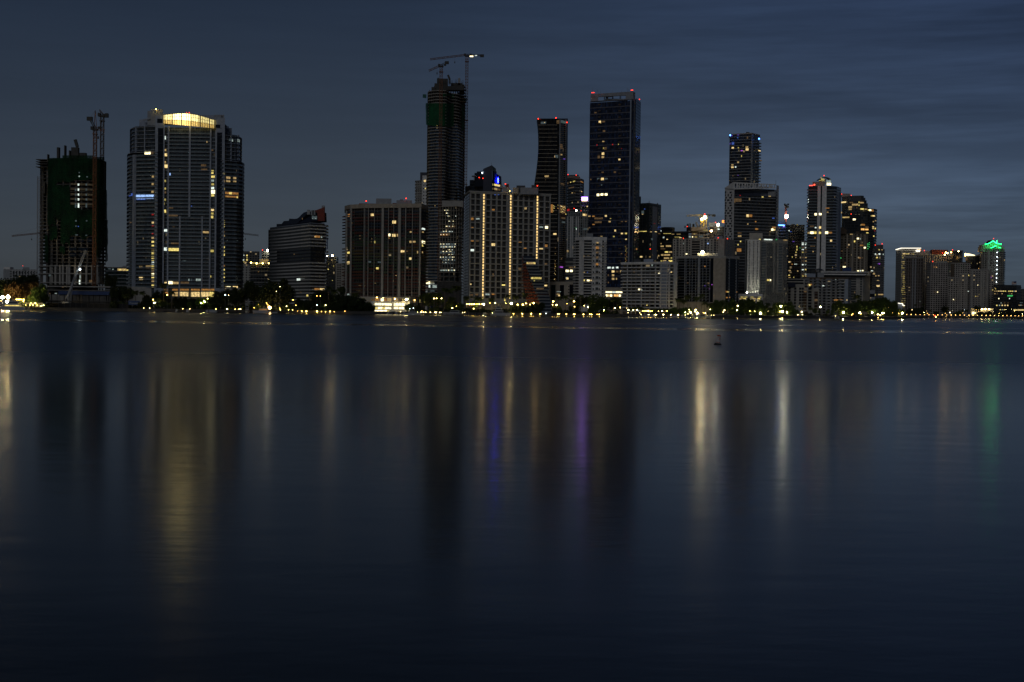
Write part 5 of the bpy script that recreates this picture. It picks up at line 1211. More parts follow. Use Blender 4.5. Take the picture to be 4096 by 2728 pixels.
# pale apartment block in front
b = X_ = Bld('apartment_block', 'wide pale apartment block with small square windows and red roof beacons', [(2690, 1575), (2868, 1560), (2896, 1556), (2937, 1590)], 954, 26, ref=2)
b.body(M['cream_paint'])
zs = [b.z(y, 2780) for y in range(965, 1062, 10)]
b.grid(0, [b.hit(x, 1000, 0)[1] for x in (2695, 2720, 2731, 2756, 2805, 2831, 2844, 2869 - 2)], zs, 1.3, 1.4, M['dark_glass'], cap=60)
b.grid(0, [b.hit(x, 1000, 0)[1] for x in (2706, 2744, 2818, 2856)], zs, 2.2, 2.2, M['curtain_pane'], name='balcony_window', cap=40)
for z in zs: b.balcony(0, b.hit(2767, 1000, 0)[1], b.hit(2799, 1000, 0)[1], [z], 1.2, 1.1, M['tan_paint'])
b.panel(2767, 958, 2799, 1060, M['dark_glass'], 'recess', .1, .1)
b.grid(2, [6, 14, 22], zs, 3, 1.6, M['dark_glass'], name='side_window', cap=30)
b.roofbox(2859, 2890, 944, 956, 1562, M['pale_blue_paint'])
for x, y in ((1512, 1030), (1805, 1060), (421, 1047)): b.beacon(*qz(x, y), 1552, .75)
MB().ball(P(2810, 1008, 1500), .1, 4, 3)
b.lits(8, [(455, 968, 10, 8, 'B'), (263, 968, 6, 8, 'c'), (362, 945, 10, 8, 'c'), (525, 940, 12, 8, 'd'), (287, 1050, 12, 8, 'X')], out=.6)

# --- dark slim tower and the perforated white frame before it
b = Bld('residential_tower', 'slim dark tower with violet corner lights, tallest on the right half', [(2918, 1965), (3004, 1950), (3035, 1970)], 534, 30, ry=640)
b.body(facade('slim_tower_glass', (.03, .033, .04), (.022, .034, .060), 2.0, 3.4, .84, .12, .95, .015, lstr=.5, dim=.004))
b.slabs(b.floors(62)[22:], .35, .6, M['grey_paint'])
L2 = b.segs[1][2]; b.balcony(1, L2 * .45, L2 + 1, b.floors(62)[24:60], 3.0, .5, M['grey_paint'], 1.0, M['rail_glass'])
b.pier(1, 0, L2 * .2, GZ, b.zt, .4, M['grey_paint']); b.slabs([b.zt - .5], 1.2, 1.4, M['tan_paint'], 'roof_slab'); b.roofbox(2984, 2998, 528, 536, 1960, M['dark_paint'])
for x, y in ((629, 119), (855, 147)): MB().ball(P(*Q(8, x, y), 1950), 1.1, 6, 4).build('violet_lamp', M['neon_blue'], b.root)
b.lits(8, [(640, 122, 16, 8, 'v'), (690, 116, 16, 8, 'v'), (628, 185, 8, 14, 'v'), (650, 183, 18, 20, 'b'), (649, 219, 18, 14, 'W'), (693, 219, 8, 12, 'y'), (760, 212, 20, 12, 'w'), (762, 230, 22, 18, 'W'), (720, 242, 16, 10, 'p'), (736, 245, 12, 12, 'w'), (718, 283, 6, 14, 'y'), (691, 331, 14, 12, 'w'), (646, 352, 16, 10, 'w'), (646, 369, 18, 14, 'W'), (671, 367, 10, 12, 'C'), (651, 436, 8, 10, 'd'), (690, 432, 10, 8, 'v'), (764, 138, 10, 14, 'd')])
b.lits(8, [(841, 242, 18, 8, 'W'), (852, 318, 18, 8, 'd')], out=3.2)
b = AB = Bld('perforated_tower', 'glass tower wrapped in a white frame pierced by irregular openings', [(2934, 1652), (3102, 1668)], 780, 40, ref=0)
b.body(facade('perforated_glass', (.05, .055, .06), (.018, .024, .032), 2.0, 3.6, .8, .16, .95, .008, lstr=.4, slab=(.16, .165, .17), sh=.09, dim=.003))
b.slabs([b.z(y, 3020) for y in [792 + 12.4 * k for k in range(28)]], .5, .6, M['grey_paint'], 'floor_slab')
wl = Bld('x', '', [(2896, 1664), (2934, 1650)], 752, 10, root=b.root, ref=0)
wl.body(M['white_paint'], name='perforated_wall', z1=wl.z(757))
MB().face([P(2896, 753, 1664), P(2934, 757, 1650), P(2934, 727, 1650), P(2931, 730, 1654)]).build('sloping_wall_top', M['white_paint'], b.root)
MB().prism(wl.poly, wl.z(757) - .2, [Z(2896, 752, 1664), Z(2934, 727, 1650), Z(2934, 727, 1650), Z(2896, 752, 1664)]).build('sloping_wall_top', M['white_paint'], b.root)
rr_ = [(567, ((593, 10),)), (578, ((592, 8), (632, 18))), (594, ((590, 8), (612, 8), (635, 8)))]
y = 568; k = 0
while y < 940:
    for x, w_ in (((592, 9), (633, 16)), ((591, 7), (614, 7), (640, 7)), ((597, 12), (630, 18)), ((590, 9), (614, 18), (641, 7)), ((594, 14), (629, 20)))[k % 5]:
        q0, q1 = Q(8, x - w_ / 2, y - (6 if w_ > 10 else 9)), Q(8, x + w_ / 2, y + (6 if w_ > 10 else 9))
        wl.panel(*q0, *q1, M['dark_glass'], 'opening', .15, .1)
    y += 21.5 if k % 5 in (0, 3) else 19.5; k += 1
y = 560
re = Bld('x', '', [(3102, 1652), (3112, 1662)], 740, 10, root=b.root, ref=0); re.body(M['white_paint'], name='perforated_wall')
while y < 930:
    re.panel(*Q(8, 990, y), *Q(8, 995, y + 11), M['dark_glass'], 'opening', .15, .1); y += 24
# open screen over the roof, cut by slanting slots
sc_ = MB(); A0, A1, B0, B1 = (655, 487), (986, 503), (655, 560), (988, 545)
def sp(t, v): 
    x = 655 + 332 * t; ya = 487 + 16 * t; yb = 560 - 15 * t
    return P(*Q(8, x, ya + (yb - ya) * v), 1650 + 18 * t)
def sq(t0, t1, v0, v1, sh=0.0):
    f = [sp(t0 - sh * v1, v1), sp(t1 - sh * v1, v1), sp(t1 - sh * v0, v0), sp(t0 - sh * v0, v0)]; bk = [p + Vector((0, .9, 0)) for p in f]
    sc_.face(f); sc_.face(list(reversed(bk)))
    for j in range(4): sc_.face([f[j], bk[j], bk[(j + 1) % 4], f[(j + 1) % 4]])
sq(0, 1, .0, .13); sq(0, 1, .62, .78); sq(.0, .03, .13, .62)
for k in range(15):
    t0 = .05 + k * .064; sq(t0 + .02, t0 + .045 + (.02 if k % 3 == 0 else 0), .13, .62, .02)
    if k % 2: sq(t0 - .02, t0 + .045, .34, .46)
sc_.build('roof_screen', M['white_paint'], b.root)
MB().face([sp(0, .78), sp(1, .78), sp(1, .2) + Vector((0, 25, 0)), sp(0, .2) + Vector((0, 25, 0))]).build('sloping_roof', M['pale_blue_paint'], b.root)
up_ = Bld('x', '', [(2936, 1664), (3102, 1682)], 751, 20, root=b.root); up_.body(M['pale_blue_paint'], z0=b.zt - 1, name='upper_wall')
b.roofbox(2958, 3043, 773, 790, 1662, M['navy_paint'], 8); b.roofbox(3072, 3104, 766, 792, 1672, M['grey_paint'], 8)
MB().bar(P(3103.5, 742, 1668), P(3103.5, 722, 1668), .3).build('mast', M['steel'], b.root)
b.lits(8, [(704, 592, 8, 6, 'r'), (880, 604, 12, 8, 'Y'), (936, 598, 18, 8, 'w'), (684, 628, 60, 26, 'd'), (763, 751, 18, 20, 'W'), (787, 751, 22, 18, 'a'), (826, 797, 10, 10, 'a'), (765, 816, 8, 10, 'w'), (834, 855, 22, 12, 'a'), (700, 910, 26, 12, 'w'), (957, 860, 16, 16, 'X'), (973, 862, 12, 10, 'W'), (970, 843, 30, 12, 'a'), (708, 952, 8, 10, 'Y'), (688, 978, 8, 10, 'Y'), (696, 1020, 34, 26, 'a'), (662, 640, 10, 20, 'd'), (700, 886, 30, 8, 'd'), (965, 770, 16, 8, 'b'), (940, 876, 10, 6, 'w')], out=.9)

# --- white condominium lit from below
b = AD = Bld('condominium', 'pale green lit condominium with a wall of tiny windows and a gridded glass front', [(2980, 1482), (3040, 1470), (3148, 1490)], 955, 26, ref=1)
b.body(M['white_paint'])
n = 32; zs = b.floors(n, b.z(1170, 3060), b.z(968, 3060))
b.body(facade('condo_grid_glass', (.25, .27, .27), (.016, .026, .028), 2.4, (zs[1] - zs[0]), .66, .12, .9, .02, lstr=.25, slab=(.26, .28, .28), sh=.1, dim=.004), z1=zs[-1], name='glass_front')
bx = Bld('x', '', [(2981, 1478), (2989, 1473), (3038, 1466.5)], 958, 4, root=b.root, ref=2); bx.body(M['white_paint'], name='wall_shaft')
bx.grid(1, [bx.hit(x, 1050, 1)[1] for x in (2996, 3012, 3028)], [z + 1 for z in zs[1:-1]], .9, .9, M['dark_glass'], cap=96)
bx.pierpx(2984, 2987, 962, 1170, .4, M['green_glass'], 'glass_strip')
for px in (3040, 3061, 3093, 3108, 3126): b.pierpx(px, px + 4, 958, 1170, .8, M['pale_concrete'])
b.balcony(1, b.hit(3045, 1050, 1)[1], b.hit(3060, 1050, 1)[1], zs[:-1], 1.2, .3, M['white_paint'], .9, M['rail_glass'])
b.balcony(1, b.hit(3112, 1050, 1)[1], b.hit(3126, 1050, 1)[1], zs[:-1], 1.2, .3, M['white_paint'], .9, M['rail_glass'])
b.roofbox(2998, 3050, 932, 966, 1476, M['cream_paint'], 12); b.slabs([b.zt - 4], .5, 4, M['pale_concrete'], 'parapet')
b.lits(8, [(920, 938, 64, 8, 'C'), (865, 936, 12, 8, 'Y'), (770, 943, 8, 6, 'y'), (985, 937, 10, 6, 'g'), (920, 1255, 16, 12, 'Y'), (938, 1255, 8, 12, 'X'), (1055, 942, 30, 6, 'w'), (1092, 1112, 12, 10, 'w'), (1140, 1130, 14, 8, 'c'), (1090, 1180, 12, 8, 'w')], out=1.3)
# parking deck at its foot
b = Bld('parking_deck', 'low white parking deck with lit openings at the foot of the pale green condominium', [(2951, 1395), (3050, 1390)], 1176, 20)
b.body(M['white_paint'])
for y in (1388, 1400, 1418): b.panel(*Q(8, 708, y - 4), *Q(8, 874, y + 4), M['dark_glass'], 'opening', .1, .1)
b.lits(8, [(x, 1388, 22, 6, 'y') for x in (722, 752, 800, 860)] + [(x, 1401, 24, 8, t) for x, t in ((715, 'w'), (740, 'Y'), (795, 'X'), (820, 'w'), (855, 'Y'))] + [(850, 1420, 12, 8, 'X'), (820, 1418, 8, 8, 'Y')], 'lit_opening', .3)
st_ = Bld('x', '', [(2990, 1392), (3030, 1392)], 1168, 6, root=b.root); st_.body(M['white_paint'], name='stair_head', z0=b.zt)
for x in (760, 788, 805, 826): MB().ball(P(*Q(8, x, 1353), 1456), .62, 6, 4).build('roof_floodlight', M['flood'], b.root)

# --- wide white condominium at the marina
b = U_ = Bld('condominium', 'wide white condominium of long balcony lines at the marina edge', [(2490, 1352), (2562, 1338), (2632, 1326), (2672, 1330), (2702, 1338)], 1050, 26, ref=2)
b.body(facade('marina_condo_wall', (.30, .295, .30), (.030, .028, .028), 5.2, 3.55, .78, .10, .86, .02, lstr=.4, dim=.008))
zs = [b.z(y, 2630) for y in (1233, 1218, 1204, 1191, 1178, 1165, 1152, 1139, 1126, 1112, 1099, 1085, 1071, 1057)]
b.slabs(zs, 1.7, .75, M['white_paint'], 'balcony')
for s_ in (0, 1, 2, 3):
    b.rails(s_, 0, b.segs[s_][2], zs[:-1], 1.55, 1.0, M['rail_glass'], 'balcony_railing')
for px in (2509, 2566, 2622, 2640, 2664, 2673): b.pierpx(px, px + 2, 1055, 1236, .6 if px < 2640 else 1.5, M['white_paint'])
b.panel(2643, 1058, 2664, 1236, M['pale_blue_paint'], 'wall_bay', 1.2, .6)
b.panel(2690, 1058, 2702, 1236, M['white_paint'], 'wall_bay', 1.75, .8)
b.slabs([b.zt - 1], 1.9, 1.6, M['white_paint'], 'roof_slab')
for x0, x1, yt, yb in ((2534, 2562, 1038, 1052), (2575, 2613, 1036, 1052), (2655, 2678, 1044, 1052)): b.roofbox(x0, x1, yt, yb, 1344, M['pale_blue_paint'] if x0 > 2570 else M['dark_paint'], 10)
b.lits(7, [(1505, 853, 10, 24, 'c'), (1578, 958, 16, 8, 'X'), (1590, 958, 8, 8, 'C'), (1640, 958, 12, 8, 'X'), (1680, 958, 12, 8, 'X'), (1738, 938, 16, 22, 'W'), (1618, 930, 14, 26, 'a'), (1270, 938, 12, 18, 'd'), (1442, 1056, 6, 26, 'c'), (1334, 1176, 18, 32, 'X'), (1372, 1180, 8, 14, 'C'), (1437, 1374, 14, 10, 'Y'), (1330, 975, 6, 16, 'w'), (1340, 880, 12, 20, 'd'), (1418, 1055, 6, 6, 'd')], out=1.0)
b.lits('f', [(x, 738, 18, 34, t) for x, t in ((88, 'd'), (120, 'c'), (150, 'C'), (180, 'c'), (220, 'd'), (266, 'c'), (318, 'Y'), (345, 'w'), (380, 'Y'), (420, 'W'), (462, 'y'), (640, 'w'), (672, 'X'), (700, 'y'), (732, 'Y'))], 'lobby_window', 1.8)

# --- dark balcony block with the plain beige shaft
b = AC = Bld('balcony_block', 'dark balconied block with one plain beige wall shaft behind the marina palms', [(2706, 1372), (2855, 1352), (2900, 1352), (2954, 1366)], 1024, 26, ref=1)
b.body(M['tan_paint'])
b.panel(2708, 1031, 2853, 1208, M['dark_glass'], 'glazing', .15, .1, seg=0); b.panel(2903, 1031, 2952, 1208, M['dark_glass'], 'glazing', .15, .1, seg=2)
n = 16; zs = b.floors(n, b.z(1208, 2800), b.z(1030, 2800))
for x0, x1 in ((2709, 2740), (2743, 2790), (2796, 2840)):
    u0, u1 = b.hit(x0, 1110, 0)[1], b.hit(x1, 1110, 0)[1]; b.balcony(0, u0, u1, zs[:-1], 1.3, .3, M['grey_paint'], .9, M['dark_glass'])
u0, u1 = b.hit(2905, 1110, 2)[1], b.hit(2951, 1110, 2)[1]; b.balcony(2, u0, u1, zs[:-1], 1.3, .28, M['dark_paint'], .9, M['dark_glass'])
for px, w_ in ((2740, 2), (2746, 1), (2784, 1), (2793, 9), (2840, 1), (2712, 1), (2760, 1), (2770, 1), (2812, 1), (2826, 1)): b.pierpx(px, px + w_, 1030, 1208, 1.4, M['grey_paint'], seg=0)
for px in (2912, 2940): b.pierpx(px, px + 2, 1030, 1208, 1.35, M['grey_paint'], seg=2)
b.slabs([b.zt - 2], .5, 2.2, M['pale_concrete'], 'parapet'); b.roofbox(2790, 2872, 1012, 1026, 1366, M['pale_blue_paint'], 10)
MB().ball(P(2810, 1009, 1362), 1.4, 7, 5).build('roof_floodlight', M['flood_yellow'], b.root)
b.lits(8, [(613, 1346, 14, 14, 'Y'), (598, 1346, 12, 12, 'a'), (672, 1346, 14, 14, 'a'), (432, 1146, 10, 12, 'a'), (488, 1291, 8, 6, 'p'), (468, 1323, 7, 8, 'p'), (432, 1300, 8, 6, 'v'), (458, 1280, 16, 14, 'd'), (600, 1392, 12, 10, 'a'), (618, 1390, 14, 12, 'a'), (352, 1224, 12, 6, 'w'), (298, 1278, 10, 8, 'd'), (232, 1244, 8, 14, 'd'), (325, 1290, 20, 8, 'd'), (470, 1096, 14, 10, 'd'), (353, 1090, 12, 8, 'd')], out=.5)
# --- grey terrace blocks along the park
b = AF = Bld('terrace_block', 'low pale block with arched parapets and dark square windows behind the park lamps', [(3044, 1540), (3174, 1532), (3276, 1532)], 1152, 22, ref=1)
b.body(M['pale_concrete'])
zs = [b.z(y, 3150) for y in (1242, 1230, 1218, 1206, 1195, 1184, 1172, 1160)]
b.grid(0, [b.hit(q, 1200, 0)[1] for q in (3050, 3058, 3077, 3088, 3104, 3119, 3134, 3152)], [z + .4 for z in zs[1:]], 2.6, 2.3, M['dark_glass'], cap=60)
b.grid(1, [b.hit(q, 1200, 1)[1] for q in (3176, 3196, 3206, 3232, 3240)], [z + .4 for z in zs[1:]], 2.2, 2.2, M['dark_glass'], cap=95)
for px in (3213, 3257): b.panel(px, 1166, px + 14, 1240, M['brown_pane'], 'brown_glazing', .2, .2)
for px in (3053, 3073, 3086, 3102, 3116, 3130, 3150, 3173, 3190, 3228, 3246, 3272): b.pierpx(px, px + 1.6, 1154, 1242, .8, M['pale_concrete'])
b.slabs(zs[1:], .55, .35, M['pale_concrete'])
for px in (3072, 3088, 3103, 3152, 3232, 3256):
    p0, p1 = P(px, 1166, 1530), P(px - 4, 1152, 1530); MB().bar(p0, p1, 1.0).build('arched_fin', M['pale_concrete'], b.root)
for px in (3048, 3076, 3090, 3110): b.roofbox(px, px + 12, 1146, 1154, 1540, M['pale_blue_paint'], 6)
b.lits('g', [(432, 458, 34, 30, 'W'), (500, 510, 34, 18, 'a'), (1000, 330, 20, 20, 'd')], out=.4)
b.lits('g', [(1195, 545, 60, 40, 'd'), (1000, 390, 50, 30, 'd')], out=.5)
b = Bld('terrace_block', 'cream roof terrace block with a glowing orange strip above the arched parapets', [(3080, 1580), (3218, 1580)], 1114, 20)
b.body(M['cream_paint']); zs = [b.z(y) for y in (1120, 1131, 1141)]
for y0, y1 in ((1118, 1124), (1129, 1136)): b.panel(3112, y0, 3214, y1, M['dark_glass'], 'glazing', .2, .1)
b.pierpx(3082, 3106, 1106, 1146, .3, M['pale_concrete'], 'stair_shaft')
b.lits('g', [(565, 201, 110, 7, 'A'), (487, 287, 14, 12, 'Y'), (548, 287, 20, 10, 'w'), (312, 186, 30, 18, 'Y'), (356, 180, 16, 26, 'C')], out=.5)
b.roofbox(3152, 3182, 1130, 1146, 1570, M['navy_paint'], 6)
b = AG = Bld('terrace_block', 'grey slab block with dark balconies left of the white rooftop one', [(3215, 1600), (3392, 1600), (3404, 1612)], 1110, 22)
b.body(facade('grey_slab_wall', (.22, .22, .23), (.014, .015, .018), 5.0, 3.05, .55, .18, .8, .02, lstr=.5, dim=.004))
zs = [b.z(y, 3300) for y in (1214, 1203, 1191, 1179, 1167, 1155, 1143, 1131, 1119)]
for x0, x1 in ((3218, 3236), (3262, 3278), (3302, 3322), (3352, 3376)):
    b.balcony(0, b.hit(x0, 1150, 0)[1], b.hit(x1, 1150, 0)[1], zs, 1.3, 1.1, M['grey_paint'])
b.slabs([b.zt - 1], .6, 1.4, M['brown_paint'], 'cornice'); b.pierpx(3378, 3392, 1112, 1214, .5, M['pale_blue_paint'], 'wall_shaft')
b.roofbox(3226, 3262, 1094, 1112, 1606, M['pale_blue_paint'], 8); b.roofbox(3270, 3296, 1090, 1112, 1608, M['grey_paint'], 8)
b.lits(9, [(358, 1203, 20, 18, 'Y'), (345, 1203, 14, 14, 'a'), (504, 1210, 18, 8, 'C'), (472, 1146, 8, 10, 'd'), (632, 1145, 8, 8, 'c'), (660, 1360, 90, 12, 'a'), (750, 1360, 12, 8, 'W'), (548, 1393, 8, 8, 'c'), (378, 1198, 16, 14, 'a')], out=.8)
b = AH = Bld('terrace_block', 'white slab block with a set back rooftop storey behind the tall park palm', [(3288, 1655), (3452, 1650), (3480, 1675)], 1098, 24)
b.body(M['pale_concrete'])
b.grid(0, [b.hit(q, 1150, 0)[1] for q in (3402, 3410, 3416, 3440)], [b.z(y, 3420) for y in range(1110, 1212, 10)], 2.2, 2.0, M['curtain_pane'], cap=60)
b.panel(3290, 1101, 3460, 1107, M['dark_glass'], 'roof_storey_glazing', .2, .1)
tp = Bld('x', '', [(3284, 1648), (3462, 1642), (3482, 1668)], 1088, 20, root=b.root); tp.body(M['white_paint'], z0=b.zt - 1, name='roof_storey'); tp.panel(3292, 1091, 3470, 1095, M['dark_glass'], 'roof_storey_glazing', .2, .1); tp.slabs([tp.zt], .8, .6, M['white_paint'], 'roof_slab')
b.lits(9, [(858, 1056, 20, 10, 'X'), (882, 1055, 10, 10, 'C'), (906, 1054, 16, 10, 'X'), (932, 1054, 20, 8, 'C'), (953, 1086, 20, 12, 'w'), (996, 1155, 24, 6, 'w'), (996, 1212, 30, 16, 'W'), (823, 1282, 10, 20, 'd')], out=9)
b.roofbox(3370, 3405, 1070, 1090, 1660, M['blue_sheet'], 10); MB().ball(P(3270, 1084, 1650), .1, 4, 3)
rp = MB(); q = [P(*Q(9, x, y), 1662) for x, y in ((428, 1050), (470, 1028), (520, 1050))]; rp.face(q); rp.face([p + Vector((0, 14, 0)) for p in reversed(q)]); rp.face([q[0], q[0] + Vector((0, 14, 0)), q[1] + Vector((0, 14, 0)), q[1]]); rp.face([q[1], q[1] + Vector((0, 14, 0)), q[2] + Vector((0, 14, 0)), q[2]])
rp.build('hipped_roof', M['navy_paint'], b.root)

# --- striped tower with the lit dome
b = AI = Bld('striped_tower', 'dark tower with two white vertical stripes, a lit domed roof and a red edge', [(3229, 1765), (3232, 1755), (3328, 1750), (3345, 1756), (3362, 1775)], 744, 30, ry=900, ref=2)
b.body(facade('striped_tower_glass', (.05, .055, .065), (.014, .02, .026), 1.9, 3.3, .8, .14, .95, .012, lstr=.4, dim=.004))
zs = [b.z(y, 3300) for y in [762 + 11.6 * k for k in range(28)]]
b.pierpx(3268, 3280, 744, 1085, 1.6, M['white_paint'], 'white_stripe'); b.pierpx(3286, 3304, 744, 1085, 1.7, M['white_paint'], 'white_stripe')
i, u0, _ = b.hit(3234, 900); b.balcony(i, -2, b.hit(3266, 900, i)[1], zs, 1.6, .4, M['grey_paint'], .9, M['rail_glass'])
u0, u1 = b.hit(3305, 900, i)[1], b.hit(3328, 900, i)[1]; b.balcony(i, u0, u1 + 1, zs, 1.4, .4, M['grey_paint'], .9, M['rail_glass'])
j = min(i + 1, 3); b.balcony(j, 0, b.segs[j][2], zs, 1.6, .4, M['pale_blue_paint'], 1.0, M['pale_blue_paint'])
b.pier(3, b.segs[3][2] * .3, b.segs[3][2], GZ, b.zt - 6, .5, M['pale_blue_paint'], 'side_wall'); b.roofbox(3350, 3364, 758, 775, 1775, M['pale_blue_paint'], 10)
red = Bld('x', '', [(3246, 1758), (3296, 1756)], 727, 10, root=b.root); red.body(M['tan_paint'], z0=b.zt, name='roof_box')
MB().bar(P(*Q(9, 358, 163), 1749), P(*Q(9, 398, 161), 1749), .6).build('red_edge_lamp', M['neon_red'], b.root)
MB().ball(P(*Q(9, 412, 154), 1747), .9, 6, 4).build('red_edge_lamp', M['neon_red'], b.root)
dm = MB(); c = P(*Q(9, 522, 140), 1766); rx = (X(qx(9, 588), 1766, 740) - X(qx(9, 458), 1766, 740)) / 2; hz = Z(3300, qy(9, 72), 1766) - Z(3300, qy(9, 140), 1766)
for k in range(12):
    t0, t1 = math.pi * k / 12, math.pi * (k + 1) / 12
    a0, a1 = Vector((c.x - rx * math.cos(t0), c.y, c.z + hz * .55 * math.sin(t0) + hz * .45)), Vector((c.x - rx * math.cos(t1), c.y, c.z + hz * .55 * math.sin(t1) + hz * .45))
    dm.face([a0, a1, a1 + Vector((0, 14, 0)), a0 + Vector((0, 14, 0))]); dm.face([a0 - Vector((0, 0, 1)), a1 - Vector((0, 0, 1)), a1, a0])
dm.build('dome_shell', M['rail_glass'], b.root)
for x0, x1, t in ((460, 500, 'd'), (504, 535, 'k')):
    p0, p1 = P(*Q(9, x0, 150), 1772), P(*Q(9, x1, 95), 1772); MB().box(p0.x, p1.x, 1772, 1773, p0.z, p1.z).build('dome_wall', M['tan_paint'] if t == 'd' else M['grey_paint'], b.root)
for (x0, y0), (x1, y1) in (((480, 75), (495, 118)), ((492, 90), (515, 118)), ((510, 90), (480, 110)), ((462, 112), (520, 98))): MB().bar(P(*Q(9, x0, y0), 1764), P(*Q(9, x1, y1), 1764), .7).build('dome_rib', TONE['y'], b.root)
p0, p1 = P(*Q(9, 540, 160), 1764), P(*Q(9, 586, 108), 1764); MB().box(p0.x, p1.x, 1764, 1765, p0.z, p1.z).build('dome_window', TONE['c'], b.root)
p0, p1 = P(*Q(9, 543, 160), 1763.5), P(*Q(9, 586, 135), 1763.5); MB().box(p0.x, p1.x, 1763.5, 1764, p0.z, p1.z).build('dome_window', TONE['X'], b.root)
b.beacon(*Q(9, 514, 58), 1766, 1.0)
b.lits(9, [(425, 464, 22, 22, 'X'), (473, 462, 24, 20, 'X'), (424, 604, 16, 12, 'C'), (471, 602, 20, 24, 'W'), (385, 656, 40, 24, 'X'), (420, 656, 26, 24, 'Y'), (350, 658, 18, 18, 'w'), (470, 657, 22, 22, 'Y'), (540, 656, 30, 24, 'X'), (578, 656, 34, 16, 'a'), (586, 740, 20, 20, 'W'), (398, 853, 12, 12, 'w'), (393, 797, 50, 8, 'd'), (548, 400, 40, 8, 'a'), (550, 442, 20, 6, 'w'), (420, 710, 14, 12, 'a'), (386, 590, 40, 14, 'd')], out=1.9)
b.lits(9, [(349, 310, 8, 8, 'C'), (348, 336, 8, 8, 'C'), (346, 420, 5, 8, 'w')], out=2.0, seg=1)

# --- blocks behind, around the bright mast lamp
b = Bld('apartment_tower', 'tower with a blue lit roof edge right of the perforated white tower', [(3112, 1900), (3140, 1895), (3152, 1905)], 900, 22)
b.body(F_FARD); b.slabs(b.floors(30)[10:], .8, .8, M['grey_paint'], 'balcony'); b.roofbox(3112, 3136, 886, 902, 1900, M['grey_paint'])
MB().bar(P(*Q(9, 36, 576), 1892), P(*Q(9, 84, 577), 1892), 1.0).build('blue_roof_light', M['neon_blue'], b.root); MB().bar(P(*Q(9, 86, 578), 1892), P(*Q(9, 98, 582), 1892), 1.4).build('blue_roof_light', M['neon_blue'], b.root)
b.lits(9, [(62, 585, 60, 10, 'b'), (95, 592, 14, 12, 'p'), (50, 610, 20, 10, 'd')], out=1)
b = Bld('tower_under_construction', 'dark unfinished tower with ragged netting beneath the brightest crane lamp', [(3148, 1960), (3214, 1950)], 901, 22)
b.body(F_FARD); b.slabs(b.floors(32)[10:], .8, .6, M['brown_paint']); b.lits(9, [(147, 636, 12, 14, 'C'), (168, 645, 10, 8, 'b'), (195, 748, 20, 8, 'v'), (200, 583, 12, 8, 'd'), (234, 574, 8, 8, 'y')], out=1)
for y in (640, 660, 690, 712): p = P(*Q(9, 296, y), 1950); MB().box(p.x - 8, p.x + 3, 1948, 1956, p.z - .4, p.z + .4).build('edge_deck', M['dark_concrete'], b.root)
for x0, x1 in ((3165, 3180), (3186, 3192)): b.roofbox(x0, x1, 896, 902, 1955, M['dark_concrete'], 6)
b.lits(9, [(232, 800, 10, 10, 'Y'), (232, 815, 10, 10, 'y'), (232, 835, 10, 10, 'Y'), (222, 860, 8, 10, 'Y'), (220, 915, 8, 8, 'w'), (183, 910, 6, 8, 'Y'), (151, 962, 14, 12, 'W'), (213, 985, 16, 6, 'C'), (180, 985, 14, 8, 'a'), (150, 1052, 30, 10, 'w'), (150, 1100, 16, 8, 'Y'), (240, 1056, 12, 12, 'w'), (155, 1124, 24, 6, 'w'), (264, 815, 6, 6, 'g'), (198, 1122, 8, 10, 'y')], out=1.2)
b = Bld('office_block', 'narrow block with rows of pale lit windows left of the striped tower', [(3203, 1900), (3230, 1900)], 962, 20)
b.body(F_FARW); b.lits(9, [(x, y, 18, 9, t) for y in (764, 780, 812, 832, 860, 915, 952, 990, 1042, 1090, 1108) for x, t in ((290, R.choice('cCydd')), (322, R.choice('cwydC')))], out=.4)

# --- curved glass tower and the brown block before it
b = AJ = Bld('curved_tower', 'curved glass tower stepping down to the right with scattered lit rooms', [(3364, 1925), (3400, 1908), (3440, 1902), (3472, 1906), (3492, 1916)], 784, 30, ref=2)
CG = facade('curved_tower_glass', (.09, .10, .115), (.03, .04, .05), 2.2, 3.5, .8, .1, .9, .03, lstr=.35, slab=(.10, .11, .12), sh=.12, dim=.006)
for k, (xr, yt) in enumerate(((3452, 782), (3458, 790), (3463, 800), (3468, 812), (3473, 830), (3478, 852), (3486, 890))):
    w_ = Bld('x', '', [(3364, 1925 - k * .4), (3400, 1908 - k * .4), (3440, 1902 - k * .4), (xr, 1906 - k * .4)], yt, 26, root=b.root); w_.body(CG if k > 1 else M['dark_paint'], name='tower_tier', z1=w_.zt)
w2 = Bld('x', '', [(3472, 1898), (3494, 1902), (3504, 1915)], 836, 20, root=b.root); w2.body(F_FARD, name='side_tower'); w2.slabs(w2.floors(34)[14:], .5, .6, M['dark_paint'])
w3 = Bld('x', '', [(3368, 1894), (3440, 1890)], 858, 10, root=b.root); w3.body(GLO, name='lower_tower')
b.roofbox(3366, 3402, 774, 786, 1922, M['pale_concrete'], 10); b.beacon(3366, 776, 1920, .9); b.beacon(3405, 781.5, 1915, .8); b.beacon(3404.5, 856, 1888, .8)
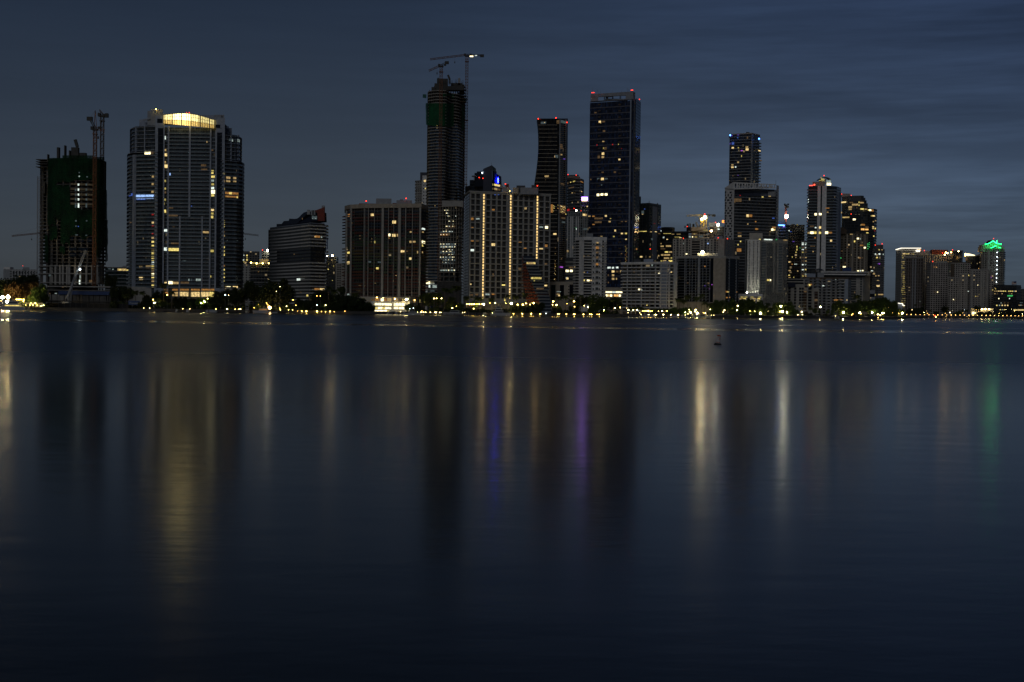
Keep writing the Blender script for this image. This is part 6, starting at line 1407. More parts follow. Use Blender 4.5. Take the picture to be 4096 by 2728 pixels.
w_.lits(9, [(720, 337, 50, 14, 'W'), (908, 342, 38, 14, 'w'), (880, 338, 12, 18, 'y'), (838, 362, 64, 18, 'w'), (880, 368, 10, 12, 'Y'), (788, 388, 36, 18, 'w'), (788, 410, 30, 14, 'w'), (910, 408, 38, 14, 'Y'), (950, 410, 24, 12, 'w'), (696, 445, 12, 16, 'w'), (856, 395, 10, 10, 'd'), (920, 572, 36, 16, 'a'), (898, 575, 8, 14, 'w'), (962, 600, 34, 18, 'd'), (916, 620, 34, 18, 'A'), (962, 622, 44, 14, 'A'), (964, 657, 22, 8, 'Y'), (1000, 605, 12, 20, 'w'), (1000, 575, 14, 14, 'a'), (995, 692, 16, 10, 'd'), (995, 1004, 24, 14, 'w'), (800, 340, 36, 12, 'd')], out=.4)
w2.lits(9, [(974, 418, 12, 12, 'Y'), (992, 420, 22, 16, 'X'), (1016, 424, 22, 22, 'a'), (1028, 480, 26, 14, 'W'), (1006, 480, 12, 10, 'y'), (1024, 595, 16, 10, 'W'), (1022, 612, 10, 10, 'W'), (1044, 612, 12, 14, 'Y'), (1038, 637, 8, 6, 'r'), (1030, 692, 10, 12, 'Y'), (1026, 540, 12, 10, 'w'), (1048, 530, 8, 10, 'w')], out=.7)
w3.lits(9, [(740, 495, 70, 14, 'w'), (828, 517, 28, 16, 'X'), (722, 497, 16, 6, 'Y'), (770, 492, 18, 6, 'y')], out=.4)
b = AK = Bld('apartment_block', 'brownish apartment block with a pyramid roof and green lamps before the curved tower', [(3359, 1835), (3395, 1830), (3470, 1835)], 934, 24)
b.body(facade('brown_block_wall', (.21, .18, .14), (.014, .014, .016), 4.4, 3.15, .46, .2, .75, .05, lstr=.6, dim=.005))
py_ = MB(); q = [P(*Q(9, x, y), 1828) for x, y in ((680, 668), (745, 668), (755, 632), (715, 600), (690, 600), (680, 620))]; py_.face(q); bk_ = [p + Vector((0, 14, 0)) for p in q]; py_.face(list(reversed(bk_)))
for k in range(6): py_.face([q[k], bk_[k], bk_[(k + 1) % 6], q[(k + 1) % 6]])
py_.build('tiled_roof', M['brown_paint'], b.root)
for x0, x1, y0, y1 in ((845, 882, 642, 676), (885, 975, 678, 700)): b.roofbox(*[Q(9, x, 0)[0] for x in (x0, x1)], Q(9, 0, y0)[1], Q(9, 0, y1)[1], 1836, M['brown_paint'], 8)
for px in (3386, 3406, 3424, 3440, 3456): b.pierpx(px, px + 5, 938, 1085, .7, M['tan_paint'])
b.lits(9, [(796, 672, 28, 8, 'w'), (864, 716, 20, 16, 'X'), (890, 720, 8, 14, 'c'), (829, 746, 12, 18, 'Y'), (936, 812, 20, 14, 'X'), (890, 790, 8, 10, 'a'), (905, 788, 30, 12, 'a'), (760, 808, 14, 14, 'd'), (726, 1012, 28, 12, 'X'), (735, 972, 14, 10, 'd'), (690, 920, 10, 10, 'g'), (885, 920, 14, 10, 'a'), (910, 918, 12, 8, 'd'), (826, 822, 8, 8, 'd'), (700, 848, 16, 10, 'd'), (680, 1005, 8, 8, 'y')] + [(968, y, 12, 8, 'g') for y in (775, 797, 822)] + [(983, y, 8, 8, 'g') for y in (760, 780, 805)], out=.9)
b = AL = Bld('apartment_tower', 'slim pale ribbed tower with red top lamps, right of the curved glass tower', [(3488, 1870), (3510, 1858), (3536, 1865)], 997, 22)
b.body(facade('slim_ribbed_wall', (.24, .24, .24), (.016, .018, .022), 3.0, 3.2, .6, .18, .85, .03, lstr=.6, slab=(.18, .18, .18), sh=.12, dim=.006)); tpz = Bld('x', '', [(3500, 1862), (3531, 1860)], 979, 10, root=b.root); tpz.body(M['dark_paint'], z0=b.zt, name='crown')
b.beacon(*Q(9, 1048, 785), 1856, .8); b.beacon(*Q(9, 1120, 772), 1856, .8); b.slabs(b.floors(32)[3:], .6, .35, M['grey_paint'], 'balcony')
b.lits(9, [(1084, 834, 8, 10, 'Y'), (1115, 834, 12, 10, 'w'), (1055, 880, 10, 14, 'C'), (1088, 879, 16, 14, 'C'), (1128, 882, 10, 14, 'c'), (1072, 916, 16, 12, 'Y'), (1088, 981, 12, 10, 'p'), (1060, 1107, 12, 10, 'w'), (1080, 1105, 16, 10, 'w'), (1049, 1306, 10, 16, 'Y'), (1090, 1302, 30, 10, 'w'), (1115, 1302, 24, 12, 'w'), (1075, 980, 10, 8, 'v')], out=.8)
b = Bld('office_block', 'low white and blue block at the foot of the slim ribbed tower', [(3474, 1840), (3500, 1840)], 1160, 16); b.body(M['grey_paint']); b.panel(3476, 1175, 3498, 1188, M['dark_glass'], 'glazing', .2, .1); b.lits(9, [(996, 1298, 26, 5, 'v'), (1000, 1336, 8, 8, 'w')])

# ------------------------------------------------------------------ the island skyline far right
b = Bld('office_tower', 'beige bank tower with a bright white roof line and a lit sign, far right cluster', [(3582, 3470), (3604, 3420), (3686, 3430)], 994, 40, ref=1)
b.body(M['cream_paint'])
dv = (b.zt - GZ) / 30.0
zz = [GZ + 22 + dv * k * .98 for k in range(27)]
L0, L1 = b.segs[0][2], b.segs[1][2]
b.grid(0, [0.5], zz, L0 - 2, 1.5, M['dark_glass'], name='window_band', cap=60)
for k, z in enumerate(zz):
    b.rails(1, 2, L1 - 2, [z], .2, 1.7, M['dark_glass'], 'window_band', .2)
lt = []
for k in range(27):
    y = 360 + k * 25.5
    for x in (338, 350, 362, 374):
        if R.random() < (.55 if k > 3 else .3): lt.append((x, y, 9, 6, R.choice('yyYwd')))
b.lits(0, lt[:60] + [(352, 360, 10, 12, 'W'), (364, 360, 10, 12, 'W'), (376, 360, 10, 12, 'W'), (395, 362, 14, 6, 'Y'), (412, 362, 14, 6, 'Y'), (425, 359, 10, 10, 'W'), (455, 362, 12, 5, 'w'), (480, 364, 20, 4, 'Y'), (345, 386, 16, 5, 'y'), (370, 386, 14, 4, 'w')], out=.5)
ed = MB(); e0, e1, e2 = P(3583, 998.5, 3466), P(3604, 992.5, 3415), P(3684, 992.5, 3427)
for k, (p, q) in enumerate(((e0, e1), (e1, e2))): MB().bar(p, q, 1.0, 1.1).build('roof_edge_light', M['neon_white'], b.root)
sg = P(*Q(0, 342, 1050), 3300); MB().bar(P(*Q(0, 290, 980), 3380), P(*Q(0, 348, 988), 3380), 1.2).build('canopy_light', M['neon_white'], b.root); MB().bar(P(*Q(0, 348, 988), 3380), P(*Q(0, 352, 1012), 3380), 1.2).build('canopy_light', M['neon_white'], b.root); MB().bar(P(*Q(0, 352, 1012), 3380), P(*Q(0, 376, 1010), 3380), 1.2).build('canopy_light', M['neon_white'], b.root)
q0, q1 = P(*Q(0, 288, 1050), 3384), P(*Q(0, 346, 986), 3384); MB().box(q0.x, q1.x, 3384, 3400, GZ, q1.z).build('entrance_hall', M['pale_blue_paint'], b.root)
# the sign: small rounded letters under a red arc
cu = bpy.data.curves.new('sign_lettering', 'FONT'); cu.body = 'citi'; cu.size = 9; cu.extrude = .3; cu.offset = .16; cu.space_character = .95
to = bpy.data.objects.new('sign_tmp', cu); C.objects.link(to); bpy.context.view_layer.update()
me = bpy.data.meshes.new_from_object(to.evaluated_get(bpy.context.evaluated_depsgraph_get())); me.name = 'sign_lettering'; bpy.data.objects.remove(to)
me.materials.clear(); me.materials.append(M['neon_white'])
so_ = put('sign_lettering', me, b.root, P(3663, 1006.4, 3422) - b.root.location); so_.rotation_euler = (math.pi / 2, 0, 0)
ar = MB(); c0 = P(3676.5, 1001.2, 3421.5)
for k in range(8):
    t0, t1 = math.pi * (.12 + .76 * k / 8), math.pi * (.12 + .76 * (k + 1) / 8)
    ar.bar(c0 + Vector((math.cos(t0) * 3.4, 0, math.sin(t0) * 2.6 - .8)), c0 + Vector((math.cos(t1) * 3.4, 0, math.sin(t1) * 2.6 - .8)), 1.0)
ar.build('sign_arc', M['sign_red'], b.root)

IW = lambda nm, wall, du, dv, w=.45, h0=.25, h1=.8, **k: facade(nm, wall, (.014, .014, .016), du, dv, w, h0, h1, **k)
I1 = IW('island_ribbed_wall', (.34, .30, .28), 5.2, 3.3, .62, .2, .85, lit=.01, lstr=.4, slab=(.25, .23, .22), sh=.1)
I2 = IW('island_punched_wall', (.42, .37, .34), 5.2, 4.4, .54, .18, .76, lit=.008, lstr=.6)
I3 = IW('island_pale_wall', (.44, .40, .37), 5.2, 4.4, .52, .18, .76, lit=.012, lstr=.6)
def isle(label, plan, top, mat, piers=(), bands=0, pm_='pale_concrete', roof=(), lit=(), cat='apartment_tower', dep=40, slab=None):
    b = Bld(cat, label, plan, top, dep); b.body(mat)
    for x0, x1 in piers: b.pierpx(qx(0, x0), qx(0, x1), top + 4, 1238, 1.2, M[pm_])
    if bands: b.slabs(b.floors(bands)[2:], 1.3, .5, M[slab or 'grey_paint'], 'balcony')
    b.slabs([b.zt], .8, 1.6, M[pm_], 'parapet')
    for x0, x1, yt, yb in roof: b.roofbox(qx(0, x0), qx(0, x1), qy(0, yt), qy(0, yb), plan[0][1] + 12, M[pm_], 14)
    if lit: b.lits(0, lit, out=1.5)
    return b
isle('brown striped island tower with grey vertical ribs, in front of the bank tower', [(3623, 3260), (3690, 3250)], 1032, I1, ((462, 480), (494, 515)), 60, 'grey_paint', ((425, 520, 410, 430),), ((400, 770, 8, 8, 'd'), (565, 960, 5, 5, 'c')), slab='brown_paint')
b = isle('wide pale ribbed island tower with a stepped top behind the punched window one', [(3664, 3330), (3808, 3330)], 1020, I1, ((595, 606), (620, 632), (675, 690), (720, 730), (760, 770), (798, 806)), 0, 'pale_concrete', ((575, 640, 330, 380), (640, 770, 325, 380), (690, 740, 330, 345)), ((590, 636, 10, 6, 'd'), (640, 758, 8, 8, 'd')))
b.beacon(*Q(0, 620, 321), 3335, 1.5); b.beacon(*Q(0, 848, 351), 3325, 1.5); b.beacon(*Q(0, 724, 458), 3240, 1.6)
bq = P(*Q(0, 815, 338), 3335); MB().box(bq.x - 18, bq.x + 18, 3335, 3350, bq.z - 8, bq.z + 5).build('red_roof_box', M['red_paint'], b.root)
b.lits(0, [(810, 410, 8, 8, 'a'), (880, 411, 8, 8, 'r'), (838, 407, 8, 6, 'w'), (648, 905, 14, 14, 'd'), (820, 380, 8, 5, 'y')], out=1.6)
b = isle('curved dark topped island tower with lamps strung over its roof', [(3802, 3380), (3846, 3375), (3850, 3390)], 1004, F_FARD, (), 0, 'grey_paint', ((955, 1070, 318, 330),), ((1000, 440, 30, 12, 'd'),))
for x, y, t in ((887, 343, 'lamp_warm'), (906, 352, 'flood_yellow'), (955, 343, 'lamp_warm'), (875, 372, 'lamp_white'), (1047, 330, 'lamp_white')): MB().ball(P(*Q(0, x, y), 3300), 1.3, 6, 4).build('roof_lamp', M[t], b.root)
b.beacon(*Q(0, 972, 312), 3372, 1.5); b.lits(0, [(905, 352, 40, 14, 'W')], out=2)
b = isle('tall island tower of small square windows, with a black roof slab', [(3706, 3200), (3722, 3180), (3790, 3180), (3800, 3190)], 1052, I2, (), 0, 'pale_concrete', ((780, 905, 455, 470),), ((740, 528, 14, 8, 'a'), (770, 530, 10, 6, 'A'), (783, 841, 10, 10, 'X'), (748, 840, 16, 8, 'd'), (902, 1045, 10, 4, 'w')))
b.body(IW('island_olive_wall', (.14, .13, .10), 4, 4, .5), z1=b.zt - 20, name='olive_bay') if False else None
isle('broad island tower of square windows and dark central bay behind the stepped pale one', [(3755, 3240), (3882, 3240)], 1050, I2, ((945, 990),), 0, 'brown_paint', ((905, 1040, 430, 452), (1020, 1130, 472, 482)), ((1104, 717, 10, 6, 'b'),))
isle('stepped pale island block, lowest of its row, with one bright window', [(3792, 3060), (3826, 3050), (3838, 3050)], 1111, I3, (), 0, 'pale_concrete', ((940, 1030, 655, 662),), ((986, 934, 9, 9, 'X'), (1017, 934, 6, 8, 'd'), (1103, 935, 26, 14, 'd')))
isle('pale island block with vertical ribs between the stepped block and the white banded one', [(3836, 3045), (3888, 3040)], 1098, I3, ((1065, 1072), (1130, 1138), (1160, 1168)), 0, 'pale_concrete', ((1050, 1090, 610, 620),), ((1175, 632, 8, 12, 'Y'), (1195, 632, 12, 8, 'a'), (1168, 832, 10, 8, 'C'), (1215, 635, 10, 10, 'd')))
b = isle('white banded island block with broad pale pilasters, nearest the glass office', [(3880, 3020), (3954, 3010)], 1080, I3, ((1205, 1222), (1322, 1345), (1352, 1372), (1398, 1415)), 46, 'pale_concrete', ((1190, 1420, 562, 580),), ((1288, 754, 9, 8, 'X'), (1264, 894, 8, 8, 'Y'), (1290, 894, 8, 6, 'w'), (1305, 870, 5, 5, 'y'), (1300, 720, 8, 6, 'd')))
isle('narrow pale island block with violet window beside the banded one', [(3954, 3030), (3982, 3030)], 1095, I3, ((1425, 1432), (1500, 1508)), 0, 'pale_concrete', (), ((1456, 655, 8, 8, 'p'), (1474, 815, 6, 10, 'Y')))
b = isle('dark blue glass island tower under a glowing yellow roof', [(3861, 3300), (3878, 3290), (3920, 3300)], 1024, F_FARD, (), 0, 'dark_paint', (), ((1200, 478, 10, 8, 'y'), (1172, 480, 40, 14, 'd'), (1152, 420, 26, 50, 'd')))
rl = MB(); q = [P(*Q(0, x, y), 3285) for x, y in ((1150, 385), (1150, 356), (1180, 358), (1255, 378), (1255, 384))]; rl.face(q); bk_ = [p + Vector((0, 10, 0)) for p in q]; rl.face(list(reversed(bk_)))
for k in range(5): rl.face([q[k], bk_[k], bk_[(k + 1) % 5], q[(k + 1) % 5]])
rl.build('glowing_roof', TONE['X'], b.root)
rl = MB(); q = [P(*Q(0, x, y), 3288) for x, y in ((1255, 384), (1310, 362), (1316, 384))]; rl.face(q); rl.build('roof_gable', M['cream_paint'], b.root)
for y in (362, 373, 385): MB().ball(P(*Q(0, 1131, y), 3284), 1.0, 6, 4).build('roof_lamp', M['lamp_warm'], b.root)
# green crowned tower
b = Bld('crowned_tower', 'pale balconied island tower outlined at its roof in green neon', [(3920, 3230), (3934, 3215), (3986, 3205), (4012, 3215), (4017, 3228)], 985, 40, ref=2)
b.body(facade('crowned_wall', (.38, .36, .32), (.016, .02, .02), 5.5, 3.6, .55, .2, .8, .008, lstr=.4), z1=b.z(995, 3980))
b.slabs(b.floors(38)[4:36], 2.0, .5, M['cream_paint'], 'balcony')
for x0, x1 in ((1340, 1352), (1412, 1440), (1520, 1542)): b.pierpx(qx(0, x0), qx(0, x1), 1000, 1140, 2.2, M['pale_concrete'])
for y in (345, 399, 450, 505, 558, 611, 664, 717): MB().ball(P(*Q(0, 1533 - (y - 345) * .025, y), 3195), .75, 6, 4).build('facade_lamp', M['lamp_cool'], b.root)
zc = lambda x, y, D=3212: P(3880 + x / 13.083, 930 + y / 13.083, D)
def gable(pts, D, mat, dep, name):
    mb = MB(); f = [zc(x, y, D) for x, y in pts]; k_ = len(f); bk = [p + Vector((0, dep, 0)) for p in f]
    mb.face(f); mb.face(list(reversed(bk)))
    for k in range(k_): mb.face([f[k], bk[k], bk[(k + 1) % k_], f[(k + 1) % k_]])
    return mb.build(name, mat, b.root)
gable([(660, 1000), (660, 640), (800, 620), (1000, 560), (1190, 440), (1230, 460), (1400, 590), (1660, 620), (1660, 1000)], 3214, M['cream_paint'], 26, 'crown_wall')
gable([(920, 560), (1000, 500), (1080, 400), (1200, 375), (1230, 380), (1230, 440), (1190, 440), (1000, 560)], 3222, M['dark_paint'], 20, 'crown_roof')
gable([(580, 1000), (580, 750), (680, 740), (680, 1000)], 3216, M['cream_paint'], 22, 'crown_shoulder'); gable([(1660, 1000), (1660, 740), (1790, 740), (1790, 1000)], 3216, M['cream_paint'], 22, 'crown_shoulder')
gable([(1090, 960), (1130, 780), (1280, 720), (1330, 740), (1330, 960)], 3211, M['dark_paint'], 3, 'crown_bay')
for path in (((790, 612), (880, 600), (960, 580), (1020, 555), (1100, 510), (1190, 440), (1215, 440), (1300, 505), (1395, 575), (1400, 410)), ((1440, 575), (1540, 595), (1650, 605)), ((1080, 805), (1160, 785), (1250, 750), (1310, 700), (1385, 705)), ((1500, 785), (1560, 785), (1605, 800))):
    mb = MB()
    for p, q in zip(path, path[1:]): mb.bar(zc(*p, 3207), zc(*q, 3207), .75)
    mb.build('neon_tube', M['neon_green'], b.root)
b.beacon(3880 + 1237 / 13.083, 930 + 320 / 13.083, 3210, 1.5); b.lits(0, [(1310, 302, 6, 5, 'y'), (1305, 329, 8, 5, 'A'), (1613, 440, 6, 20, 'w'), (1312, 546, 8, 6, 'A')], out=2.2)
# glass office with lit storeys
b = Bld('office_block', 'dark glass office block with rows of lit storeys under a roof flag, far right', [(3973, 2930), (4066, 2925), (4084, 2945)], 1140, 40, ref=1)
b.body(GLO)
for y, xs in ((832, range(1500, 1785, 22)), (862, range(1500, 1785, 30)), (1008, range(1490, 1785, 34)), (978, range(1490, 1785, 44)), (1062, range(1490, 1660, 26))):
    for x in xs:
        if R.random() < (.95 if y == 832 else .6): b.lits(0, [(x + 4, y, 16, 14 if y in (832, 1008) else 9, R.choice('WWYwc') if y in (832, 1008, 1062) else R.choice('cwwd'))])
b.lits(0, [(1553, 923, 10, 14, 'X'), (1687, 922, 10, 14, 'C'), (1503, 790, 10, 8, 'w'), (1512, 800, 8, 8, 'Y'), (1545, 776, 16, 4, 'w'), (1690, 888, 60, 16, 'g'), (1720, 885, 16, 14, 'g')])
b.slabs([b.z(y) for y in (1149, 1168, 1180, 1192, 1208, 1219, 1232)], .8, .8, M['dark_paint'])
lw = Bld('x', '', [(4040, 2900), (4180, 2900)], 1200, 30, root=b.root); lw.body(GLO, name='lower_wing')
for x in range(1740, 1880, 17): lw.lits(0, [(x + 4, 1066, 13, 16, R.choice('XWYY'))])
lw.lits(0, [(x, 1006, 16, 10, R.choice('cCwd')) for x in (1810, 1830, 1850)] + [(1835, 974, 40, 8, 'k')])
fg = MB().bar(P(4065, 1140, 2928), P(4065, 1125, 2928), .5); fo_ = fg.build('flag_pole', M['steel'], b.root)
fl_ = empty('flag', P(4065, 1126, 2926), 'small red striped flag with a blue corner flying from the glass office roof', 'flag')
p = P(4065, 1127, 2926); sc = -1.0
for k in range(5): MB().obox(p + Vector((-9, 0, -6.2 + k * 1.25)), (9, 0, 1.2), (0, .2, 0), (0, 0, 1.2)).build('flag_stripe', M['red_paint'] if k % 2 == 0 else M['white_paint'], fl_)
MB().obox(p + Vector((-4.5, -.15, -2.0)), (4.5, 0, .6), (0, .2, 0), (0, 0, 2.6)).build('flag_corner', M['blue_sheet'], fl_)
b = Bld('office_block', 'pale low block standing behind the glass office at the right border', [(4070, 3050), (4140, 3050)], 1155, 30); b.body(F_FAR)
b = Bld('apartment_block', 'low cream terrace lit along its eaves below the white banded island block', [(3884, 2890), (3974, 2885)], 1234, 20); b.body(M['cream_paint'])
for x, t in ((1343, 'flood_yellow'), (1385, 'lamp_white'), (1432, 'flood_yellow'), (1270, 'lamp_yellow')): MB().ball(P(*Q(0, x, 1055), 2875), 1.3, 6, 4).build('eaves_lamp', M[t], b.root)
b.lits(0, [(1410, 1056, 130, 8, 'W'), (1230, 1105, 30, 30, 'X')], out=.6)
# ------------------------------------------------------------------ labels that single out one of many
MARKS = [(150, 'the far left apartment block'), (430, 'the netted tower'), (975, 'the curved tower with the lit crown'), (1325, 'the white banded block'), (1690, 'the coloured balcony tower'), (1856, 'the tallest unfinished tower'),
         (2085, 'the white grid tower'), (2212, 'the stepped terracotta block'), (2298, 'the waisted dark tower'), (2484, 'the white condominium with a wall shaft'), (2706, 'the wide marina condominium'), (2956, 'the dark balconied block'),
         (3046, 'the low parking deck'), (3208, 'the arched parapet block'), (3282, 'the grey slab block'), (3490, 'the white slab block'), (3640, 'the bank tower'), (3800, 'the punched window island tower'), (3978, 'the white banded island block'), (9999, 'the lit glass office')]
def mark(px): return next(n for q, n in MARKS if px <= q)
ORD = 'first second third fourth fifth sixth seventh eighth ninth tenth eleventh twelfth thirteenth fourteenth fifteenth sixteenth seventeenth eighteenth nineteenth twentieth'.split()
ORD += ['twenty-' + q for q in ORD[:9]] + ['thirtieth'] + ['thirty-' + q for q in ORD[:9]] + ['fortieth'] + ['forty-' + q for q in ORD[:9]]
PEND = []
def later(o, px, desc, cat, group): PEND.append((o, px, desc, cat, group))
def settle():
    by = {}
    for t in PEND: by.setdefault((t[2], mark(t[1])), []).append(t)
    for (desc, mk), ts in by.items():
        ts.sort(key=lambda t: t[1])
        for k, (o, px, d, cat, grp) in enumerate(ts):
            lab = f'{d} before {mk}' if len(ts) == 1 else f'{ORD[min(k, 48)]} {d} from the left before {mk}'
            tag(o, lab, cat, grp)

# ------------------------------------------------------------------ cranes
def lattice(mb, p, q, w, h, step, bar=.22):
    p, q = Vector(p), Vector(q); d = q - p; L = d.length; d = d / L
    up = Vector((0, 1, 0)) if abs(d.z) > .8 else Vector((0, 0, 1))
    a = d.cross(up).normalized() * w / 2; b_ = a.cross(d).normalized() * h / 2
    cs = [a + b_, a - b_, -a - b_, -a + b_]
    for c in cs: mb.bar(p + c, q + c, bar * 1.35)
    n = max(1, int(L / step))
    for k in range(n):
        s0, s1 = p + d * (L * k / n), p + d * (L * (k + 1) / n)
        for j in range(4):
            x, y = (j, (j + 1) % 4) if k % 2 else ((j + 1) % 4, j)
            mb.bar(s0 + cs[x], s1 + cs[y], bar); mb.bar(s0 + cs[j], s0 + cs[(j + 1) % 4], bar)
    return mb
def tower_crane(label, mpx, ytop, ybot, D, w, jib, counter, mat, apex=None, sink=None, cabmat='crane_dark', z0=None):
    top = P(mpx, ytop, D); bx = top.x; zb = z0 if z0 is not None else Z(mpx, ybot, D)
    r = empty('tower_crane', (bx, D, zb), label, 'crane', 'tower cranes')
    lattice(MB(), (bx, D, zb), (bx, D, top.z), w, w, w * 1.1, .26).build('mast', mat, r)
    for f in (.25, .5, .75, .98): MB().box(bx - w * .75, bx + w * .75, D - w * .75, D + w * .75, zb + (top.z - zb) * f - .3, zb + (top.z - zb) * f + .3).build('mast_collar', mat, r)
    MB().box(bx - w * .8, bx + w * .8, D - w * .8, D + w * .8, top.z, top.z + 1.4).build('slewing_ring', M['crane_dark'], r)
    cb = MB().box(bx - w * .6 - 1.6, bx - w * .4, D - 2.6, D - .6, top.z + .4, top.z + 3); cb.build('cab', M['crane_dark'], r)
    j = P(*jib, D); c = P(*counter, D); piv = Vector((bx, D, top.z + 2))
    lattice(MB(), piv, j, 1.5, 1.7, 2.4, .2).build('jib', mat, r)
    lattice(MB(), piv, c, 1.5, 1.4, 2.4, .2).build('counter_jib', M['crane_dark'], r)
    MB().box(c.x - 2.2, c.x + 2.2, D - 1.2, D + 1.2, c.z - 1.8, c.z + 1.2).build('counterweight', M['crane_dark'], r)
    m = MB().box(bx + w, bx + w + 2.4, D - 1, D + 1, top.z + 1.4, top.z + 3.2); m.build('winch', M['crane_dark'], r)
    if apex:
        a = P(*apex, D); f = MB().bar(piv + Vector((-1, 0, 0)), a, .4).bar(piv + Vector((1.2, 0, 0)), a, .4); f.build('a_frame', mat, r)
        MB().bar(a, j, .14).bar(a, c, .14).build('stay_rope', M['steel'], r)
    hk = piv.lerp(j, .33); MB().bar(hk, hk - Vector((0, 0, 6)), .12).box(hk.x - .5, hk.x + .5, D - .5, D + .5, hk.z - 8, hk.z - 6).build('hook_block', M['crane_dark'], r)
    return r
c = tower_crane('orange tower crane rising before the netted tower with its short jib folded', *(Q(1, 642, 290)[0], Q(1, 0, 290)[1], 1200), 1180, 2.4, Q(1, 706, 292), Q(1, 606, 208), M['crane_orange'], Q(1, 643, 155), z0=GZ)
tower_crane('brown tower crane standing just behind the right edge of the netted tower', *(Q(1, 690, 200)[0], Q(1, 0, 200)[1], 1200), 1228, 2.6, Q(1, 668, 165), Q(1, 714, 188), M['brown_paint'], Q(1, 672, 148), z0=GZ)
tower_crane('short jib tower crane climbing the front of the tallest unfinished tower', 1765, 268, 1200, 1612, 3.0, Q(4, 300, 270), Q(4, 490, 182), M['crane_orange'], z0=GZ)
tc2 = tower_crane('tallest tower crane with a level jib and a lit banner, beside the tallest unfinished tower', 1868, 226, 1200, 1690, 3.0, Q(4, 315, 150), Q(4, 858, 110), M['crane_orange'], z0=GZ)
for x0, x1, y0, y1, m_ in ((730, 766, 112, 124, 'logo_white'), (782, 805, 106, 113, 'neon_green')):
    p0, p1 = P(*Q(4, x0, y1), 1688), P(*Q(4, x1, y0), 1688); MB().box(p0.x, p1.x, 1688, 1688.3, p0.z, p1.z).build('lit_banner', TONE['X'] if m_ == 'logo_white' else TONE['C'], tc2)
c1 = tower_crane('yellow floodlit tower crane mast with a long level jib over the glazed wedge roof', 2819.5, 866, 930, 1895, 4.2, (2746, 863), (2855, 861), M['crane_yellow'], z0=GZ)
c2 = tower_crane('shorter yellow floodlit crane mast left of the floodlit level jib crane', 2809, 878, 930, 1905, 4.2, (2803, 868), (2813, 866), M['crane_yellow'], z0=GZ)
MB().ball(P(2820, 870, 1889), 2.0, 8, 6).build('floodlight', M['flood'], c1); MB().ball(P(2807, 876.5, 1899), 1.4, 8, 6).build('floodlight', M['flood_yellow'], c2); MB().ball(P(2819, 857, 1889), .8, 6, 4).build('beacon_lamp', M['red_beacon'], c1)
c3 = tower_crane('slim red crane mast carrying the brightest star like floodlight, right of the perforated tower', 3143.5, 824, 905, 1935, 1.8, (3139, 826), (3148, 826), M['red_paint'], z0=GZ)
MB().ball(P(3146, 865, 1932), 2.4, 8, 6).build('floodlight', M['flood'], c3)
tower_crane('distant orange crane whose level jib points left of the netted tower', 166, 938, 1100, 1900, 2.2, (47, 944), (176, 940), M['crane_orange'], (164, 905), z0=GZ)
tower_crane('distant dim crane jib reaching out right of the curved tower', 955, 938, 1100, 1950, 2.2, (1035, 942), (945, 938), M['brown_paint'], z0=GZ)

# white mobile crane on the building site
D = 1158; mc = empty('mobile_crane', (X(270, D, 1205), D, GZ), 'white mobile crane with a raised lattice boom in front of the netted tower', 'crane')
bx = X(270, D, 1205)
MB().box(bx - 6, bx + 7, D - 1.3, D + 1.3, GZ + 1.0, GZ + 2.4).build('carrier', M['hull_white'], mc)
MB().box(bx - 4, bx + 1.5, D - 1.4, D + 1.4, GZ + 2.4, GZ + 5.2).build('upperworks', M['hull_white'], mc)
MB().box(bx - 9, bx - 6.3, D - 1.2, D + 1.2, GZ + .9, GZ + 3.2).build('driver_cab', M['hull_white'], mc)
for x in (-8, -5, -2, 2, 4, 6): MB().rod((bx + x, D - 1.5, GZ + .7), (bx + x, D - 1, GZ + .7), .68, n=12).build('wheel', M['rubber'], mc)
b0, b1, b2 = P(*Q(1, 452, 1425), D), P(*Q(1, 497, 1305), D), P(*Q(1, 580, 1098), D)
MB().bar(b0, b1, 1.7, 1.6).build('boom', M['grey_paint'], mc); lattice(MB(), b1, b2, 1.4, 1.4, 1.6, .24).build('boom_extension', M['grey_paint'], mc)
MB().bar(P(*Q(1, 472, 1440), D), P(*Q(1, 482, 1340), D), .5).bar(P(*Q(1, 480, 1440), D), P(*Q(1, 489, 1345), D), .4).build('boom_strut', M['steel'], mc)
MB().ball(P(*Q(1, 540, 1228), D - 2), .7, 7, 5).build('boom_lamp', M['lamp_cool'], mc)

# site fence and its blue banner
fe = empty('site_fence', (X(350, 1148, 1220), 1148, GZ), 'long low black screened fence along the building site sea wall', 'fence')
fx0, fx1 = X(188, 1148, 1220), X(512, 1148, 1220); fh = Z(350, 1213, 1148) - GZ
for k in range(14):
    a = fx0 + (fx1 - fx0) * k / 14; MB().box(a + .06, fx0 + (fx1 - fx0) * (k + 1) / 14 - .06, 1148, 1148.08, GZ + .1, GZ + fh).build('screen_panel', M['black_mesh'], fe)
for k in range(15): a = fx0 + (fx1 - fx0) * k / 14; MB().box(a - .05, a + .05, 1148.1, 1148.2, GZ, GZ + fh + .1).build('post', M['steel'], fe)
bn = empty('banner', (X(535, 1149, 1210), 1149, GZ), 'blue banner with pale lettering on the fence right of the building site', 'banner')
p0, p1 = P(513, 1219.5, 1149), P(559, 1203.5, 1149)
MB().box(p0.x, p1.x, 1149, 1149.15, p0.z, p1.z).build('cloth', M['blue_sheet'], bn)
MB().box(p0.x, p0.x + .15, 1149.2, 1149.4, GZ, p1.z).box(p1.x - .15, p1.x, 1149.2, 1149.4, GZ, p1.z).build('post', M['steel'], bn)
cu = bpy.data.curves.new('lettering', 'FONT'); cu.body = 'Coastal'; cu.size = 2.1; cu.extrude = .02; to = bpy.data.objects.new('t', cu); C.objects.link(to); bpy.context.view_layer.update()
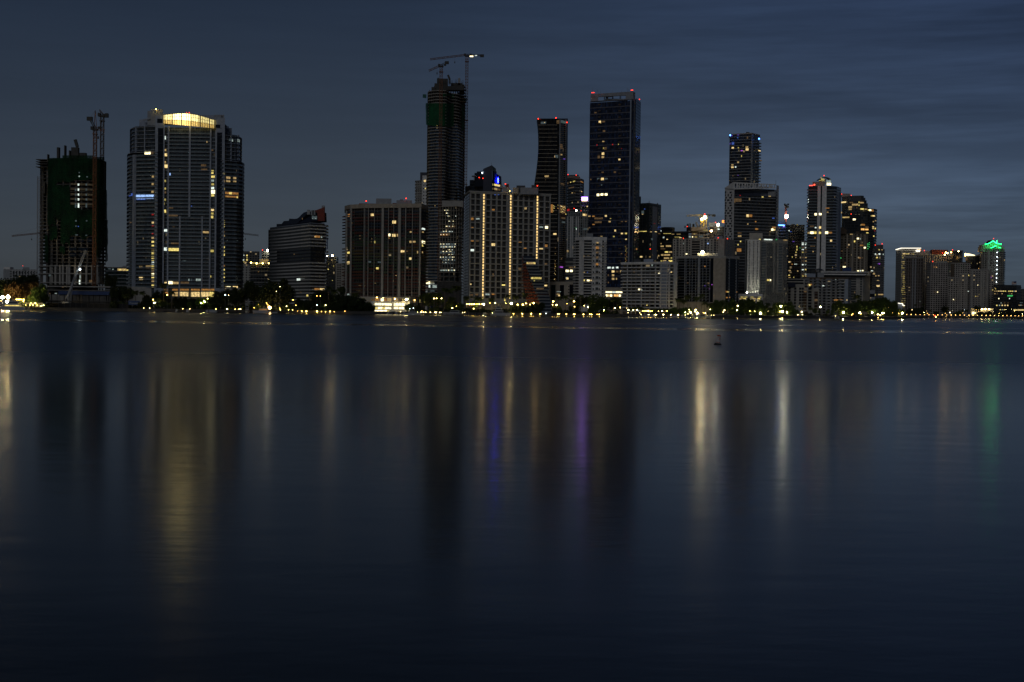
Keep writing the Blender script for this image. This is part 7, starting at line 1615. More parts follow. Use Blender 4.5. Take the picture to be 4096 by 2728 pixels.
me = bpy.data.meshes.new_from_object(to.evaluated_get(bpy.context.evaluated_depsgraph_get())); bpy.data.objects.remove(to); me.name = 'lettering'; me.materials.clear(); me.materials.append(M['pale_blue_paint'])
lo_ = put('lettering', me, bn, Vector((p0.x + 1.0, 1148.9, p0.z + .8)) - bn.location); lo_.rotation_euler = (math.pi / 2, 0, 0)

# ------------------------------------------------------------------ trees
LEAF = [leafmat('tree_leaves', (.075, .12, .03)), leafmat('dark_tree_leaves', (.028, .045, .016)), leafmat('rusty_tree_leaves', (.085, .06, .025)), leafmat('fresh_tree_leaves', (.10, .17, .03))]
PALM = leafmat('palm_fronds', (.07, .10, .03), .2)
def crown_mesh(seed, mat, flat=.75, n=3000):
    r = random.Random(seed); mb = MB()
    cl_ = []
    for k in range(17):
        a = r.uniform(0, 2 * math.pi); e = r.uniform(-.35, 1); rad = r.uniform(.35, .78)
        cl_.append((Vector((math.cos(a) * rad * math.cos(e * .9), math.sin(a) * rad * math.cos(e * .9), flat * (e * .62))), r.uniform(.22, .42)))
    cl_.append((Vector((0, 0, .1)), .55))
    for k in range(n):
        c, s = cl_[r.randrange(len(cl_))]
        d = Vector((r.gauss(0, 1), r.gauss(0, 1), r.gauss(0, 1))).normalized()
        p = c + d * s * (r.random() ** .35) * Vector((1, 1, .85)).length / 1.65
        u = Vector((r.gauss(0, 1), r.gauss(0, 1), r.gauss(0, .6))).normalized(); v = u.cross(Vector((r.gauss(0, 1), r.gauss(0, 1), r.gauss(0, 1)))).normalized()
        z = r.uniform(.045, .09); u = u * z; v = v * z * .7
        mb.face([p - u, p + v * .8, p + u, p - v])
    vs = [Vector(v) for v in mb.v]; rr_ = sorted(math.hypot(v.x, v.y) for v in vs)[int(len(vs) * .95)]; zz_ = sorted(v.z for v in vs); a, c = zz_[int(len(vs) * .02)], zz_[int(len(vs) * .985)]
    mb.v = [(v.x / rr_, v.y / rr_, (v.z - (a + c) / 2) / ((c - a) / 2)) for v in vs]
    return mb.mesh('crown', mat)
CROWNS = {t: [crown_mesh(11 + 7 * t + k, LEAF[t], (.62, .8, .95)[k]) for k in range(3)] for t in range(4)}
def palm_mesh(seed, n=24, droop=1.0):
    r = random.Random(seed); mb = MB()
    for k in range(n):
        a = 2 * math.pi * k / n + r.uniform(-.2, .2); el = r.uniform(-.25, 1.15); L = r.uniform(.8, 1.1)
        h = Vector((math.cos(a), math.sin(a), 0)); side = Vector((-math.sin(a), math.cos(a), 0))
        prev = Vector((0, 0, 0)); ang = el
        for j in range(8):
            d = h * math.cos(ang) + Vector((0, 0, math.sin(ang))); nx = prev + d * L / 8
            w = .25 * math.sin(math.pi * min(1, (j + 1.2) / 8.6)) + .02
            for s_ in (-1, 1):
                for q in (0, .5):
                    b0 = prev.lerp(nx, q); b1 = prev.lerp(nx, q + .6); tip = b1 + side * s_ * w + d * .05 - Vector((0, 0, w * .75))
                    mb.face([b0, b1, tip])
            mb.bar(prev, nx, .012); prev = nx; ang -= droop * (.13 + .05 * j) * .8
    return mb.mesh('crown', PALM)
PALMS = [palm_mesh(3), palm_mesh(5, 28, 1.15), palm_mesh(8, 20, .85)]
TRI = 0
def tree(k, x, top, hw, off=18, t=0, base=None, desc=None, hfrac=None):
    """a broadleaf tree whose crown spans x±hw and reaches up to `top` in the strip measurements"""
    global TRI
    s = ZM[k][2]; px, py = Q(k, x, top); D = (shore(px) if px < 3640 else 2850) + off
    zt = Z(px, py, D); r = hw / s / FPX * D; H = max(3.0, zt - GZ)
    ch = min(H * .84, r * (1.9 if r < 6 else 1.5))
    bx = X(px, D, py)
    o = empty('broadleaf_tree', (bx, D, GZ))
    tr = MB(); th = H - ch * .72; tr.rod((0, 0, -.3), (0, 0, th), max(.18, r * .06), max(.12, r * .04), 8)
    rr = random.Random(int(px) + TRI)
    for q in range(6):
        a = q * 1.05 + rr.random(); tr.rod((0, 0, th * rr.uniform(.7, .98)), (math.cos(a) * r * .5, math.sin(a) * r * .5, th + ch * rr.uniform(.15, .4)), max(.09, r * .03), .05, 5)
    tr.build('trunk', M['bark'], o, loc=(0, 0, 0), origin=(0, 0, 0))
    c = put('crown', CROWNS[t][TRI % 3], o, (0, 0, H - ch * .5)); c.scale = (r, min(r, 9), ch / 2); c.rotation_euler = (0, 0, rr.random() * 6.28 if r < 9 else rr.choice((0, math.pi)))
    TRI += 1
    later(o, px, desc or ('rounded dark green tree', 'broad nearly black tree', 'rusty lit tree', 'bright lamp lit tree')[t], 'tree', 'broadleaf trees along the shore')
    return o
def palm(k, x, top, off=14, size=3.6, base=None):
    global TRI
    px, py = Q(k, x, top); D = (shore(px) if px < 3640 else 2850) + off; zt = Z(px, py, D) - size * .45; H = max(2.5, zt - GZ); bx = X(px, D, py)
    o = empty('palm_tree', (bx, D, GZ)); rr = random.Random(int(px * 3)); lean = rr.uniform(-.5, .5)
    tr = MB(); q = Vector((0, 0, -.3))
    for j in range(5):
        n_ = Vector((lean * ((j + 1) / 5) ** 2, 0, H * (j + 1) / 5)); tr.rod(q, n_, .26 - .02 * j, .24 - .02 * j, 7, cap=j in (0, 4)); q = n_
    tr.build('trunk', M['palm_bark'], o, loc=(0, 0, 0), origin=(0, 0, 0))
    c = put('crown', PALMS[TRI % 3], o, (lean, 0, H)); c.scale = (size,) * 3; c.rotation_euler = (0, 0, rr.random() * 6); TRI += 1
    later(o, px, 'tall palm' if H > 9 else 'short palm', 'palm tree', 'palms along the shore')
    return o
for a in (('a', 140, 190, 200, 40, 1), ('a', 330, 135, 190, 55, 1), ('a', 520, 108, 170, 60, 1), ('a', 600, 112, 110, 66, 1), ('a', 250, 260, 170, 26, 2), ('a', 560, 225, 150, 30, 2), ('a', 470, 380, 110, 24, 2), ('a', 745, 275, 145, 14, 0), ('a', 690, 420, 110, 10, 0), ('a', 800, 430, 80, 12, 0), ('a', 560, 450, 90, 20, 3),
          ('a', 2000, 100, 115, 45, 1), ('a', 2270, 320, 150, 34, 1), ('a', 2080, 330, 90, 32, 1),
          ('b', 60, 335, 95, 30, 1), ('b', 420, 470, 110, 22, 1), ('b', 640, 400, 170, 26, 1), ('b', 560, 520, 110, 14, 0), ('b', 700, 560, 110, 12, 0), ('b', 960, 500, 120, 20, 1), ('b', 1130, 510, 130, 22, 1), ('b', 1270, 530, 110, 18, 1), ('b', 1400, 520, 120, 12, 3), ('b', 1600, 500, 130, 20, 1), ('b', 1740, 400, 150, 26, 1), ('b', 1900, 370, 170, 28, 1), ('b', 2060, 340, 150, 30, 1), ('b', 2230, 215, 120, 36, 1),
          ('c', 70, 300, 160, 26, 1), ('c', 480, 205, 300, 20, 1), ('c', 300, 300, 180, 18, 1), ('c', 660, 300, 150, 18, 1), ('c', 950, 530, 150, 12, 1), ('c', 1040, 620, 120, 10, 1), ('c', 1290, 390, 190, 24, 1), ('c', 1480, 480, 160, 16, 1), ('c', 1720, 470, 260, 12, 1), ('c', 1940, 500, 190, 10, 1), ('c', 2100, 580, 150, 8, 1), ('c', 1690, 310, 70, 30, 1), ('c', 1300, 640, 150, 20, 2),
          ('d', 600, 620, 60, 8, 0), ('d', 1400, 540, 140, 16, 0), ('d', 1560, 600, 60, 12, 0), ('d', 1000, 430, 140, 40, 0), ('d', 1130, 430, 110, 40, 0), ('d', 1800, 570, 60, 24, 3), ('d', 780, 640, 60, 16, 1),
          ('e', 250, 640, 70, 12, 1), ('e', 410, 640, 70, 12, 1), ('e', 570, 625, 90, 12, 1), ('e', 700, 600, 110, 9, 1), ('e', 1050, 660, 90, 14, 0), ('e', 1330, 640, 100, 14, 1), ('e', 1450, 500, 90, 20, 1), ('e', 1560, 490, 70, 22, 1), ('e', 1770, 470, 170, 14, 0), ('e', 1690, 640, 90, 9, 0), ('e', 1880, 700, 50, 10, 3), ('e', 2010, 510, 130, 26, 1), ('e', 2140, 560, 80, 24, 0),
          ('f', 540, 700, 50, 8, 0), ('f', 820, 715, 60, 14, 1), ('f', 890, 685, 80, 14, 3), ('f', 1080, 685, 55, 10, 3), ('f', 1190, 680, 42, 10, 3), ('f', 1000, 700, 70, 18, 1), ('f', 1650, 560, 110, 22, 0), ('f', 1740, 545, 120, 24, 0), ('f', 1900, 560, 150, 24, 0), ('f', 1600, 690, 90, 10, 1), ('f', 2200, 530, 180, 24, 1), ('f', 2080, 690, 80, 10, 1), ('f', 2310, 620, 130, 18, 1), ('f', 1930, 760, 60, 8, 3),
          ('g', 110, 560, 150, 24, 1), ('g', 330, 660, 110, 14, 1), ('g', 560, 600, 140, 22, 0), ('g', 690, 590, 110, 24, 0), ('g', 700, 730, 50, 9, 3), ('g', 780, 690, 60, 20, 1), ('g', 855, 725, 42, 12, 0), ('g', 1015, 750, 45, 10, 2), ('g', 1175, 702, 42, 12, 0), ('g', 1255, 730, 30, 12, 0), ('g', 1412, 722, 34, 12, 0), ('g', 1488, 730, 40, 12, 0), ('g', 1590, 570, 130, 20, 1), ('g', 1700, 620, 130, 16, 1), ('g', 1850, 600, 150, 18, 1), ('g', 2000, 560, 140, 22, 1), ('g', 2130, 570, 130, 20, 1), ('g', 2290, 530, 150, 22, 1), ('g', 20, 760, 60, 8, 3), ('g', 250, 770, 60, 8, 3), ('g', 2260, 700, 50, 9, 3),
          ('h', 80, 400, 90, 18, 1), ('h', 200, 370, 150, 20, 1), ('h', 290, 470, 80, 16, 1), ('h', 420, 540, 60, 14, 1), ('h', 60, 480, 60, 9, 0), ('h', 180, 500, 80, 9, 0), ('h', 290, 560, 60, 8, 2)):
    tree(a[0], a[1], a[2], a[3], a[4], 0 if a[0] in 'fgh' and a[5] == 1 else a[5])
for a in (('h', 560, 540, 70, 10, 1), ('h', 690, 520, 100, 12, 1), ('h', 760, 560, 50, 12, 0), ('h', 970, 580, 50, 12, 1), ('h', 1110, 500, 55, 12, 1), ('h', 1280, 590, 60, 12, 0), ('h', 1330, 570, 50, 14, 0), ('h', 1620, 490, 50, 14, 1), ('h', 1690, 590, 80, 10, 1), ('h', 1800, 580, 70, 10, 1), ('h', 1960, 600, 50, 10, 0), ('h', 2110, 590, 60, 10, 1), ('h', 2240, 590, 70, 10, 1), ('h', 2330, 610, 50, 10, 1)):
    tree(a[0], a[1], a[2], a[3], a[4], a[5])
for a in (('a', 2290, 430), ('b', 190, 365), ('b', 310, 378), ('b', 850, 385), ('b', 700, 230), ('c', 1420, 290), ('c', 1540, 350), ('c', 1640, 320), ('c', 1920, 400), ('c', 440, 480), ('c', 490, 490), ('c', 2000, 500),
          ('d', 835, 450), ('d', 940, 500), ('d', 1080, 400), ('d', 1180, 440), ('d', 1270, 320), ('d', 1350, 330), ('d', 1450, 285), ('d', 1510, 290), ('d', 1110, 650), ('d', 1000, 520), ('d', 1660, 470), ('d', 1840, 485), ('d', 1920, 485), ('d', 2110, 500), ('d', 1390, 480),
          ('e', 150, 440), ('e', 290, 450), ('e', 465, 410), ('e', 1060, 475), ('e', 1190, 450), ('e', 1270, 510), ('e', 1330, 425), ('e', 1460, 438), ('e', 930, 610), ('e', 2060, 500), ('e', 2120, 500), ('e', 2170, 490), ('e', 1370, 560),
          ('f', 130, 665), ('f', 200, 660), ('f', 270, 660), ('f', 340, 675), ('f', 655, 688), ('f', 735, 690), ('f', 950, 505), ('f', 990, 505), ('f', 1055, 530), ('f', 1140, 450), ('f', 1300, 475), ('f', 1390, 430), ('f', 1530, 595), ('f', 1440, 560), ('f', 1690, 640),
          ('g', 320, 590), ('g', 1105, 668), ('g', 1945, 445), ('g', 2170, 555), ('h', 150, 355), ('h', 880, 550), ('h', 760, 450), ('h', 1380, 545), ('h', 1450, 550), ('h', 640, 460), ('h', 380, 540)):
    big = 5.6 if a == ('g', 1945, 445) else R.uniform(3.5, 4.7)
    palm(a[0], a[1], a[2], R.uniform(9, 20), big)

# shrubs that close the gaps below the trees
for x0, x1, st, t in ((455, 1010, 21, 1), (1010, 1490, 19, 1), (60, 190, 24, 0), (1690, 1870, 24, 1), (1872, 2205, 15, 1), (2210, 2480, 26, 1), (2840, 3040, 24, 1), (3060, 3490, 27, 1)):
    px = x0
    while px < x1:
        D = shore(px) + R.uniform(9, 15); o = empty('shrub', (X(px, D, 1235), D, GZ)); c = put('crown', CROWNS[t if R.random() < .8 else 0][TRI % 3], o, (0, 0, 1.4)); TRI += 1
        h_ = R.uniform(1.6, 3.2) * (1 if px < 1700 else .7); c.scale = (R.uniform(2.6, 4.4), 2.4, h_); c.location.z = h_ * .85; c.rotation_euler = (0, 0, R.random() * 6)
        MB().rod((0, 0, -.2), (0, 0, h_ * .6), .14, .08, 5).build('stem', M['bark'], o, loc=(0, 0, 0), origin=(0, 0, 0))
        later(o, px, 'dark rounded shrub', 'shrub', 'shrubs along the shore'); px += st * R.uniform(.75, 1.25)
# clipped hedges behind the promenade
def hedge(x0, x1, off, h, t=0):
    D = shore((x0 + x1) / 2) + off; a, b_ = X(x0, D, 1250), X(x1, D, 1250); mb = MB(); rr = random.Random(int(x0))
    for k in range(int((b_ - a) * 26)):
        p = Vector((rr.uniform(a, b_), D + rr.uniform(-.7, .7), GZ + h * rr.random() ** .6)); u = Vector((rr.gauss(0, 1), rr.gauss(0, 1), rr.gauss(0, 1))).normalized() * .28; v = u.cross(Vector((rr.gauss(0, 1), rr.gauss(0, 1), 1))).normalized() * .2
        mb.face([p - u, p + v, p + u, p - v])
    o = mb.build('hedge', LEAF[t], None, origin=(a, D, GZ), loc=(a, D, GZ)); later(o, (x0 + x1) / 2, 'low leafy hedge', 'hedge', 'hedges behind the promenade')
for x0, x1, off, h, t in ((2858, 2950, 7, 1.8, 0), (2960, 3040, 7, 1.5, 0), (3050, 3120, 7, 1.4, 3), (3130, 3180, 7, 1.5, 0), (3250, 3330, 8, 2.0, 1), (3370, 3440, 8, 1.6, 1), (3450, 3500, 8, 1.8, 1), (2030, 2090, 6, 1.8, 1), (2220, 2330, 6, 1.6, 1), (1690, 1780, 7, 1.8, 1), (1860, 1960, 7, 1.5, 1), (2410, 2440, 6, 2.2, 0), (1200, 1270, 6, 1.2, 2), (4000, 4090, 12, 2.5, 1)): hedge(x0, x1, off if x0 < 3640 else off, h, t) if x0 < 3640 else None
# ------------------------------------------------------------------ lamps
LK = {'y': ('lamp_yellow', .32), 'w': ('lamp_white', .32), 'o': ('lamp_warm', .32), 'Y': ('lamp_yellow', .46), 'W': ('lamp_white', .46), 'O': ('lamp_orange', .95), 'F': ('street_flood', .66), 'G': ('yard_flood', 1.1), 'T': ('tree_light', .34), 'b': ('bridge_light', .5), 'c': ('lamp_cool', .28), 's': ('lamp_warm', .22), 't': ('lamp_white', .20)}
lamp_me = {k: MB().ball((0, 0, 0), r, 8, 6).mesh('globe', M[m_]) for k, (m_, r) in LK.items()}
head_me = MB().rod((0, 0, .0), (0, 0, .18), .30, .10, 8).mesh('cap', M['dark_paint'])
def lamp(k, x, y, t, off=3.0, kind=None, D=None):
    px, py = Q(k, x, y); D = D or ((shore(px) if px < 3640 else 2850) + off); p = P(px, py, D)
    if px < 3640 and p.z < GZ + .8: D = shore(px) - 1.7; p = P(px, py, D)      # stands on the water side of the sea wall
    z0 = GZ if D > shore(min(px, 3640)) - .2 or px > 3640 else 0
    h = p.z - z0; r = LK[t][1]
    tall = h > 3.2
    o = empty('street_lamp' if tall else 'dock_lamp', (p.x, D, z0))
    if h > .5: MB().rod((0, .0, 0), (0, 0, h - r * .7), .09 if tall else .07, .06, 6).build('post', M['steel'] if tall else M['timber'], o, loc=(0, 0, 0), origin=(0, 0, 0))
    g_ = put('globe', lamp_me[t], o, (0, 0, h)); g_.scale = (R.uniform(.72, 1.2) * (.72 if h < 3 and t not in 'OGF' else 1),) * 3
    if h > .5: put('cap', head_me, o, (0, 0, h + r * .8))
    later(o, px, kind or ('tall lit street lamp' if tall else 'low lit dock lamp'), 'lamp', 'street lamps' if tall else 'dock lamps along the sea wall')
for k, off, s in (('a', 4, '45,495,G 145,488,G 130,575,G 165,492,W 300,533,y 330,533,y 358,533,y 388,533,y 427,538,Y 425,568,y 465,634,y 540,636,Y 592,634,Y 640,600,Y 680,640,y 560,600,y 20,560,s 10,660,s 42,660,s 745,650,w 790,640,w'),
                  ('b', 3, '340,690,w 445,690,w 1045,700,y 1175,703,t 1645,707,y 1850,706,W 1995,712,y 2055,712,y 2090,708,W'), ('b', 9, '510,537,o 530,595,W 548,590,c 1440,570,T 1380,600,T 765,450,o 1497,517,y 1815,452,c 1880,455,t 655,632,t'),
                  ('c', 3, '355,680,O 550,722,y 535,690,s 698,720,y 770,722,y 940,747,y 1022,748,Y 1215,750,Y 1295,752,s 1370,755,y 1450,752,Y 1525,755,s 1720,745,s 865,745,s 75,683,s'), ('c', 10, '1370,637,w 1212,636,c 660,657,w 150,625,s 830,640,s 545,300,t 475,388,t 1275,470,s 1212,468,s 300,600,s 318,628,s 780,540,s'),
                  ('d', 3, '665,762,w 770,762,t 838,764,w 878,763,w 920,765,w 1005,767,w 1080,767,w 1095,767,w 1110,767,w 1170,769,w 1190,769,w 1587,772,w 1622,767,t 2005,778,w 2127,780,w 2157,780,w 2215,782,w 2235,782,w 460,755,t 500,758,t 850,742,s 515,760,t 695,690,c 630,700,c'),
                  ('d', 12, '360,522,Y 567,530,F 590,528,W 148,500,y 35,498,y 717,545,o 1067,515,w 1115,513,Y 1205,515,w 2178,598,w 2080,598,s 1470,660,y 1400,690,W 1665,618,y 1710,618,Y 1753,618,Y 1798,618,Y 1845,618,Y 1890,618,Y 1945,616,W 1970,618,F 1790,700,y'),
                  ('e', 3, '243,792,Y 405,792,Y 567,793,Y 730,796,Y 1050,798,Y 1077,796,Y 1203,798,Y 1338,800,Y 1355,800,Y 1512,803,Y 1627,802,Y 1658,804,Y 1798,805,Y'), ('e', 9, '105,602,y 205,605,F 320,627,Y 413,627,Y 545,625,y 470,605,y 610,600,Y 965,570,Y 952,630,y 1030,630,Y 1015,636,y 1343,568,Y 1352,663,y 1590,672,W 1525,645,y 1215,610,s 2080,690,W 2177,678,y 2325,722,w 2297,690,t 835,787,c 1760,803,s 1885,722,T 1740,690,T'),
                  ('f', 2.5, '55,773,w 265,775,w 293,805,w 428,805,W 553,808,W 572,806,w 697,808,W 830,810,W 962,812,W 1093,813,w 1222,815,w 1300,802,w 1355,816,W 1484,818,W 1610,820,t 1565,820,t 318,740,o 345,740,y 380,740,o 422,742,Y 463,745,o 490,745,o 605,745,s 672,745,W 757,742,o'),
                  ('f', 9, '70,725,c 148,725,W 218,725,W 1280,720,W 1265,752,w 1310,778,F 1330,785,Y 1455,782,W 1190,772,T 1175,752,y 1095,767,T 1160,718,t 1545,715,w 1420,778,o 2042,648,W 2030,728,W 1803,730,W 1782,762,w 2262,743,y 2352,745,W 1140,795,w'),
                  ('g', 9, '105,747,W 190,782,F 328,743,w 562,657,F 545,752,Y 590,752,F 415,822,W 487,824,y 937,755,W 865,810,W 950,805,w 1275,668,F 1690,765,F 1985,772,F 2010,790,y 2215,772,F 1545,838,W 1515,790,c 2315,803,w 2322,860,y 1862,795,o 1840,812,o 2250,740,T 2350,815,w 20,800,T 700,745,T 670,770,T 660,750,t 1200,845,t 30,760,s'),
                  ('h', 4, '120,600,F 140,602,Y 430,602,F 45,622,W 90,633,W 52,675,o 270,600,s 375,605,s 350,625,t 205,522,t'),
                  ('h', 9, '778,592,W 1185,592,W 1415,550,c 1235,563,t 585,552,t 1690,540,W 1583,598,W 1600,543,s 1643,545,s 1633,570,s 1880,580,t 1965,605,Y 1990,600,y 2330,617,W 2203,565,y 2070,545,t 2160,540,t 830,605,s 820,570,s 1110,605,s 1390,600,s')):
    for q in s.split():
        x, y, t = q.split(','); lamp(k, float(x), float(y), t, off + R.uniform(-.5, .8))

# ------------------------------------------------------------------ the lamp lit causeway bridge, far right
BD = 2720
br = empty('causeway_bridge', (X(3860, BD, 1262), BD, 0), 'long low dark causeway bridge carrying a row of small lamps, far right', 'bridge')
zA, zB = Z(3622, 1260.5, BD), Z(4096, 1267, BD); xa, xb = X(3618, BD, 1262), X(4300, BD, 1262)
zd = (zA + zB) / 2
MB().box(xa, xb, BD, BD + 12, zd - 1.9, zd).build('deck', M['dark_concrete'], br); MB().box(xa, xb, BD - .3, BD, zd, zd + 1.0).build('parapet', M['concrete'], br)
for k in range(24):
    x = xa + 4 + (xb - xa - 8) * k / 23; MB().box(x - 1.1, x + 1.1, BD + 1, BD + 11, -2, zd - 1.9).build('bridge_pier', M['dark_concrete'], br)
for x, y in zip((502, 572, 643, 713, 783, 853, 923, 993, 1063, 1134, 1204, 1273, 1343, 1413, 1485, 1550, 1620, 1688, 1757, 1823, 1888, 1954, 2020, 2085, 2150, 2213, 2270, 2330), range(28)):
    px = 3500 + x / 3.951; p = P(px, 1259.3 + (px - 3622) * .0125, BD - .6)
    o = empty('bridge_lamp', (p.x, BD - .6, zd)); MB().rod((0, 0, 0), (0, 0, p.z - zd - .3 if p.z - zd > 1 else 1.2), .12, .08, 6).build('post', M['steel'], o, loc=(0, 0, 0), origin=(0, 0, 0))
    g_ = put('globe', lamp_me['b'], o, (0, 0, max(1.5, p.z - zd))); g_.scale = (R.uniform(.85, 1.3),) * 3; later(o, px, 'small bridge lamp', 'lamp', 'lamps along the causeway bridge')
for x, y in ((490, 666), (520, 666), (600, 664), (640, 665), (1125, 671), (1208, 676), (1450, 672), (1490, 668)):
    px = 3500 + x / 3.951; py = 1100 + y / 3.951; p = P(px, py, 2832); o = empty('shore_lamp', (p.x, 2832, GZ)); MB().rod((0, 0, 0), (0, 0, max(.4, p.z - GZ)), .1, .08, 6).build('post', M['steel'], o, loc=(0, 0, 0), origin=(0, 0, 0))
    g_ = put('globe', lamp_me['y'], o, (0, 0, max(.6, p.z - GZ))); g_.scale = (1.1,) * 3; later(o, px, 'low shore lamp', 'lamp', 'lamps under the causeway bridge')

# channel markers and the buoy
for x, lit, lab in ((945, True, 'dark channel marker post with a red lamp above a yellow one, before the causeway bridge'), (1072, False, 'plain unlit dark channel marker post, right of the red lamp post')):
    px = 3500 + x / 3.951; D = 1252; p = Vector((X(px, D, 1282), D, 0)); hz = Z(px, 1100 + 640 / 3.951, D)
    o = empty('channel_marker', p, lab, 'channel marker'); MB().rod((0, 0, -2), (0, 0, hz), .28, .25, 8).build('piling', M['timber'], o, loc=(0, 0, 0), origin=(0, 0, 0))
    MB().box(-.7, .7, -.35, -.28, hz - 1.6, hz - .3).build('day_board', M['dark_paint'], o, loc=(0, 0, 0), origin=(0, 0, 0))
    if lit:
        put('lamp', MB().ball((0, -.3, hz), .5, 7, 5).mesh('lamp', M['red_beacon']), o, (0, 0, 0)); put('lamp', MB().ball((.6, -.3, hz - 1.3), .4, 7, 5).mesh('lamp', M['lamp_warm']), o, (0, 0, 0))
D = 204.0; bp = Vector((X(2871, D, 1378), D, 0)); sc_ = D / FPX
bo = empty('buoy', bp, 'white can buoy with orange bands and an orange diamond, leaning in the open water', 'buoy'); bo.rotation_euler = (0, math.radians(7), 0)
def lathe(pr_, n=20):
    mb = MB()
    for (r0, z0), (r1, z1) in zip(pr_, pr_[1:]):
        for k in range(n):
            a0, a1 = 2 * math.pi * k / n, 2 * math.pi * (k + 1) / n
            mb.face([(r0 * math.cos(a0), r0 * math.sin(a0), z0), (r0 * math.cos(a1), r0 * math.sin(a1), z0), (r1 * math.cos(a1), r1 * math.sin(a1), z1), (r1 * math.cos(a0), r1 * math.sin(a0), z1)])
    return mb
k_ = sc_
def bpart(nm, pr_, m_):
    o = put(nm, lathe(pr_).mesh(nm, m_), bo, (0, 0, 0))
    for p in o.data.polygons: p.use_smooth = True
    return o
bpart('float', [(0, -.5), (.50, -.3), (.56, -.05), (.54, .10), (.44, .22), (.36, .27), (0, .28)], M['buoy_base'])
bpart('body', [(.30, .27), (.29, .34)], M['buoy_white']); bpart('lower_band', [(.292, .34), (.288, .41)], M['buoy_orange']); bpart('body', [(.287, .41), (.262, 1.22)], M['buoy_white']); bpart('upper_band', [(.264, 1.22), (.258, 1.36), (.23, 1.40), (0, 1.41)], M['buoy_orange'])
dm = MB()
for k in range(4):
    q = [(0, .22), (.13, 0), (0, -.22), (-.13, 0)]
    (x0, z0), (x1, z1) = q[k], q[(k + 1) % 4]
    f = lambda x, z: Vector((.09 + x, -math.sqrt(max(.01, .285 ** 2 - (.09 + x) ** 2)) - .006, .86 + z))
    dm.face([f(x0, z0), f(x1, z1), f(x1 * .62, z1 * .62), f(x0 * .62, z0 * .62)])
put('diamond_mark', dm.mesh('diamond_mark', M['buoy_orange']), bo, (0, 0, 0))
put('number_mark', MB().box(-.16, .05, -.281, -.275, 1.08, 1.13).mesh('number_mark', M['dark_paint']), bo, (0, 0, 0))

# ------------------------------------------------------------------ promenade posts, pilings and docks
bol = MB().rod((0, 0, 0), (0, 0, 1.05), .16, .14, 8).mesh('bollard', M['white_paint'])
xs = [2862 + k * 8.2 for k in range(79)] + [3516 + k * 4.3 for k in range(25)]
for px in xs:
    D = shore(px) + 1.6; o = bpy.data.objects.new('bollard', bol); C.objects.link(o); o.location = (X(px, D, 1260), D, GZ); later(o, px, 'white promenade bollard', 'bollard', 'white bollards along the promenade')
for k, xs_ in (('a', (255, 285, 370, 560, 585, 605)), ('b', (520, 640, 705, 895, 1010, 1190, 1300, 1515, 1732, 1978)), ('c', (170, 880, 1110)), ('d', (600, 720, 960, 1235, 1590, 1680, 1900, 2050))):
    for x in xs_:
        px = Q(k, x, 0)[0]; D = shore(px) - R.uniform(4, 9); h = R.uniform(3.2, 4.6)
        o = empty('piling', (X(px, D, 1245), D, 0)); MB().rod((0, 0, -2), (0, 0, h), .24, .2, 8).build('post', M['timber'], o, loc=(0, 0, 0), origin=(0, 0, 0)); MB().rod((0, 0, h), (0, 0, h + .35), .26, .03, 8).build('cap', M['white_paint'], o, loc=(0, 0, 0), origin=(0, 0, 0)); later(o, px, 'dark timber mooring piling', 'piling', 'mooring pilings along the docks')
def dock(x0, x1, off, lab, z=1.1, mat='timber'):
    D = shore((x0 + x1) / 2) - off; a, b_ = X(x0, D, 1245), X(x1, D, 1245); o = empty('dock', ((a + b_) / 2, D, 0), lab, 'dock', 'docks along the sea wall')
    MB().box(a, b_, D, D + 2, z - .25, z).build('deck', M[mat], o)
    n = max(2, int((b_ - a) / 6))
    for k in range(n + 1): x = a + (b_ - a) * k / n; MB().rod((x, D + .3, -2), (x, D + .3, z + .5), .16, n=6).build('post', M[mat], o)
dock(120, 188, 4, 'short timber dock with bright lamps right of the floodlit yacht'); dock(640, 990, 5, 'long dark dock below the curved tower'); dock(1060, 1200, 3, 'low dock below the white banded block'); dock(1600, 1850, 6, 'marina dock lined with small white lamps before the unfinished towers'); dock(2560, 2770, 5, 'marina dock lined with round lamps before the wide marina condominium'); dock(2440, 2550, 4, 'grey floating dock at the left end of the wide marina condominium', 1.4, 'concrete')

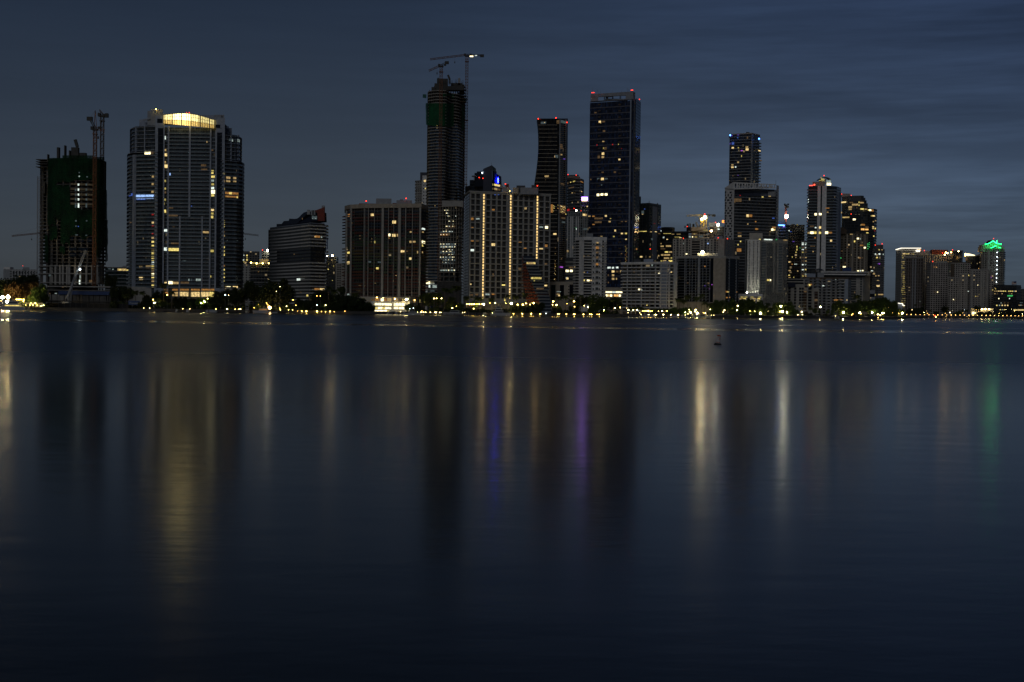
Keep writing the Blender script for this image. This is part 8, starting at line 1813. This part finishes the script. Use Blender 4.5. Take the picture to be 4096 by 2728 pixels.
# ------------------------------------------------------------------ boats
def hull_mb(L, B, H, n=10, sheer=.35, stern=.85):
    mb = MB(); rows = []
    for k in range(n + 1):
        t = k / n; w = B / 2 * (stern + (1 - stern) * min(1, t * 3)) * (1 - max(0, (t - .45) / .55) ** 2.2); w = max(w, .02)
        z = H * (1 + sheer * t ** 2); x = -L / 2 + L * t + (.05 * L * 0)
        rows.append([Vector((x, -w, z)), Vector((x - .04 * L * t, -w * .82, .05)), Vector((x - .07 * L * t, 0, -.4)), Vector((x - .04 * L * t, w * .82, .05)), Vector((x, w, z))])
    for a, b_ in zip(rows, rows[1:]):
        for j in range(4): mb.face([a[j], b_[j], b_[j + 1], a[j + 1]])
        mb.face([a[4], b_[4], b_[0], a[0]])
    mb.face(rows[0])
    return mb
def boat(name, px, L, label, yaw=0, off=8, decks=1, dark=False, mast=0, lit=None, flybridge=False, tarp=False, cabin=True, D=None):
    D = D or shore(px) - off; o = empty(name, (X(px, D, 1250), D, 0), label, 'boat', 'boats moored along the shore'); o.rotation_euler = (0, 0, math.radians(yaw))
    B, H = L * .27, L * .085 + .35
    hm = M['hull_dark'] if dark else M['hull_white']; z3 = (0, 0, 0)
    pt = lambda nm, mb, m_, par=o: mb.build(nm, m_, par, loc=z3, origin=z3)
    pt('hull', hull_mb(L, B, H), hm); pt('rub_rail', hull_mb(L * 1.005, B * 1.01, H).__class__().bar((-L / 2, -B * .46, H * .9), (L * .1, -B * .505, H * 1.0), .1), M['dark_paint'])
    z = H
    if tarp:
        mb = MB(); 
        for k in range(8):
            a0, a1 = math.pi * k / 8, math.pi * (k + 1) / 8
            f = lambda a, x, s: Vector((x, -math.cos(a) * B * .47 * s, z + math.sin(a) * L * .13 * s))
            mb.face([f(a0, -L * .45, .7), f(a0, L * .3, 1), f(a1, L * .3, 1), f(a1, -L * .45, .7)]); mb.face([f(a0, L * .3, 1), Vector((L * .48, 0, z + .3)), f(a1, L * .3, 1)])
        pt('tarpaulin', mb, M['pale_blue_paint'])
    elif cabin:
        x0, x1 = -L * .34, L * .18
        for d in range(decks):
            h = 1.9 if L > 12 else 1.3; w = B * (.40 - .05 * d); s = 1.0 - .18 * d
            a, c = x0 * s, x1 * s - d * .04 * L
            mb = MB(); q = [(a, -w), (c, -w), (c, w), (a, w)]; q2 = [(a + .1, -w * .92), (c - h * .8, -w * .92), (c - h * .8, w * .92), (a + .1, w * .92)]
            for j in range(4): mb.face([(*q[j], z), (*q[(j + 1) % 4], z), (*q2[(j + 1) % 4], z + h), (*q2[j], z + h)])
            mb.face([(*p, z + h) for p in q2]); cb = pt('cabin', mb, hm)
            wm = TONE[lit] if lit and d == 0 else M['boat_glass']
            for sy in (-1, 1): MB().face([(a + .5, sy * (w * .975 + .03), z + h * .35), (c - h * .5, sy * (w * .975 + .03), z + h * .35), (c - h * .75, sy * (w * .94 + .03), z + h * .8), (a + .5, sy * (w * .94 + .03), z + h * .8)]).build('window', wm, cb, loc=z3, origin=z3)
            MB().face([(c - h * .26 + .03, -w * .85, z + h * .35), (c - h * .26 + .03, w * .85, z + h * .35), (c - h * .62 + .03, w * .8, z + h * .8), (c - h * .62 + .03, -w * .8, z + h * .8)]).build('windscreen', M['boat_glass'], cb, loc=z3, origin=z3)
            z += h
            pt('deck_overhang', MB().box(a - L * .08, c - h * .5, -w * 1.1, w * 1.1, z - .02, z + .12), hm); z += .12
        if flybridge: pt('radar_arch', MB().bar((a * .3, -w, z), (a * .3 - .5, -w, z + 1.4), .18).bar((a * .3, w, z), (a * .3 - .5, w, z + 1.4), .18).bar((a * .3 - .5, -w, z + 1.4), (a * .3 - .5, w, z + 1.4), .22).bar((a * .3 - .5, 0, z + 1.4), (a * .3 - .6, 0, z + 3.2), .1), hm)
    rl = MB()
    for k in range(8):
        t = .55 + .42 * k / 7; w = B / 2 * (1 - max(0, (t - .45) / .55) ** 2.2); x = -L / 2 + L * t; zz = H * (1 + .35 * t * t)
        for sy in (-1, 1): rl.bar((x, sy * w, zz), (x, sy * w, zz + .7), .05)
        if k:
            for sy in (-1, 1): rl.bar((xp, sy * wp_, zp + .7), (x, sy * w, zz + .7), .05)
        xp, wp_, zp = x, w, zz
    pt('bow_rail', rl, M['steel'])
    if mast: pt('mast', MB().rod((L * .08, 0, H), (L * .08, 0, H + mast), .1, .07, 7), M['hull_white']); pt('boom', MB().rod((L * .08, 0, H + 1.3), (-L * .35, 0, H + 1.4), .12, .1, 6), M['white_paint']); pt('rigging', MB().bar((L * .08, 0, H + mast), (L * .48, 0, H * 1.4), .04).bar((L * .08, 0, H + mast), (-L * .48, 0, H), .04), M['steel'])
    return o
boat('motor_yacht', 40, 24, 'large floodlit motor yacht at the far left shore', 182, 7, 2, lit='Y', flybridge=True)
boat('cabin_cruiser', 103, 8.5, 'small white cruiser just right of the floodlit yacht', 175, 8, 1)
boat('cabin_cruiser', 710, 6, 'small pale cruiser moored below the left part of the curved tower', 80, 7, 1); boat('cabin_cruiser', 752, 8, 'white cruiser seen end on at the long dark dock', 95, 7, 1); boat('runabout', 668, 6, 'low dark runabout at the left end of the long dark dock', 20, 7, dark=True, cabin=False)
boat('covered_boat', 845, 9, 'boat under a pale blue tarpaulin at the long dark dock', 172, 6, tarp=True)
boat('trawler', 989, 12, 'white trawler seen bow on beside the bright orange dock lamp', -78, 6, 2, flybridge=True); boat('motor_yacht', 1046, 14, 'white motor yacht with lit cabin just left of the orange dock lamp', 178, 7, 1, flybridge=True, lit='a')
boat('runabout', 1095, 6, 'open runabout right of the orange dock lamp', 10, 6, cabin=False)
for px, L, yaw, lab in ((1560, 7, 60, 'small cruiser before the lit podium terrace'), (1584, 7.5, 100, 'middle small cruiser before the lit podium'), (1612, 8, 120, 'cruiser at the right end of the lit podium')): boat('cabin_cruiser', px, L, lab, yaw, 9, 1)
boat('cabin_cruiser', 1655, 12, 'low white cruiser at the left end of the lamp lined dock', 5, 12, 1, flybridge=True)
boat('sport_yacht', 1810, 16, 'sleek white sport yacht with a dark window band at the right end of the dock', 184, 12, 1)
boat('motor_yacht', 2004, 17, 'large white three deck motor yacht before the white grid tower', -20, 10, 3, flybridge=True)
for px, L, yaw, lab, dk in ((1872, 6, 80, 'small dark boat under the garden wall of the grid tower', True), (1905, 6, 100, 'second small boat under the garden wall of the grid tower', True), (1940, 7, 70, 'white runabout left of the three deck yacht', False)): boat('cabin_cruiser', px, L, lab, yaw, 7, 1, dark=dk)
for px, L, yaw, lab in ((2580, 8, 160, 'white cruiser below the left half of the wide marina condominium'), (2604, 7, 170, 'smaller cruiser right beside the one below the marina condominium'), (2695, 8, 175, 'cruiser with a canopy below the right corner of the marina condominium'), (2738, 7, 10, 'white cruiser left of the mast group'), (2806, 7, 0, 'low cruiser among the sailing masts')): boat('cabin_cruiser', px, L, lab, yaw, 8, 1)
for px, h, lab in ((2774, 8, 'leftmost sailing boat of the lamp lit mast group'), (2790, 12, 'tallest sailing boat of the lamp lit mast group'), (2800, 9, 'sailing boat right beside the tallest one'), (2824, 8.5, 'sailing boat with a slim mast near the group right end'), (2837, 9, 'rightmost sailing boat of the lamp lit mast group')): boat('sailing_boat', px, 8, lab, R.uniform(70, 110), 7, mast=h)
for px, lab in ((3338, 'sailing boat at the sea wall lit pale blue, left one of two'), (3350, 'sailing boat at the sea wall lit pale blue, right one of two')): boat('sailing_boat', px, 8, lab, 100, 6, mast=9)

# ------------------------------------------------------------------ parked cars on the park drive
def make_car(body):
    o = empty('parked_car', (0, 0, 0)); z3 = (0, 0, 0); pt = lambda nm, mb, m_: mb.build(nm, m_, o, loc=z3, origin=z3)
    prof = [(-2.15, .35), (-2.2, .75), (-2.05, .95), (-1.45, 1.0), (-.95, 1.42), (.45, 1.45), (1.15, .98), (1.95, .85), (2.15, .65), (2.15, .35)]
    mb = MB(); f = [Vector((x, -.85, z)) for x, z in prof]; bk = [p + Vector((0, 1.7, 0)) for p in f]; mb.face(f); mb.face(list(reversed(bk)))
    for k in range(len(f)): mb.face([f[k], bk[k], bk[(k + 1) % len(f)], f[(k + 1) % len(f)]])
    pt('body', mb, body); pt('side_windows', MB().face([(-1.3, -.86, 1.02), (.95, -.86, 1.02), (.4, -.86, 1.38), (-.9, -.86, 1.36)]), M['boat_glass']); pt('windscreen', MB().face([(.5, -.75, 1.44), (.5, .75, 1.44), (1.13, .78, 1.02), (1.13, -.78, 1.02)]), M['boat_glass'])
    for x in (-1.35, 1.35):
        for y in (-.88, .68): pt('wheel', MB().rod((x, y, .33), (x, y + .2, .33), .33, n=12), M['rubber'])
    for y in (-.6, .6): pt('headlight', MB().box(2.13, 2.17, y - .18, y + .18, .62, .76), M['hull_white'])
    return o
protos = {}
for k, (px, col) in enumerate(((2872, 'car_light'), (2888, 'car_light'), (2902, 'car_dark'), (2915, 'car_light'), (2931, 'car_light'), (2946, 'car_dark'), (3010, 'car_light'), (3090, 'car_light'), (3106, 'car_dark'), (3128, 'car_red'), (3190, 'car_dark'), (3250, 'car_dark'), (3270, 'car_light'), (3330, 'car_light'), (3365, 'car_light'), (3385, 'car_light'), (3418, 'car_light'), (3445, 'car_dark'), (3462, 'car_light'), (3552, 'car_light'), (3568, 'car_light'), (3584, 'car_dark'))):
    if col not in protos: o = protos[col] = make_car(M[col])
    else: o = copy_tree(protos[col])
    D = shore(px) + 11; o.location = (X(px, D, 1255), D, GZ + .01); o.rotation_euler = (0, 0, math.radians(R.choice((12, 190)) + R.uniform(-4, 4)))
    later(o, px, {'car_light': 'pale parked car', 'car_dark': 'dark parked car', 'car_red': 'red parked car'}[col], 'car', 'cars parked behind the promenade')
# open pavilion with a string of lamps at the far left
pv = empty('pavilion', (X(110, 1125, 1220), 1125, GZ), 'low open sided pavilion with lit posts under the trees at the far left', 'pavilion')
x0, x1 = X(86, 1125, 1215), X(178, 1125, 1215); zr = Z(120, 1214, 1125)
MB().box(x0, x1, 1121, 1130, zr, zr + .5).build('roof', M['cream_paint'], pv); MB().box(x0 + .5, x1 - .5, 1129, 1129.3, GZ, zr).build('rear_wall', M['cream_paint'], pv)
for k in range(8): x = x0 + .4 + (x1 - x0 - .8) * k / 7; MB().box(x - .15, x + .15, 1121.3, 1121.6, GZ, zr).build('post', M['white_paint'], pv)
settle()
SC.render.film_transparent = False
cy = SC.cycles
cy.use_denoising = True; cy.denoiser = 'OPENIMAGEDENOISE'; cy.denoising_input_passes = 'RGB_ALBEDO_NORMAL'; cy.use_light_tree = True
cy.max_bounces = 4; cy.diffuse_bounces = 2; cy.glossy_bounces = 3; cy.transparent_max_bounces = 8; cy.transmission_bounces = 2
cy.sample_clamp_indirect = 3; cy.caustics_reflective = True; cy.caustics_refractive = False; cy.use_adaptive_sampling = False
SC.render.filter_size = 1.5 if hasattr(SC.render, 'filter_size') else 1.5
